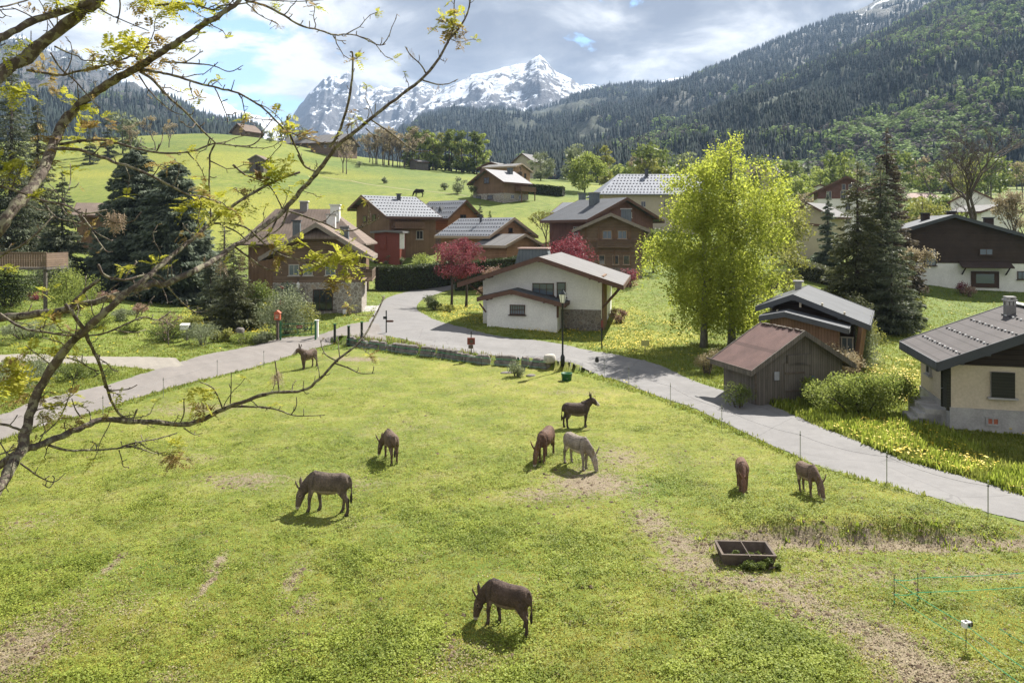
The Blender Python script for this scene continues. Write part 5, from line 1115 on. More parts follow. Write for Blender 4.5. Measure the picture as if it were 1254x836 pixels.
conifer('cypress', 'dark conifer left of the olive green one behind the gate', A3(258, 0, 66), 6.0, 3.6, MV['dark'], MV['bark_dark'], 6000, .03, .3, .3, power=.7, whorl=100)
bush('shrub', 'tall dark green shrub between the gate and the stone house', A3(318, 0, 62), 3.0, 4.6, MV['green'], 3500, .16, cat='shrub')
bush('shrub', 'pale sage shrub crowding over the gate', A3(348, 0, 57), 4.2, 3.9, MV['pale'], 5500, .13, K=22, cat='shrub')
bush('shrub', 'rounded pale green shrub by the drive right of the gate', A3(376, 0, 59), 2.4, 2.7, MV['yellowg'], 1800, .12, cat='shrub')
bush('shrub', 'low blue green shrub at the stone house corner', A3(352, 0, 66), 2.4, 4.6, MV['spruce'], 1500, .16, cat='shrub')
bush('flower_shrub', 'small red flowering shrub behind the gate', A3(344, 0, 60.5), .8, 5.0, MV['crimson'], 260, .12, cat='shrub', K=3)
bare_tree('sapling', 'thin bare sapling in front of the stone house', A3(378, 0, 64), 4.6, 2.2, MV['bark'], 4, r0=.04, seed=9)
# centre right
conifer('spruce', 'tall brown tinged spruce rising above the village roofs', A3(1086, 0, 80), 17.2, 7.8, MV['brown'], MV['bark_dark'], 17000, .04, .42, .3, power=.8)
conifer('spruce', 'small blue green spruce in front of the plum timber house', A3(1014, 0, 92), 9.2, 4.4, MV['spruce'], MV['bark_dark'], 8000, .03, .38, .35, power=.85)
conifer('spruce', 'leftmost spruce of the dense clump behind the dark chalet', A3(1050, 0, 60), 13.2, 7.0, MV['olive'], MV['bark_dark'], 15000, .03, .34, .35, power=.65)
conifer('spruce', 'middle dark spruce of the dense clump behind the dark chalet', A3(1078, 0, 62), 13.6, 6.6, MV['dark'], MV['bark_dark'], 14000, .03, .34, .35, power=.65)
conifer('spruce', 'lower dark spruce at the foot of the clump, toward the lawn', A3(1092, 0, 57), 6.8, 4.8, MV['dark'], MV['bark_dark'], 9000, .02, .3, .35, power=.5)
bush('shrub', 'olive bush leaning out of the spruce clump toward the dark chalet', A3(1040, 0, 54), 3.6, 3.6, MV['olive'], 2800, .15, cat='shrub')
bare_tree('blossom_tree', 'beige blossoming tree between the spruce clump and the dark gable house', A3(1108, 0, 66), 7.5, 4.6, MV['bark'], 5, r0=.12, seed=15, leafm=MV['blossom'], nleaf=2400, ls=.17, spread=.6)
bush('shrub', 'yellow green bush at the lawn edge below the spruce clump', A3(1112, 0, 64), 3.2, 2.6, MV['yellowg'], 1500, .14, cat='shrub')
bare_tree('bare_tree', 'large bare tree spreading its grey crown behind the dark gable house', A3(1192, 0, 100), 21, 20, MV['bark'], 7, r0=.36, seed=6, spread=.62, ntr=1)
bare_tree('bare_tree', 'smaller bare tree left of the large one behind the dark gable house', A3(1128, 0, 104), 9, 8, MV['bark'], 6, r0=.16, seed=8, spread=.55, leafm=MV['blossom'], nleaf=500, ls=.2)
bare_tree('blossom_tree', 'tall pinkish beige blossoming tree at the right edge of the village', A3(1246, 0, 96), 10.5, 7, MV['bark'], 6, r0=.18, seed=12, leafm=MV['blossom'], nleaf=3600, ls=.24, spread=.6)
bare_tree('blossom_tree', 'pale blossoming tree on the slope left of the dark roofed house', A3(668, 0, 118), 8.6, 8.0, MV['bark'], 6, r0=.16, seed=22, leafm=MV['yellowg'], nleaf=1600, ls=.2, spread=.6)
tree('round_tree', 'round bright green tree standing alone above the silver roof', A3(716, 0, 205), 10.2, 11.5, 'round', .12, 4200, .6, 34, 1.7, MV['bright'], MV['bark_dark'])
tree('round_tree', 'grey green tree hiding the white roof house on the meadow edge', A3(662, 0, 262), 9.8, 9.0, 'round', .1, 2200, .65, 24, 1.6, MV['pale'], MV['bark_dark'])
tree('shrub_tree', 'small pale tree on the meadow left of the larch chalet', A3(560, 0, 182), 4.6, 3.8, 'round', .12, 900, .34, 14, .8, MV['pale'], MV['bark'])
tree('shrub_tree', 'small sage bush touching the wall of the larch chalet', A3(581, 0, 176), 3.2, 3.0, 'round', .08, 600, .34, 10, .8, MV['pale'], MV['bark'])
conifer('spruce', 'small young spruce left of two below the larch chalet', A3(588, 0, 138), 5.2, 2.4, MV['dark'], MV['bark_dark'], 1600, .03, .38)
conifer('spruce', 'small bright young spruce right of two below the larch chalet', A3(600, 0, 137), 4.0, 2.6, MV['green'], MV['bark_dark'], 1400, .03, .38)
conifer('thuja', 'conical thuja in front of the long pinkish house', A3(637, 0, 200), 6.2, 3.2, MV['brown'], MV['bark_dark'], 900, .03, .6)
tree('street_tree', 'leafy tree crowding the roof of the cream garage', A3(962, 0, 96), 9, 8, 'round', .12, 3000, .34, 26, 1.3, MV['yellowg'], MV['bark'])
tree('street_tree', 'pale green tree right of the birches near the low house', A3(945, 0, 130), 11, 8, 'round', .12, 2600, .42, 26, 1.4, MV['bright'], MV['bark'])
tree('street_tree', 'olive green tree left of the birch crown by the silver roof', A3(800, 0, 96), 6.5, 5, 'round', .12, 1800, .26, 20, .9, MV['green'], MV['bark'])
tree('street_tree', 'yellow green tree beside the tall brown tinged spruce', A3(1130, 0, 128), 9.5, 7, 'round', .12, 2200, .4, 22, 1.3, MV['yellowg'], MV['bark'])
tree('street_tree', 'dense green tree filling the gap below the pink roof', A3(1112, 0, 150), 9, 8, 'round', .1, 2200, .45, 22, 1.4, MV['green'], MV['bark'])

# ---- repeated far trees: a few of each kind, copied
def ftree(kind, i):
    nm = {'decid': 'leafy_tree', 'bare': 'bare_tree', 'con': 'spruce', 'poplar': 'poplar'}[kind]
    if kind == 'decid': return tree(nm, 'x', (0,0,0), 10, 8, 'round', .1, 900, .85, 18, 1.7, [MV['bright'], MV['green'], MV['yellowg'], MV['pale']][i], MV['bark'], nl=6)
    if kind == 'bare': return bare_tree(nm, 'x', (0,0,0), 10, 8, MV['bark'], 5, r0=.16, seed=30+i, leafm=MV['blossom'], nleaf=420, ls=.38, spread=.55)
    if kind == 'con': return conifer(nm, 'x', (0,0,0), 12, 5, [MV['dark'], MV['spruce']][i], MV['bark_dark'], 1500, .03, .8, whorl=70)
    if kind == 'poplar': return tree(nm, 'x', (0,0,0), 12, 4.6, 'column', .06, 1000, .7, 18, 1.1, [MV['green'], MV['bright'], MV['yellowg']][i], MV['bark'], nl=5)
PROTO = {}
def put(kind, i, px, d, h, label, group, wf=1):
    k = (kind, i); base = {'decid': 10, 'bare': 10, 'con': 12, 'poplar': 12}[kind]
    if k not in PROTO: PROTO[k] = ftree(kind, i); o = PROTO[k]
    else: o = copy_tree(PROTO[k])
    X = (px-627)/F*d; o.location = (X, d, hz(X, d)-.1); s = h/base; o.scale = (s*wf, s*wf, s); o.rotation_euler = (0,0,random.random()*6)
    tag(o, label, 'tree', group); return o
WORD = {'decid': ['bright green leafy', 'mid green leafy', 'yellow green leafy', 'pale sage leafy'], 'bare': ['beige half bare']*3, 'con': ['dark', 'blue green'], 'poplar': ['mid green', 'bright green', 'yellow green']}
rr = random.Random(4)
for i in range(22):        # the wood along the top of the meadow
    px = 503+i*4.3+rr.uniform(-2,2); k = rr.randrange(3); put('poplar', k, px, 300+rr.uniform(-12,14), 14+rr.uniform(-2.5,3.0), WORD['poplar'][k]+' slender tree in the row along the top of the meadow', 'slender %s trees in the meadow row' % WORD['poplar'][k], 1.15)
for i in range(15):
    px = 452+i*3.8+rr.uniform(-2,2); k = rr.randrange(3); put('bare', k, px, 288+rr.uniform(-8,16), 14+rr.uniform(-2.5,4), 'half bare brown tree in the thicket left of the slender meadow row', 'half bare trees of the meadow thicket')
for px, d, h, kd, k in [(190,255,13,'bare',1),(207,262,11,'bare',2),(150,250,14,'decid',3),(132,240,15,'con',0),(160,244,12,'bare',0),(345,330,11,'con',0),(352,332,9,'con',1),(420,238,13,'bare',0),(424,236,12,'bare',1),(338,320,9,'bare',2),(372,320,8,'decid',3),(110,225,13,'con',0),(330,300,5,'decid',3)]:
    where = 'on the meadow crest left of the farmhouses' if px < 300 else 'beside the farmhouses on the meadow crest'
    put(kd, k, px, d, h, WORD[kd][k]+' tree '+where, WORD[kd][k]+' trees '+where)
kinds = ['decid']*6+['bare']*3+['con']*2+['poplar']*2
for i in range(170):       # trees scattered between the village roofs
    px = rr.uniform(672, 1290); d = rr.choice([rr.uniform(235, 300), rr.uniform(300, 420), rr.uniform(300, 420), rr.uniform(420, 560)])
    if px < 760 and d < 260: continue
    kd = rr.choice(kinds); k = rr.randrange({'decid': 4, 'bare': 3, 'con': 2, 'poplar': 3}[kd]); h = rr.uniform(9, 16)*(1.15 if kd == 'con' else 1)
    side = 'left of the birches' if px < 800 else 'right of the birches' if px > 930 else 'behind the birches'
    zone = 'near the village roofs' if d < 300 else 'at the valley bottom' if d < 420 else 'at the foot of the wooded slope'
    put(kd, k, px, d, h, '%s tree %s %s' % (WORD[kd][k], zone, side), '%s trees %s %s' % (WORD[kd][k], zone, side))
for px, d, h, kd, k in [(968,165,9,'decid',2),(985,190,10,'bare',0),(975,215,12,'decid',0),(1075,185,9,'bare',1),(1150,170,9,'decid',1),(1165,185,10,'bare',2),(1232,140,8,'bare',1),(1210,185,10,'con',0),(1100,200,10,'decid',3),(1060,225,12,'con',1),(1005,235,11,'poplar',1),(1020,238,12,'poplar',0),(985,240,12,'decid',0),(930,150,10,'decid',2),(950,110,7,'decid',2),(940,180,11,'bare',0),(850,170,9,'decid',0),(1170,120,6,'decid',1),(1090,118,8,'bare',0),(1125,165,10,'decid',2)]:
    put(kd, k, px, d, h, WORD[kd][k]+' tree in the gardens between the right hand village houses', WORD[kd][k]+' trees in the right hand village gardens')

# ------------------------------------------------------------------ hedges and shrubs
hedge('hedge', 'long clipped dark hedge along the road beyond the stone house', A3(462, 0, 98), A3(556, 0, 104), 1.8, 3.2, MV['hedge'], 9000, .2)
hedge('hedge', 'dark hedge behind the maroon tree and the blossom', A3(562, 0, 99), A3(648, 0, 92), 1.8, 3.6, MV['hedge'], 7000, .2)
hedge('hedge', 'dark hedge below the long pinkish house on the meadow', A3(644, 0, 192), A3(690, 0, 188), 2.0, 2.4, MV['hedge'], 2500, .35)
hedge('hedge', 'low brownish hedge in front of the cream garage', A3(972, 0, 84), A3(1026, 0, 78), 1.8, 1.7, MV['olive'], 3500, .18)
hedge('hedge', 'low clipped hedge climbing behind the birches to the garage', A3(905, 0, 74), A3(968, 0, 80), 1.6, 1.5, MV['green'], 3000, .18)
bush('shrub', 'round yellow green shrub on the lawn behind the long hedge', A3(517, 0, 110), 4.0, 2.8, MV['bright'], 1800, .2, cat='shrub')
for px, lb in ((492,'small round shrub by the wall below the brown chalet, rightmost of three'),(475,'small round shrub on the lawn below the red garden shed, middle of three'),(460,'small round shrub on the lawn below the red garden shed, leftmost of three')):
    bush('shrub', lb, A3(px, 0, 112), 1.4, 1.5, MV['pale'], 420, .14, cat='shrub', K=7)
bush('bush', 'long dense green bush beside the road in front of the beige house', A3(1056, 0, 33.0), 6.4, 2.0, MV['bright'], 17000, .085, dep=2.2, K=34)
bush('bush', 'rounded green bush between the shed and the long roadside bush', A3(1006, 0, 34.5), 2.4, 1.5, MV['bright'], 5000, .08, K=16)
bush('bush', 'pale blossoming bush behind the right side of the shed', A3(1022, 0, 40.5), 3.0, 2.6, MV['blossom'], 4500, .10, K=18)
bush('bush', 'sage green bush under the corner post of the dark chalet', A3(1048, 0, 44), 2.6, 2.7, MV['pale'], 3600, .10, K=16)
bush('bush', 'yellow green bush right of the dark chalet', A3(1060, 0, 47), 2.6, 3.2, MV['yellowg'], 3200, .12, K=16)
bush('bush', 'dry grey shrub standing at the roadside left of the shed', A3(866, 0, 42), 1.5, 1.9, MV['straw'], 1600, .08, K=12)
bush('bush', 'green weeds crowding the left wall of the shed', A3(905, 0, 34.2), 1.6, 1.2, MV['green'], 1800, .07, K=12)
bush('bush', 'brown pink shrub at the stone corner of the white house', A3(757, 0, 64), 2.0, 1.3, MV['pinkb'], 1300, .12, K=10)
bush('bush', 'dark trimmed shrub in the road bend garden', A3(533, 0, 74), 2.2, 1.2, MV['hedge'], 1400, .12, K=10)
bush('bush', 'pale sage shrub in the road bend garden', A3(525, 0, 78), 2.0, 1.6, MV['pale'], 1100, .12, K=9)
bush('bush', 'yellow green low shrub at the tip of the road bend garden', A3(548, 0, 73), 2.2, .9, MV['yellowg'], 1100, .12, K=9)
bush('weed_clump', 'leafy weed clump growing at the foot of the dry stone wall', A3(633, 462), 1.1, .95, MV['pale'], 1500, .07, K=9, cat='weeds')
bush('shrub', 'dark plum shrub left of the canopy door', A3(1179, 0, 81), 1.7, 1.5, MV['maroon'], 700, .12, cat='shrub')
bush('shrub', 'pink blossoming shrub beside the canopy door', A3(1187, 0, 79.5), 1.6, 1.3, MV['pinkb'], 800, .12, cat='shrub')
# left garden
bush('bush', 'large rounded clipped bush under the wooden deck', A3(10, 0, 62), 4.6, 3.4, MV['hedge'], 6500, .13, K=24)
bush('bush', 'bright green shrub in the middle of the left garden', A3(84, 0, 62), 4.4, 4.2, MV['bright'], 6500, .12, K=24)
bush('bush', 'blue green shrub behind the deck in the left garden', A3(58, 0, 72), 4.2, 4.4, MV['pale'], 3500, .15, K=18)
bush('bush', 'brown heather mound by the small left garden slope', A3(50, 0, 66), 2.4, 1.0, MV['maroon'], 1200, .10, K=10)
bush('bush', 'dark low bush beside the mailbox', A3(204, 416), 3.0, 1.7, MV['green'], 3600, .09, K=16)
bare_tree('sapling', 'purple tinged half bare shrub rising behind the mailbox', A3(206, 0, 53), 3.4, 3.0, MV['bark'], 5, r0=.05, seed=41, leafm=MV['pinkb'], nleaf=420, ls=.08, spread=.8, cat='shrub')
bush('bush', 'straw coloured flowering shrub left of the tree stump', A3(248, 0, 53), 3.2, 1.9, MV['pale'], 3000, .09, K=16)
bush('bush', 'green herb border along the drive left of the gate', A3(300, 0, 53.5), 3.6, .9, MV['bright'], 2400, .08, K=16)
bush('bush', 'mixed green undergrowth at the far left below the side path', A3(16, 0, 38.5), 5.5, 1.6, MV['pale'], 5200, .09, K=24)
bush('bush', 'yellow green undergrowth between the drive and the side path', A3(96, 0, 41), 6.0, 1.0, MV['green'], 4200, .08, K=24, dep=3)
bush('bush', 'brownish heath mound in the left garden by the spruces', A3(170, 0, 66), 3.0, 1.1, MV['pinkb'], 1500, .11, K=12)
bush('bush', 'grey green mound at the left garden below the deck', A3(30, 0, 54), 5.2, 1.3, MV['pale'], 3600, .10, K=20)

# ------------------------------------------------------------------ grass, herbs and flowers (uncountable)
def in_frame(X, Y): px = 627+F*X/Y; return (px > -160) & (px < 1420)
def tufts(name, label, mask, n, dmin, dmax, hh, ww, mats, pw=1.35, blades=3, flat=False, clr=0):
    pw = pw if pw != 1 else 1.01
    u = rng.random(n*3); Y = (dmin**(1-pw)+(dmax**(1-pw)-dmin**(1-pw))*u)**(1/(1-pw)); X = (rng.random(n*3)*1.76-.88)*Y
    m = in_frame(X, Y) & mask(X, Y); X, Y = X[m][:n], Y[m][:n]; Z = height(X, Y); k = len(X)
    sp_ = clr or ww*1.2; ox = rng.normal(size=k*blades)*sp_; oy = rng.normal(size=k*blades)*sp_; X = np.repeat(X, blades)+ox; Y = np.repeat(Y, blades)+oy; Z = np.repeat(Z, blades); dome = np.exp(-(ox**2+oy**2)/(2*sp_*sp_))
    n_ = k*blades; a = rng.random(n_)*2*PI; h_ = hh*(.5+rng.random(n_)); w_ = ww*(.6+.8*rng.random(n_)); ln = (rng.random(n_)-.5)*1.2*h_
    if flat:
        c = np.stack([X, Y, Z+.008+(hh*dome*(.4+.8*rng.random(n_)) if clr else hh*rng.random(n_)**1.5)], 1); nn = unit(np.stack([rng.normal(size=n_)*.38, rng.normal(size=n_)*.38, np.ones(n_)], 1)); u_ = unit(np.cross(nn, rng.normal(size=(n_,3)))); v_ = np.cross(nn, u_); w2 = w_[:,None]*.5
        V = np.stack([c-u_*w2, c-v_*w2*.8, c+u_*w2, c+v_*w2*.8], 1).reshape(-1,3); o = npmesh(name, V, np.arange(4*n_).reshape(-1,4), mats); tag(o, label, 'grass', kind='stuff'); return o
    b = np.stack([X, Y, Z-.01], 1); s_ = np.stack([np.cos(a)*w_, np.sin(a)*w_, 0*a], 1)*.5; top = b+np.stack([-np.sin(a)*ln, np.cos(a)*ln, h_], 1)
    V = np.stack([b-s_, b+s_, top+s_*.25, top-s_*.25], 1).reshape(-1,3); o = npmesh(name, V, np.arange(4*n_).reshape(-1,4), mats); tag(o, label, 'grass', kind='stuff'); return o
def paddock(X, Y): return (in_poly(X, Y, PADDOCK) | (Y < 9)) & ~road_mask(X, Y, .05)
def pd_grass(X, Y):
    return paddock(X, Y) & (rng.random(len(X)) > dirt_mask(X, Y)*1.1)
MG = dict(short=m_leaf('short cropped grass', [(.15,.155,.022),(.31,.31,.055),(.48,.41,.12)], .55), clover=m_leaf('clover and herbs', [(.10,.15,.014),(.24,.31,.032),(.42,.46,.09)], .5),
          tall=m_leaf('unmown grass', [(.14,.18,.025),(.21,.25,.04),(.30,.30,.08)], .5), gold=m_leaf('dandelion flowers', [(.55,.40,.01),(.70,.50,.02),(.62,.52,.05)], .2), drygr=m_leaf('dry grass', [(.20,.16,.08),(.28,.23,.12),(.34,.29,.17)], .3))
tufts('grass', 'short yellow green grass cropped by the donkeys', pd_grass, 170000, 11.5, 48, .03, .024, MG['short'], 1.9, 3)
def lushm(X, Y):
    dn = fbm(X*.55+7, Y*.55, 4); s = np.zeros(X.shape)
    for x, y in bp: s = np.maximum(s, .09*np.exp(-(((X-x)/3.2)**2+((Y-y)/2.4)**2)))
    return paddock(X, Y) & (dn+s-.8*dirt_mask(X, Y) > .44+.34*rng.random(len(X)))
tufts('low_herbs', 'small leafy herbs sprinkled over the whole paddock', lambda X, Y: pd_grass(X, Y) & (fbm(X*1.6, Y*1.6, 3) > .42), 16000, 11.5, 46, .09, .036, MG['clover'], 1.9, 9, flat=True, clr=.06)
tufts('clover', 'patches of darker green clover and herbs in the paddock', lushm, 34000, 11.5, 46, .13, .042, MG['clover'], 1.9, 12, flat=True, clr=.085)
def drym(X, Y): return paddock(X, Y) & (dirt_mask(X, Y)+.75*fbm(X*1.3, Y*1.3, 3) > .42+.4*rng.random(len(X)))
tufts('dry_grass', 'dry straw coloured grass on the trodden patches', drym, 45000, 11.5, 46, .03, .035, MG['drygr'], 1.9, 2, flat=True)
def bankm(X, Y):
    by = np.interp(X, [b[0] for b in BANK], [b[1] for b in BANK]); return (X > 4.8) & (np.abs(Y-by-.3) < .55) & (fbm(X*2, Y*2, 3) > .42)
tufts('bank_grass', 'coarse grass and roots on the little earth bank', lambda X, Y: bankm(X, Y) & (rng.random(len(X)) < .6), 3500, 17, 23, .06, .03, MG['drygr'], 1.0, 3)
tufts('bank_herbs', 'green herbs on the little earth bank', lambda X, Y: bankm(X, Y) & (fbm(X*1.1+4, Y, 2) > .55), 1500, 17, 23, .10, .05, MG['clover'], 1.0, 3)
def verge(X, Y): return ~paddock(X, Y) & ~road_mask(X, Y, .12) & (Y > 22)
tufts('meadow_grass', 'unmown meadow grass around the houses and along the road', verge, 100000, 24, 105, .09, .06, MG['tall'], 1.6, 3)
VG = [(930,494),(1010,527),(1100,563),(1180,585),(1254,610),(1400,655),(1400,600),(1254,560),(1130,520),(1000,490)]
tufts('verge_herbs', 'thick herbs and flowers on the verge below the beige house', lambda X, Y: in_poly(X, Y, VG) & ~road_mask(X, Y, .05) & (fbm(X*.9, Y*.9, 3) > .4), 16000, 22, 38, .26, .08, MG['clover'], 1.0, 3)
tufts('verge_grass', 'tall yellow green verge grass below the beige house', lambda X, Y: in_poly(X, Y, VG) & ~road_mask(X, Y, .05), 14000, 22, 38, .20, .05, MG['tall'], 1.0, 3)
def edge_band(w):
    def f(X, Y): return road_mask(X, Y, w) & ~road_mask(X, Y, -.10) & (rng.random(len(X)) < .35+.6*(fbm(X*.8, Y*.8, 2) > .5))
    return f
tufts('edge_grass', 'ragged grass growing over the edges of the road', edge_band(.45), 22000, 22, 80, .11, .05, MG['tall'], 1.4, 3)
def gold_mask(X, Y):
    gm = np.zeros(X.shape, bool)
    for q in GOLD: gm |= in_poly(X, Y, q)
    gm2 = ~paddock(X, Y) & (rng.random(len(X)) < .03)
    return ((gm & (fbm(X*.5, Y*.5, 3) > .36+.15*rng.random(len(X)))) | gm2) & ~road_mask(X, Y, .1)
u = rng.random(70000); Y = 22*(88/22)**u; X = (rng.random(70000)*1.5-.75)*Y; m = gold_mask(X, Y) & in_frame(X, Y); X, Y = X[m][:8500], Y[m][:8500]
c = np.stack([X, Y, height(X, Y)+.13+.12*rng.random(len(X))], 1); a = rng.random(len(X))*2*PI; r_ = (.024+.02*rng.random(len(X)))*(1+Y/110)
ang = np.arange(6)/6*2*PI; V = (c[:,None,:]+np.stack([np.cos(ang+0)[None]*r_[:,None], np.sin(ang)[None]*r_[:,None], .25*np.sin(ang[None]+a[:,None])*r_[:,None]], 2)).reshape(-1,3)
o = npmesh('dandelions', V, np.arange(len(V)).reshape(-1,6), MG['gold']); tag(o, 'yellow dandelions scattered through the unmown grass', 'wildflowers', kind='stuff')

# ------------------------------------------------------------------ street furniture and small things
def thing(name, label, cat, px, py, rz=0, group=None, d=None):
    p = A3(px, py, d); return tag(empty(name, p, rz), label, cat, group), p
e, p = thing('street_lamp', 'tall black street lamp with lantern head in front of the white house', 'street lamp', 689, 446)
k = MB(); k.lathe([(.13,-.2),(.13,.35),(.075,.45),(.055,.5),(.05,3.35),(.09,3.4),(.03,3.45),(.03,3.5)], n=10); k.build('pole', M['metal'], e, True)
k = MB(); k.lathe([(.10,3.5),(.13,3.52),(.22,3.98),(.2,4.0)], n=6); o = k.build('lantern', M['lamp'], e); k = MB(); k.lathe([(.25,4.0),(.24,4.03),(.08,4.2),(.04,4.24),(.03,4.34)], n=6)
for i in range(6): a = 2*PI*i/6; k.tube([(.13*math.cos(a),.13*math.sin(a),3.5),(.225*math.cos(a),.225*math.sin(a),4.0)], .012, 4)
k.build('lantern_cap', M['metal'], e)
e, p = thing('hydrant_post', 'post carrying a small dull red box at the roadside above the stone wall', 'post', 577, 434)
k = MB(); k.tube([(0,0,-.3),(0,0,1.45)], .035, 6); k.build('pole', M['metal'], e); k = MB(); k.box((0,-.06,.85),(.48,.14,.42)); o = k.build('box', M['red'], e); k = MB(); k.box((.02,-.145,.85),(.2,.02,.2)); k.build('plate', M['rusty'], o); k = MB(); k.box((-.02,-.06,.5),(.3,.12,.22)); k.build('lower_box', M['rusty'], e)
e, p = thing('red_post', 'slim post with a dark red marker on the lawn right of the white house', 'post', 737, 427)
k = MB(); k.tube([(0,0,-.3),(0,0,2.1)], .05, 6); k.build('pole', M['metal'], e); k = MB(); k.box((0,-.03,1.75),(.13,.13,.5)); k.build('marker', M['red'], e)
e, p = thing('lawn_sign', 'small pale yellow sign on a short stake in the flowering lawn', 'sign', 790, 432)
k = MB(); k.tube([(0,0,-.2),(0,0,.5)], .025, 5); k.build('stake', M['wgrey'], e); k = MB(); k.box((0,-.03,.66),(.55,.04,.38)); k.build('board', m_plain('pale yellow board', (.42,.42,.14), .1, 4, .7, 0), e)
e, p = thing('direction_post', 'dark direction post with small arm at the junction above the stone wall', 'signpost', 473, 408)
k = MB(); k.tube([(0,0,-.3),(0,0,1.75)], .05, 6); k.build('pole', M['metal'], e); k = MB(); k.prism([(.05,-.04,.85),(.5,-.04,.85),(.6,-.04,.93),(.5,-.04,1.01),(.05,-.04,1.01)], (0,.05,0)); k.build('arm', M['trim'], e); k = MB(); k.box((-.08,-.03,1.2),(.3,.05,.2)); k.build('plate', M['metal'], e)
e, p = thing('sign_post', 'reddish post topped by an orange letter box left of the gate', 'post', 340, 418)
k = MB(); k.box((0,0,.7),(.16,.16,1.8)); k.build('pole', M['rusty'], e); k = MB(); k.box((0,-.02,1.85),(.42,.3,.5)); k.prism([(-.26,-.2,2.1),(.26,-.2,2.1),(0,-.2,2.3)], (0,.36,0)); k.build('box', m_plain('orange red paint', (.38,.10,.05), .2, 5, .6, .1), e)
k = MB(); k.box((0,-.185,1.93),(.28,.02,.05)); k.box((0,-.185,1.78),(.2,.02,.1)); k.build('slot', M['cream'], e)
# gate: tubular, standing open beside the drive
e, p = thing('gate', 'dark green tubular field gate standing beside the drive', 'gate', 365, 417, R(12))
for x in (-1.25, 1.25): k = MB(); k.tube([(x,0,-.3),(x,0,1.45)], .07, 8); k.build('post', M['green'], e)
k = MB()
for z in (.35,.75,1.15): k.tube([(-1.2,0,z+.1),(1.2,0,z+.1)], .03, 6)
for x in (-.0,.95): k.tube([(x,0,.4),(x,0,1.3)], .035, 6)
k.build('rails', M['green'], e); k = MB(); k.box((.1,-.06,1.02),(.42,.03,.22)); o = k.build('notice', M['red'], e); k = MB(); k.box((.1,-.085,1.02),(.3,.015,.05)); k.build('lettering', M['cream'], o)
e, p = thing('gate_pillar', 'short white post at the right end of the gate', 'post', 388, 413); k = MB(); k.box((0,0,.5),(.22,.22,1.5)); k.box((0,0,1.28),(.3,.3,.06)); k.build('shaft', M['white'], e)
for px, py, lb in ((410,421,'leftmost'),(427,424,'middle'),(443,419,'rightmost')):
    e, p = thing('bollard_post', lb+' of three dark posts at the end of the stone wall', 'post', px, py, 0, 'dark posts at the paddock entrance'); k = MB(); k.box((0,0,.55),(.15,.15,1.7)); k.build('shaft', M['metal'], e); k = MB(); k.box((0,0,1.42),(.19,.19,.06)); k.build('cap', M['green'], e)
e, p = thing('mailbox', 'white mailbox on a wooden post in the left garden border', 'mailbox', 228, 417)
k = MB(); k.box((.02,.1,.25),(.13,.13,1.3)); k.build('post', M['wgrey'], e); k = MB(); k.box((-.1,0,1.0),(.6,.42,.32)); k.prism([(-.42,-.22,1.16),(.22,-.22,1.16),(.22,.22,1.24),(-.42,.22,1.24)], (0,0,.03)); k.build('box', M['whitep'], e); k = MB(); k.box((.36,0,1.0),(.2,.36,.26)); k.build('tube', M['metal'], e)
e, p = thing('tree_stump', 'low grey tree stump in the border left of the gate', 'stump', 294, 416); k = MB(); k.lathe([(.42,-.2),(.36,.1),(.3,.5),(.33,.78),(.2,.9)], n=11); o = k.build('stump', M['drystone'], e, True)
e, p = thing('bucket', 'dark green plastic bucket on the paddock grass', 'bucket', 694, 467); k = MB(); k.lathe([(.17,0),(.26,.02),(.28,.42),(.31,.43),(.31,.47),(.27,.47),(.24,.06),(.01,.05)], n=16); o = k.build('tub', M['green'], e, True); k = MB(); k.tube([(-.29,0,.42),(-.28,-.1,.3),(0,-.3,.2),(.28,-.1,.3),(.29,0,.42)], .012, 5); k.build('handle', M['steel'], e)
e, p = thing('energizer', 'small dark fence charger on a thin stake at the road edge', 'fence charger', 731, 455); k = MB(); k.tube([(0,0,-.2),(0,0,.75)], .012, 5); k.build('stake', M['whitep'], e); k = MB(); k.lathe([(.08,.55),(.12,.6),(.1,.78),(.05,.86)], n=8); k.build('housing', M['black'], e)
# dry stone wall, each boulder set into one wall
wl_ = []
k = MB(); wp = np.array(WALL); seg = np.hypot(*np.diff(wp, axis=0).T); cum = np.concatenate([[0], np.cumsum(seg)]); tot = cum[-1]; s = .2; rs = random.Random(11)
def boulder(k, c, sz, rz, seed):
    r = np.random.default_rng(seed); V = []; q = (-1,-.55,.55,1)
    n = 8; rings = [(-.5,.75),(-.38,.98),(.0,1.04),(.36,.95),(.5,.7)]
    for z, m_ in rings:
        for j in range(n):
            a = 2*PI*j/n+.39; cx, cy = math.cos(a), math.sin(a); p_ = 1/max(abs(cx), abs(cy))*.86; jit = r.uniform(.88,1.08)
            x, y = cx*p_*m_*jit*sz[0]/2, cy*p_*m_*jit*sz[1]/2; V.append((c[0]+x*math.cos(rz)-y*math.sin(rz), c[1]+x*math.sin(rz)+y*math.cos(rz), c[2]+z*sz[2]*r.uniform(.92,1.08)))
    kk = len(rings); k.add(V, [(i*n+j, i*n+(j+1)%n, (i+1)*n+(j+1)%n, (i+1)*n+j) for i in range(kk-1) for j in range(n)]+[tuple(range(n))[::-1], tuple(range((kk-1)*n, kk*n))])
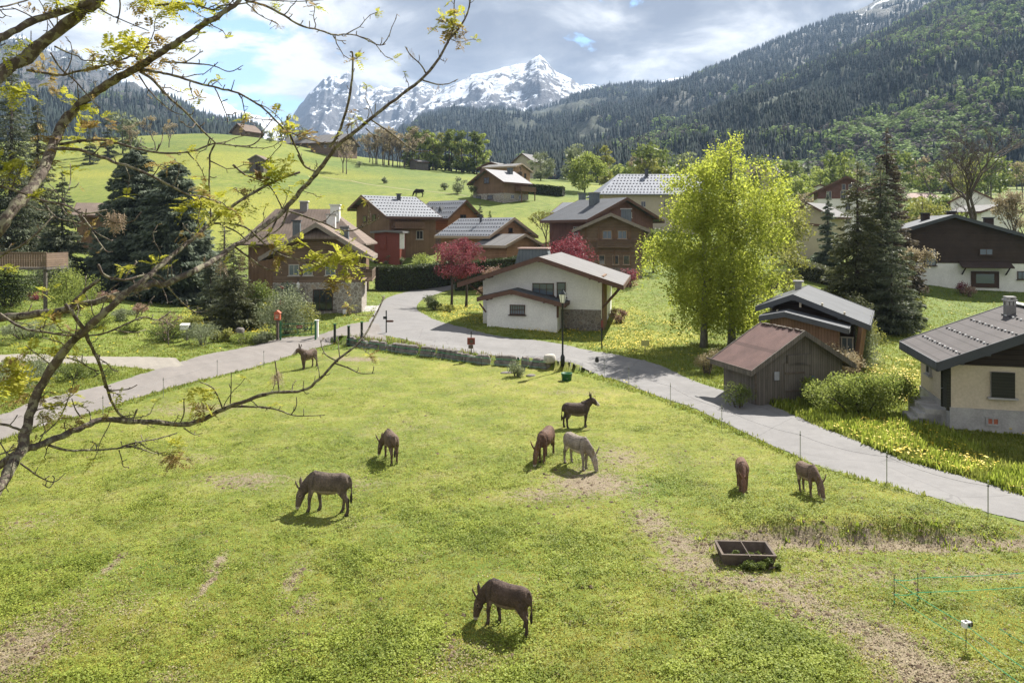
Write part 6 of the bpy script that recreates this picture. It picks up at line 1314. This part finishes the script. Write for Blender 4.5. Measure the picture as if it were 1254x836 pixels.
while s < tot:
    i = min(len(seg)-1, int(np.searchsorted(cum, s)-1)); f = (s-cum[i])/seg[i]; q = wp[i]+(wp[i+1]-wp[i])*f; a = math.atan2(*(wp[i+1]-wp[i])[::-1])
    W = rs.choice((rs.uniform(.3,.55), rs.uniform(.55, 1.3))); two = rs.random() < .45; hh = rs.uniform(.40,.74); zg = 0
    if two: boulder(k, (q[0], q[1], .15), (W*1.05,.6,.38), a, int(s*91)); boulder(k, (q[0]+.05, q[1]+.05, .48), (W*.98,.55,.30), a+.05, int(s*57))
    else: boulder(k, (q[0], q[1], hh/2-.05), (W*1.05,.62,hh+.1), a+rs.uniform(-.06,.06), int(s*33))
    s += W*.97
cen = wp[3]; e = empty('stone_wall', (float(cen[0]), float(cen[1]), 0)); k.v = [(x-cen[0], y-cen[1], z) for x, y, z in k.v]; k.build('stonework', M['drystone'], e); tag(e, 'low dry stone wall of grey boulders between the paddock and the road', 'stone wall')
e, p = thing('boulder', 'pale boulder at the right end of the dry stone wall', 'rock', 673, 452, .4); k = MB(); boulder(k, (0,0,.15), (.95,.6,.5), .3, 5); k.build('rock', m_plain('pale limestone', (.42,.39,.34), .25, 3, .95, .5, 0, .04), e, True)
for px, py, lb, sc in ((620,458,'flat pale stone in the grass below the dry stone wall, left of two',.9),(650,461,'flat pale stone in the grass below the dry stone wall, right of two',.7),(271-0+650,713,'small pale stone on bare soil just right of the trough',.25)):
    e, p = thing('stone', lb, 'rock', px, py, .3); k = MB(); boulder(k, (0,0,.02), (sc,sc*.6,.2*sc+.05), .3, px); k.build('rock', M['drystone'], e, True)
# green tape fence in front of the wall
def wire(name, label, pts, r, mat, sag=.05, posts=None, cat='wire', thick=None):
    k = MB()
    for a, b in zip(pts[:-1], pts[1:]):
        a, b = np.array(a), np.array(b); k.tube([a+(b-a)*t-np.array([0,0,sag*4*t*(1-t)]) for t in np.linspace(0,1,7)], r, 4, cap=False)
    return k
wq = [(x+.0, y-.75, 0) for x, y in WALL]
for row, z in enumerate((.55,.22)):
    pts = [(x, y, z+hz(x, y)) for x, y, _ in wq]; o = wire('', '', pts, .010, None).build('fence_tape', M['greenw'] if row == 0 else m_plain('faded green tape', (.12,.30,.24), .1, 5, .6, 0)); tag(o, ['upper', 'lower'][row]+' green fence tape running along the foot of the stone wall', 'fence tape')
for i, (x, y, _) in enumerate(wq):
    e = empty('tape_stake', (x, y, hz(x, y))); tag(e, '%s thin stake carrying green tape in front of the stone wall' % ['leftmost','second','third','fourth','fifth','rightmost'][i], 'stake', 'tape stakes along the stone wall'); k = MB(); k.tube([(0,0,-.2),(0,0,.75)], .014, 5); k.build('rod', M['metal'], e); k = MB(); k.tube([(-.03,-.02,.55),(.03,-.02,.55)], .02, 5); k.build('insulator', M['whitep'], e)
# thin stakes with wire along the road edge of the paddock
ST = [(740,461),(770,472),(821,496),(884,526),(980,563),(1086,594),(1210,634)]
tops = []
names = ['nearest the street lamp','second from the street lamp','third from the street lamp','fourth from the street lamp','in the middle of the roadside','second from the right edge','nearest the right edge']
for i, (px, py) in enumerate(ST):
    e, p = thing('fence_stake', 'thin metal fence stake along the paddock roadside, '+names[i], 'stake', px, py, 0, 'fence stakes along the paddock road edge'); k = MB(); k.tube([(0,0,-.2),(0,0,1.05)], .014, 5); k.build('rod', M['steel'], e); k = MB(); k.tube([(0,-.03,.9),(0,.03,.9)], .022, 5); k.build('insulator', M['black'], e); tops.append((p[0], p[1], p[2]+.9))
o = wire('', '', tops+[(20,21.5,.9)], .0035, None, .12).build('fence_wire', M['metal']); tag(o, 'single thin fence wire strung beside the paddock road', 'wire')
tops = []
for i, (px, py, lb) in enumerate([(-30,548,'beyond the left edge of the picture'),(126,512,'under the hanging branches at the left'),(200,487,'second along the drive from the left'),(266,462,'third along the drive from the left'),(323,449,'nearest the driveway donkey')]):
    e, p = thing('fence_stake', 'thin stake along the drive edge of the paddock, '+lb, 'stake', px, py, 0, 'fence stakes along the drive'); k = MB(); k.tube([(0,0,-.2),(0,0,1.0)], .014, 5); k.build('rod', M['steel'], e); k = MB(); k.tube([(0,-.03,.9),(0,.03,.9)], .022, 5); k.build('insulator', M['black'], e); tops.append((p[0], p[1], p[2]+.9))
o = wire('', '', tops, .0035, None, .12).build('fence_wire', M['metal']); tag(o, 'single thin fence wire strung beside the gravel drive', 'wire')
# electric netting corner at the lower right
NS = [(1095,738,'corner stake with both lines turning'),(1124,736,'stake just right of the corner'),(1330,722,'stake beyond the right edge of the picture'),(1183,797,'stake under the white charger'),(1275,868,'stake at the bottom right corner')]
np_ = []
for px, py, lb in NS:
    e, p = thing('net_stake', 'thin stake of the green line fence, '+lb, 'stake', px, py, 0, 'stakes of the green line fence'); k = MB(); k.tube([(0,0,-.2),(0,0,.62)], .008, 5); k.build('rod', M['metal'], e); k = MB(); k.tube([(0,0,.0),(0,0,.05)], .014, 5); k.build('foot', M['greenw'], e); np_.append(p)
for z, nm in ((.52,'upper'),(.2,'lower')):
    o = wire('', '', [(np_[0][0],np_[0][1],np_[0][2]+z),(np_[1][0],np_[1][1],np_[1][2]+z),(np_[2][0],np_[2][1],np_[2][2]+z)], .007, None, .04).build('fence_line', M['greenw']); tag(o, nm+' green fence line running right from the corner stake', 'fence line')
    o = wire('', '', [(np_[0][0],np_[0][1],np_[0][2]+z),(np_[3][0],np_[3][1],np_[3][2]+z),(np_[4][0],np_[4][1],np_[4][2]+z)], .007, None, .04).build('fence_line', M['greenw']); tag(o, nm+' green fence line running down past the white charger', 'fence line')
p = np_[3]; e = tag(empty('fence_charger', (p[0], p[1], p[2]+.45), .3), 'white and black solar fence charger on the green line fence', 'fence charger')
k = MB(); k.box((0,0,.08),(.14,.10,.11)); k.build('housing', M['whitep'], e, False); k = MB(); k.box((.02,-.055,.08),(.05,.02,.07)); k.lathe([(.035,.137),(.035,.15)], n=12); k.build('panel', M['black'], e); k = MB(); k.box((.11,0,.07),(.05,.07,.09)); k.build('battery', M['black'], e)
o = wire('', '', [at(1226,775)+(0,), ] if False else [tuple(np.array(at(1224,778))+[0,0,.15]), tuple(np.array(at(1262,800))+[0,0,.15])], .006, None, .02).build('fence_line', M['greenw']); tag(o, 'short green line right of the white charger', 'fence line')
# trough
e, p = thing('trough', 'long rusty shallow trough overgrown with weeds', 'trough', 912, 686, R(-3)); k = MB(); L_, W_, t_ = 1.26, .80, .05
Vb = lambda z, g_: [(-L_/2-g_,-W_/2-g_,z),(L_/2+g_,-W_/2-g_,z),(L_/2+g_,W_/2+g_,z),(-L_/2-g_,W_/2+g_,z)]
k.add(Vb(0,-.05)+Vb(.32,.03)+Vb(.32,-.03)+Vb(.06,-.1), [(0,1,5,4),(1,2,6,5),(2,3,7,6),(3,0,4,7),(4,5,9,8),(5,6,10,9),(6,7,11,10),(7,4,8,11),(8,9,13,12),(9,10,14,13),(10,11,15,14),(11,8,12,15),(12,13,14,15),(3,2,1,0)])
k.build('basin', M['rusty'], e); k = MB(); k.tube([(0,-.5,.31),(0,.5,.31)], .018, 6); k.build('crossbar', M['rusty'], e)
k = MB(); bush('weed_clump', 'green weeds growing out of and around the rusty trough', (p[0]+.15, p[1]-.55, p[2]), 1.9, .32, MV['green'], 1800, .05, dep=.35, K=16, cat='weeds'); bush('weed_clump', 'weeds sprouting inside the rusty trough', (p[0], p[1]+.02, p[2]+.06), 1.25, .2, MV['green'], 700, .045, dep=.6, K=10, cat='weeds')
# wooden deck at the far left
X0 = (-40-627)/F*60; X1 = (57-627)/F*60; e = tag(empty('deck', (X1, 60, hz(X1, 60))), 'raised wooden deck with plank railing standing on a post at the far left', 'deck'); zd = EYE+(HY-329)/F*60-hz(X1, 60)
L_ = X0-X1; k = MB(); k.box((L_/2,1.5,zd),(abs(L_),3,.18)); k.build('floor', M['wgrey'], e); k = MB(); k.box((L_/2,.02,zd+1.3),(abs(L_),.12,.1))
for i in range(int(abs(L_)/.2)): k.box((-.1-i*.2,.02,zd+.7),(.165,.04,1.15))
k.box((-.03,1.5,zd+.7),(.05,2.9,1.15)); k.build('railing', M['wold'], e)
for x in (-.25, L_+.4): k = MB(); k.box((x,.25,zd/2-.3),(.22,.22,zd+.4)); k.build('post', M['wgrey'], e)
# clods, dung and hoof scuffs: small brown lumps in the paddock
u = rng.random(9000); Y = (11.5**-.9+(46**-.9-11.5**-.9)*u)**(-1/.9); X = (rng.random(9000)*1.5-.75)*Y; m = paddock(X, Y) & in_frame(X, Y) & (dirt_mask(X, Y)*1.2+fbm(X*.7, Y*.7, 3) > .62+.5*rng.random(9000)); X, Y = X[m][:2200], Y[m][:2200]
tv = np.array([(-1,-.7,0),(1,-.8,0),(.8,.9,0),(-.9,.7,0),(-.4,-.3,.8),(.5,-.2,.9),(.3,.5,.7),(-.4,.35,.75)]); tf = np.array([(0,1,5,4),(1,2,6,5),(2,3,7,6),(3,0,4,7),(4,5,6,7)])
sz = .02+.05*rng.random(len(X))**2; a = rng.random(len(X))*6.28; ca, sa = np.cos(a)[:,None], np.sin(a)[:,None]
V = np.stack([(tv[:,0]*ca-tv[:,1]*sa)*sz[:,None]+X[:,None], (tv[:,0]*sa+tv[:,1]*ca)*sz[:,None]+Y[:,None], tv[:,2]*sz[:,None]*.7+height(X, Y)[:,None]], 2).reshape(-1,3)
o = npmesh('clods', V, (tf[None]+np.arange(len(X))[:,None,None]*8).reshape(-1,4), m_plain('brown soil', (.10,.07,.045), .5, 2, .95, .4)); tag(o, 'small brown clods and dung scattered on the paddock', 'clods', kind='stuff')

for px, d, w_, h_, m_, lb in [(120,58,2.6,1.6,'bright','fresh green shrub left of the mailbox, at the foot of the lawn'),(146,62,3.0,1.2,'pale','sage mound in the middle of the left lawn'),(100,70,3.4,2.2,'green','round mid green shrub in front of the dark spruce'),(128,72,2.8,1.4,'pinkb','pinkish heath shrub below the massive spruces'),
    (232,60,2.2,1.3,'yellowg','yellow green shrub between the mailbox and the conifers'),(272,54.5,2.6,1.0,'yellowg','low yellow flowering border plant by the stump'),(322,53.5,1.8,.9,'pale','silvery low plant at the foot of the orange box post'),(-8,72,4,3,'green','dense green shrub behind the deck at the left edge'),(160,57,2.2,.9,'bright','low bright herb clump beside the side path')]:
    bush('shrub', lb, A3(px, 0, d), w_, h_, MV[m_], 2200, .11, K=14, cat='shrub')
for px, d, s_, lb in [(470,215,2.2,'small round shrub on the open meadow left of the horse'),(545,190,2.6,'small round shrub on the open meadow right of the horse'),(440,260,3,'shrub standing alone near the meadow thicket'),(330,196,2.4,'shrub beside the lone grey shed')]:
    bush('shrub', lb, A3(px, 0, d), s_, s_*.8, MV['pale'], 420, .34, K=8, cat='shrub')
TR = [(395,216),(430,221),(470,228),(505,233),(540,236),(572,240)]
tp_ = [np.array(at(x, y)[:2]) for x, y in TR]; V = []
for i, p_ in enumerate(tp_):
    t_ = tp_[min(i+1, len(tp_)-1)]-tp_[max(i-1, 0)]; n_ = np.array([-t_[1], t_[0]])/np.hypot(*t_)*.35; V.append(np.concatenate([p_-n_, p_+n_]))
tag(strip('footpath', dense(np.array(V), 14), road_mat('trodden earth', (.26,.23,.13), False), .03, 4), kind='structure')

def wtop(X, Y): d_, sg_ = seg_dist(X, Y, WALL); return (d_ < 1.0) & (sg_ > 0) & (d_ > .25) & ~road_mask(X, Y, 0)
tufts('wall_plants', 'brown and green plants growing along the top of the stone wall', wtop, 5000, 40, 56, .22, .07, MG['drygr'], 1.01, 3)
tufts('wall_grass', 'green grass behind the top of the stone wall', wtop, 5000, 40, 56, .22, .06, MG['tall'], 1.01, 3)
# ------------------------------------------------------------------ the near tree: limbs with real depth, hung with young pinnate leaves
def DD(x, y, off=0): return 5.3+.0042*x+.42*math.sin(x/75+y/120)+.25*math.sin(y/60-x/140)+off
BRN = []
def limb(pts, r0, r1, off=0, nm='branch'):
    A = np.array(pts, float); n = len(A); o = []
    for i in range(n-1):
        p0 = A[max(i-1,0)]; p1 = A[i]; p2 = A[i+1]; p3 = A[min(i+2,n-1)]
        for k in range(4): t = k/4; o.append(.5*((2*p1)+(-p0+p2)*t+(2*p0-5*p1+4*p2-p3)*t*t+(-p0+3*p1-3*p2+p3)*t**3))
    o.append(A[-1]); o = np.array(o); W = np.array([P(x, y, DD(x, y, off)) for x, y in o]); m = len(W); q = np.linspace(0, 1, m)
    r = .80*(r0+(r1-r0)*q)*np.array([DD(x, y, off) for x, y in o])/F
    r = r*(1+.16*(fbm(q*m*.7+x_seed[0], q*0, 2)-.5)*2); x_seed[0] += 3.7
    W[1:-1] += rng.normal(size=(m-2,3))*.004*np.minimum(1, r[1:-1,None]*40); BRN.append((W, r, nm)); return W, r
x_seed = [0.0]
L = limb
trunk_px = []
L([(-190,760),(-90,690),(-40,640),(0,594),(16,567),(27,548),(34,517),(44,484),(63,451),(88,418),(104,406),(118,391),(135,377),(160,355),(187,334),(203,319),(224,302),(243,286),(257,274),(281,255),(324,228),(367,211)], 9.5, 1.6, 0, 'limb')
L([(-190,470),(-100,430),(-40,400),(0,390),(36,386),(72,381),(108,371),(143,362),(167,353),(191,347),(200,348),(229,336),(253,324),(272,312),(288,300),(308,288),(334,269),(353,252),(367,235),(382,219),(399,197),(414,177),(436,160),(457,143),(484,122),(515,98),(534,77),(546,57),(551,48),(565,31),(572,17),(576,0),(577,-15)], 6.5, 1.0, .45, 'limb')
L([(27,550),(40,548),(55,542),(82,531),(110,519),(129,513),(165,516),(193,517),(225,520),(250,513),(273,501),(300,491),(320,484),(341,480),(371,478),(391,464),(414,440),(441,418),(459,388),(471,362)], 5.5, 1.1, 0, 'limb')
L([(-210,260),(-130,200),(-60,150),(0,92),(30,72),(60,46),(96,18),(125,-4),(160,-40)], 12, 7, -.9, 'limb')
L([(-210,150),(-120,110),(-40,70),(0,47),(29,32),(60,19),(90,9),(125,-4)], 6.5, 5, -.9, 'limb')
L([(-190,450),(-100,370),(-30,310),(0,280),(19,252),(45,221),(57,198),(69,167),(81,146),(96,129),(115,115),(139,98),(167,84),(191,69),(210,57),(224,48),(248,31),(272,17),(291,2),(310,-25)], 9.5, 3.2, -.5, 'limb')
# smaller branches: (points, r0, r1, offset)
for b in [([(104,406),(110,421),(121,443),(129,468),(136,490),(149,509),(162,512),(168,501)],3.2,1.2,0),([(80,372),(91,386),(104,406)],3,3,0),([(128,473),(136,478),(146,477),(158,476),(168,471)],1.4,.7,0),([(82,438),(96,442),(113,452),(121,454)],1.4,.9,0),
 ([(0,384),(27,401),(58,407),(91,411),(124,409),(154,397),(176,388),(193,392),(209,381)],2,.9,0),([(-60,512),(0,519),(16,523),(28,527)],2.2,1.8,0),([(0,556),(12,552),(22,548)],1.2,1.4,0),([(49,534),(71,515),(85,484),(92,460)],1.1,.6,0),([(25,567),(49,584),(66,590),(80,579)],1.3,.6,0),([(66,590),(60,597),(52,592)],.9,.5,0),
 ([(60,545),(82,551),(110,551),(143,549),(154,545),(170,541),(193,537),(217,530)],2,.8,0),([(154,545),(171,549),(190,555),(204,553)],1.4,.6,0),([(146,551),(149,562),(151,571),(158,571)],1.0,.5,0),([(272,499),(263,478),(254,471),(245,468)],1.3,.7,0),([(282,494),(283,475),(283,455)],1.0,.6,0),([(342,480),(340,463),(338,450),(337,442)],1.1,.7,0),
 ([(414,443),(398,433),(392,416)],1.1,.6,0),([(416,438),(415,428),(414,415)],1.0,.6,0),([(411,445),(426,450),(441,457),(459,457)],1.3,.6,0),([(371,478),(372,466)],.8,.5,0),([(385,469),(386,460)],.8,.5,0),([(219,521),(225,506),(225,488)],1.3,.7,0),([(283,498),(318,498),(341,502),(363,509),(398,508)],1.6,.6,0),([(357,507),(363,497),(363,486)],.9,.6,0),([(225,524),(238,532),(248,530)],.9,.5,0),([(100,512),(92,500),(88,488)],1.2,.7,0),([(430,428),(440,420),(447,408)],1.0,.5,0),
 ([(72,177),(105,172),(134,173),(167,182),(191,187),(210,188),(236,185),(258,177),(266,176),(296,179),(312,176),(326,161)],2.3,.8,-.5),([(69,182),(96,184),(120,191),(143,200),(163,206),(187,216),(210,228),(229,238),(248,241),(270,249)],3,1.1,-.5),
 ([(33,86),(60,90),(77,92),(96,87),(134,79),(167,67),(191,68)],2.4,.9,-.5),([(67,57),(82,64),(96,69),(103,74),(139,75)],1.4,.6,-.9),([(62,65),(74,84),(91,98),(112,122),(123,133)],1.5,.7,-.9),([(172,88),(187,98),(203,115),(212,124),(231,141),(248,160),(264,175)],2.3,1.2,-.5),
 ([(167,84),(190,88),(210,92),(224,96),(243,102),(267,108),(291,114),(315,127),(332,142),(348,158),(358,163),(372,169),(401,176),(413,170)],2.4,.8,-.5),([(263,108),(269,120),(277,140),(279,150)],1.0,.6,-.5),([(258,106),(266,100),(272,106)],.9,.5,-.5),([(283,112),(287,98)],.9,.6,-.5),
 ([(300,0),(324,7),(348,19),(367,31),(391,37),(410,43),(424,42),(441,45),(462,55),(472,54)],2,.8,-.5),([(407,42),(412,49),(424,50)],.9,.5,-.5),([(190,7),(215,4),(236,5),(260,12),(272,7),(296,5),(315,0),(340,1),(367,2),(396,0)],1.9,.7,-.5),([(200,76),(236,78),(262,81),(281,88),(298,80)],1.5,.6,-.5),([(225,78),(243,66),(245,60)],.9,.5,-.5),
 ([(170,92),(182,110),(200,128),(212,137),(224,141)],1.2,.6,-.5),([(264,175),(257,190),(257,204),(256,221),(257,240),(258,259),(257,272)],1.5,1.0,-.4),([(286,202),(300,214),(320,221),(334,233),(346,256)],1.6,1.0,.3),([(365,190),(372,202),(384,209),(392,207)],1.8,1.2,.45),([(352,143),(355,163),(363,182),(372,200)],1.7,1.2,.3),([(352,143),(350,150)],.8,.5,.3),
 ([(349,257),(377,266),(399,274),(414,281),(433,282),(452,274),(464,267)],1.7,.7,.45),([(403,180),(414,165),(426,127),(431,96),(432,67),(429,64)],2.2,1.2,.45),([(517,98),(534,103),(548,103),(561,97)],1.2,.6,.45),([(522,90),(515,79),(503,68),(496,57)],1.3,.6,.45),([(455,147),(481,165),(496,177),(510,185),(530,185)],1.3,.6,.45),([(480,164),(477,176),(477,189)],.8,.5,.45),([(448,157),(457,165),(469,169)],1.0,.6,.45),([(459,142),(460,127)],.8,.5,.45),([(551,48),(556,30),(556,10),(557,-5)],1.1,.8,.45),([(450,145),(452,136),(448,132)],.8,.4,.45),
 ([(-120,190),(-60,212),(0,228),(24,235),(53,246),(79,251),(100,261),(118,260),(131,257)],2.0,1.1,-.6),([(55,250),(69,266),(91,272),(105,275)],1.3,.6,-.6),([(84,252),(100,264),(115,283),(123,288),(132,293)],1.5,.7,-.6),([(112,283),(124,300),(131,308),(138,308)],1.1,.6,-.6),([(-60,370),(0,314),(24,302),(48,283),(65,264)],2.4,1.0,-.5),([(77,245),(86,225),(86,200)],.9,.5,-.6),([(82,252),(70,236),(60,225)],.9,.5,-.6),
 ([(120,324),(129,338),(153,343),(172,338),(191,337),(203,345)],2.2,1.8,.45),([(88,372),(105,355),(122,342)],3,2.4,.45),([(153,340),(160,330),(168,321)],1.5,.9,.45),([(146,346),(134,356),(132,362)],1.1,.6,.45),([(257,274),(279,274),(300,278),(312,287)],1.8,1.2,.1),([(270,275),(290,284),(304,296)],1.3,.8,.1),([(286,302),(308,317),(320,326),(339,333)],1.6,.6,.45),([(312,287),(322,297),(343,312),(367,318),(399,329)],1.6,.6,.45),([(353,253),(351,262),(343,279),(324,291)],1.5,1.0,.45),([(340,266),(330,285),(316,297)],1.3,.9,.45),
 ([(0,9),(17,5),(34,0),(50,-8)],1.6,1.0,-.9),([(0,12),(5,18),(14,21)],1.0,.5,-.9),([(118,8),(134,18),(148,24),(182,38)],1.3,.6,-.9),([(146,-8),(147,10),(143,29)],1.4,.8,-.9),([(69,-8),(70,10),(70,31)],1.2,.7,-.9),([(205,340),(207,322),(212,318)],.9,.5,.45),([(240,292),(228,300),(218,300)],1.0,.6,0),([(203,349),(225,372),(240,382),(256,380)],1.2,.6,.45),([(38,57),(38,38)],.9,.5,-.9)]:
    L(*b)
MVT = MV['bark_lichen']
tree_e = empty('near_tree', (-5.6, 5.6, 0)); tag(tree_e, 'big lichen covered tree with sparse young leaves reaching in from the left', 'tree'); org = np.array([-5.6,5.6,0])
mb = MB(); tp = [(0,0,-.4),(.02,0,1.6),(.1,0,3.2),(.25,-.05,4.8),(.3,.05,6.6),(.2,0,8.4),(.1,0,10.4)]; mb.tube(tp, [.36,.27,.24,.22,.19,.15,.08], 14); mb.build('trunk', MVT, tree_e, True)
spur = []; TIPS = []
for W, r, nm in BRN:
    k = MB(); k.tube(W-org, np.maximum(r, .0025), 10 if nm == 'limb' else 6)
    if nm == 'limb':                          # join the limb to the trunk outside the frame
        a = W[0]-org; zt = max(1.2, min(9.5, a[2]-.6*np.hypot(a[0]-.2, a[1]))); k.tube([(.2,0,zt),(.2+(a[0]-.2)*.5, a[1]*.5, (zt+a[2])/2-.05), tuple(a)], [r[0]*1.25, r[0]*1.1, r[0]], 10)
    acc = 0                                   # short fruiting spurs with buds
    for i in range(2, len(W)-1):
        acc += np.linalg.norm(W[i]-W[i-1])
        if acc > (.22 if nm == 'limb' else .10) and rng.random() < .62:
            acc = 0; t = unit(W[i+1]-W[i-1]); s_ = unit(np.cross(t, rng.normal(size=3))); s_ = unit(s_+t*.5+np.array([0,0,.25])); Ls = rng.uniform(.02,.07)*(1.4 if nm == 'limb' else 1)
            q = W[i]-org; k.tube([q, q+s_*Ls*.6+rng.normal(size=3)*.004, q+s_*Ls+np.array([0,0,Ls*.3])], [.0045,.0035,.0042], 4); spur.append(W[i]+s_*Ls)
    k.build(nm, MVT, tree_e, True)
    if nm == 'limb' or len(W) > 24:           # fine side twigs, one mesh each
        i = 3
        while i < len(W)-2:
            i += int(rng.integers(3, 8))
            if i >= len(W)-2 or W[i][0]/W[i][1]*F+627 < -20: continue
            t = unit(W[i+1]-W[i-1]); s_ = unit(np.cross(t, rng.normal(size=3))+t*.6+np.array([0,0,.15])); q = W[i]-org; Lt = rng.uniform(.12,.38); pts = [q]
            for _k in range(5): s_ = unit(s_+rng.normal(size=3)*.28+np.array([0,0,.10])); q = q+s_*Lt/5; pts.append(q)
            kk = MB(); kk.tube(pts, [.0055,.0045,.004,.0035,.003,.0035], 5)
            for _k in (2,3,4): kk.tube([pts[_k], pts[_k]+unit(rng.normal(size=3))*.035], [.003,.0025], 3)
            kk.build('twig', MVT, tree_e, True); spur.append(pts[-1]+org); TIPS.append(pts[-1]+org)
def leafmat(name, cols): return m_leaf(name, cols, .5)
LY = leafmat('young yellow green rowan leaves', [(.22,.25,.02),(.36,.36,.04),(.50,.47,.08)]); LB = leafmat('bronze budding leaves', [(.16,.09,.035),(.26,.17,.06),(.33,.27,.10)]); LD = leafmat('dead hanging leaves', [(.20,.14,.09),(.30,.23,.16),(.38,.30,.23)])
def pinnate(base, d, up, L, n, wid):          # a stalk with paired narrow leaflets; returns quads
    V = []; side = unit(np.cross(d, up)); nrm = np.cross(side, d)
    for i in range(n):
        t = .18+.82*i/(n-1); c = base+d*L*t+np.array([0,0,-.25*L*t*t])
        sz = L*.36*(math.sin(PI*min(1, .25+.62*t)))
        for s_ in ((-1, 1) if i < n-1 else (0,)):
            a = unit(side*s_+d*(.55 if s_ else 1)+nrm*.15+rng.normal(size=3)*.08); b = unit(np.cross(a, nrm+rng.normal(size=3)*.25))*sz*wid
            m_ = c+a*sz*.45+np.array([0,0,-.02*sz]); e_ = c+a*sz+np.array([0,0,-.12*sz]); V += [c, m_+b, e_, m_-b]
    q = unit(np.cross(d, np.array([0,0,1.])+.01)); V += [base-q*.002, base+q*.002, base+d*L*.95-np.array([0,0,.22*L])+q*.001, base+d*L*.95-np.array([0,0,.22*L])-q*.001]
    return V
def cluster(px, py, size, kind, off, n):
    W0 = P(px, py, DD(px, py, off)); sc = DD(px, py, off)/F; out = []
    for _ in range(int(n*2.6)):
        b = W0+rng.normal(size=3)*size*sc*.22
        if kind == 'D': d = unit(np.array([rng.normal()*.3, rng.normal()*.3, -1.0]))
        else: d = unit(rng.normal(size=3)*np.array([1,.8,.55])+np.array([.1,0,.15 if kind == 'Y' else -.1]))
        Lf = size*sc*rng.uniform(.55,1.0); out += pinnate(b, d, unit(np.array([0,0,1.])+rng.normal(size=3)*.3), Lf, rng.integers(5,8), (.24 if kind != 'D' else .11))
    return out
CL = [(75,4,26,'Y',-.9,7),(96,10,20,'Y',-.9,6),(115,5,20,'Y',-.9,5),(165,52,27,'Y',-.5,8),(140,62,28,'Y',-.5,9),(188,45,24,'B',-.5,6),(22,114,27,'Y',-.5,8),(8,118,20,'Y',-.5,4),(53,80,18,'B',-.5,5),(64,106,16,'B',-.5,5),(78,117,15,'Y',-.5,4),(100,134,18,'Y',-.5,5),(126,144,16,'Y',-.5,3),(136,152,14,'B',-.5,3),
 (10,205,24,'Y',-.6,7),(28,200,18,'Y',-.6,4),(92,172,24,'Y',-.4,6),(112,158,18,'B',-.5,4),(55,170,20,'B',-.5,5),(185,5,26,'Y',-.5,8),(206,14,24,'Y',-.5,8),(236,8,24,'Y',-.5,7),(270,4,20,'Y',-.5,5),(150,80,26,'B',-.5,7),(178,78,24,'B',-.5,7),(205,72,20,'B',-.5,4),(130,72,24,'Y',-.5,6),(356,156,22,'Y',.3,8),(372,165,18,'B',.3,6),(345,160,16,'Y',.3,4),
 (332,212,28,'Y',.1,9),(348,200,20,'Y',.1,6),(318,218,18,'B',.1,5),(238,250,28,'Y',-.4,9),(262,256,30,'Y',-.2,10),(248,240,20,'B',-.4,6),(280,262,22,'Y',0,6),(205,198,18,'B',-.4,4),(418,318,34,'Y',.45,12),(400,322,24,'Y',.45,7),(432,322,22,'Y',.45,5),(412,344,22,'B',.45,7),(346,296,22,'Y',.3,6),(366,298,17,'Y',.3,4),(340,310,20,'B',.3,6),
 (65,430,24,'Y',.1,7),(88,434,16,'Y',.1,4),(20,462,34,'Y',.1,9),(8,448,26,'B',.1,6),(26,480,22,'B',.1,6),(66,498,22,'Y',0,6),(56,482,18,'B',0,5),(245,484,24,'Y',0,9),(247,500,19,'B',0,8),(100,500,15,'Y',0,3),(78,515,14,'B',0,4),(218,545,16,'Y',0,6),(214,560,18,'B',0,8),(340,455,14,'D',0,7),(140,262,22,'D',-.6,10),(92,520,17,'B',0,4),(553,34,22,'B',.45,9),(548,24,24,'Y',.45,7),(560,48,16,'B',.45,5),(540,28,20,'Y',.45,4),(438,148,15,'Y',.45,4),(430,140,12,'B',.45,3),
 (40,540,10,'B',0,2),(223,290,13,'B',.1,3),(298,235,17,'B',.1,4),(55,190,20,'B',-.5,4),(30,75,12,'B',-.9,2),(386,310,17,'Y',.45,4),(300,312,17,'D',.45,4),(272,320,15,'D',.45,4),(38,8,12,'B',-.9,3),(500,62,10,'D',.45,2),(536,107,9,'D',.45,2),(478,130,8,'B',.45,1),(170,10,18,'B',-.5,3),(310,6,13,'B',-.5,3),(30,60,18,'Y',-.9,4),(5,60,20,'Y',-.9,4),(110,80,16,'Y',-.5,3),(225,60,16,'Y',-.5,3),(85,210,18,'Y',-.4,4),(40,240,18,'Y',-.6,4),(300,255,18,'Y',.1,4),(370,225,16,'Y',.3,3),(150,330,16,'Y',.45,4),(190,320,18,'Y',.1,4),(120,400,14,'Y',.1,3),(35,430,22,'Y',.1,5),(45,510,16,'Y',0,4),(130,505,14,'B',0,3),(250,30,16,'Y',-.5,4),(340,8,14,'Y',-.5,3),(330,290,16,'Y',.3,4),(60,355,16,'Y',.2,3),(10,330,18,'Y',-.3,4)]
for kind, mt, nm in (('Y', LY, 'foliage'), ('B', LB, 'budding_foliage'), ('D', LD, 'dead_leaves')):
    V = []
    for c_ in CL:
        if c_[3] == kind: V += cluster(*c_)
    if kind == 'B':
        for s_ in spur:
            if rng.random() < .3: V += pinnate(s_, unit(rng.normal(size=3)), np.array([0,0,1.]), rng.uniform(.03,.06), 4, .2)
    if kind in 'YB':
        for q in TIPS:
            if rng.random() < (.42 if kind == 'Y' else .25):
                for _ in range(rng.integers(3, 6)): V += pinnate(q, unit(rng.normal(size=3)*np.array([1,1,.6])+np.array([0,0,.2])), np.array([0,0,1.]), rng.uniform(.06,.12), 6, .24)
    V = np.array(V)-org; npmesh(nm, V, np.arange(len(V)).reshape(-1,4), mt, tree_e)
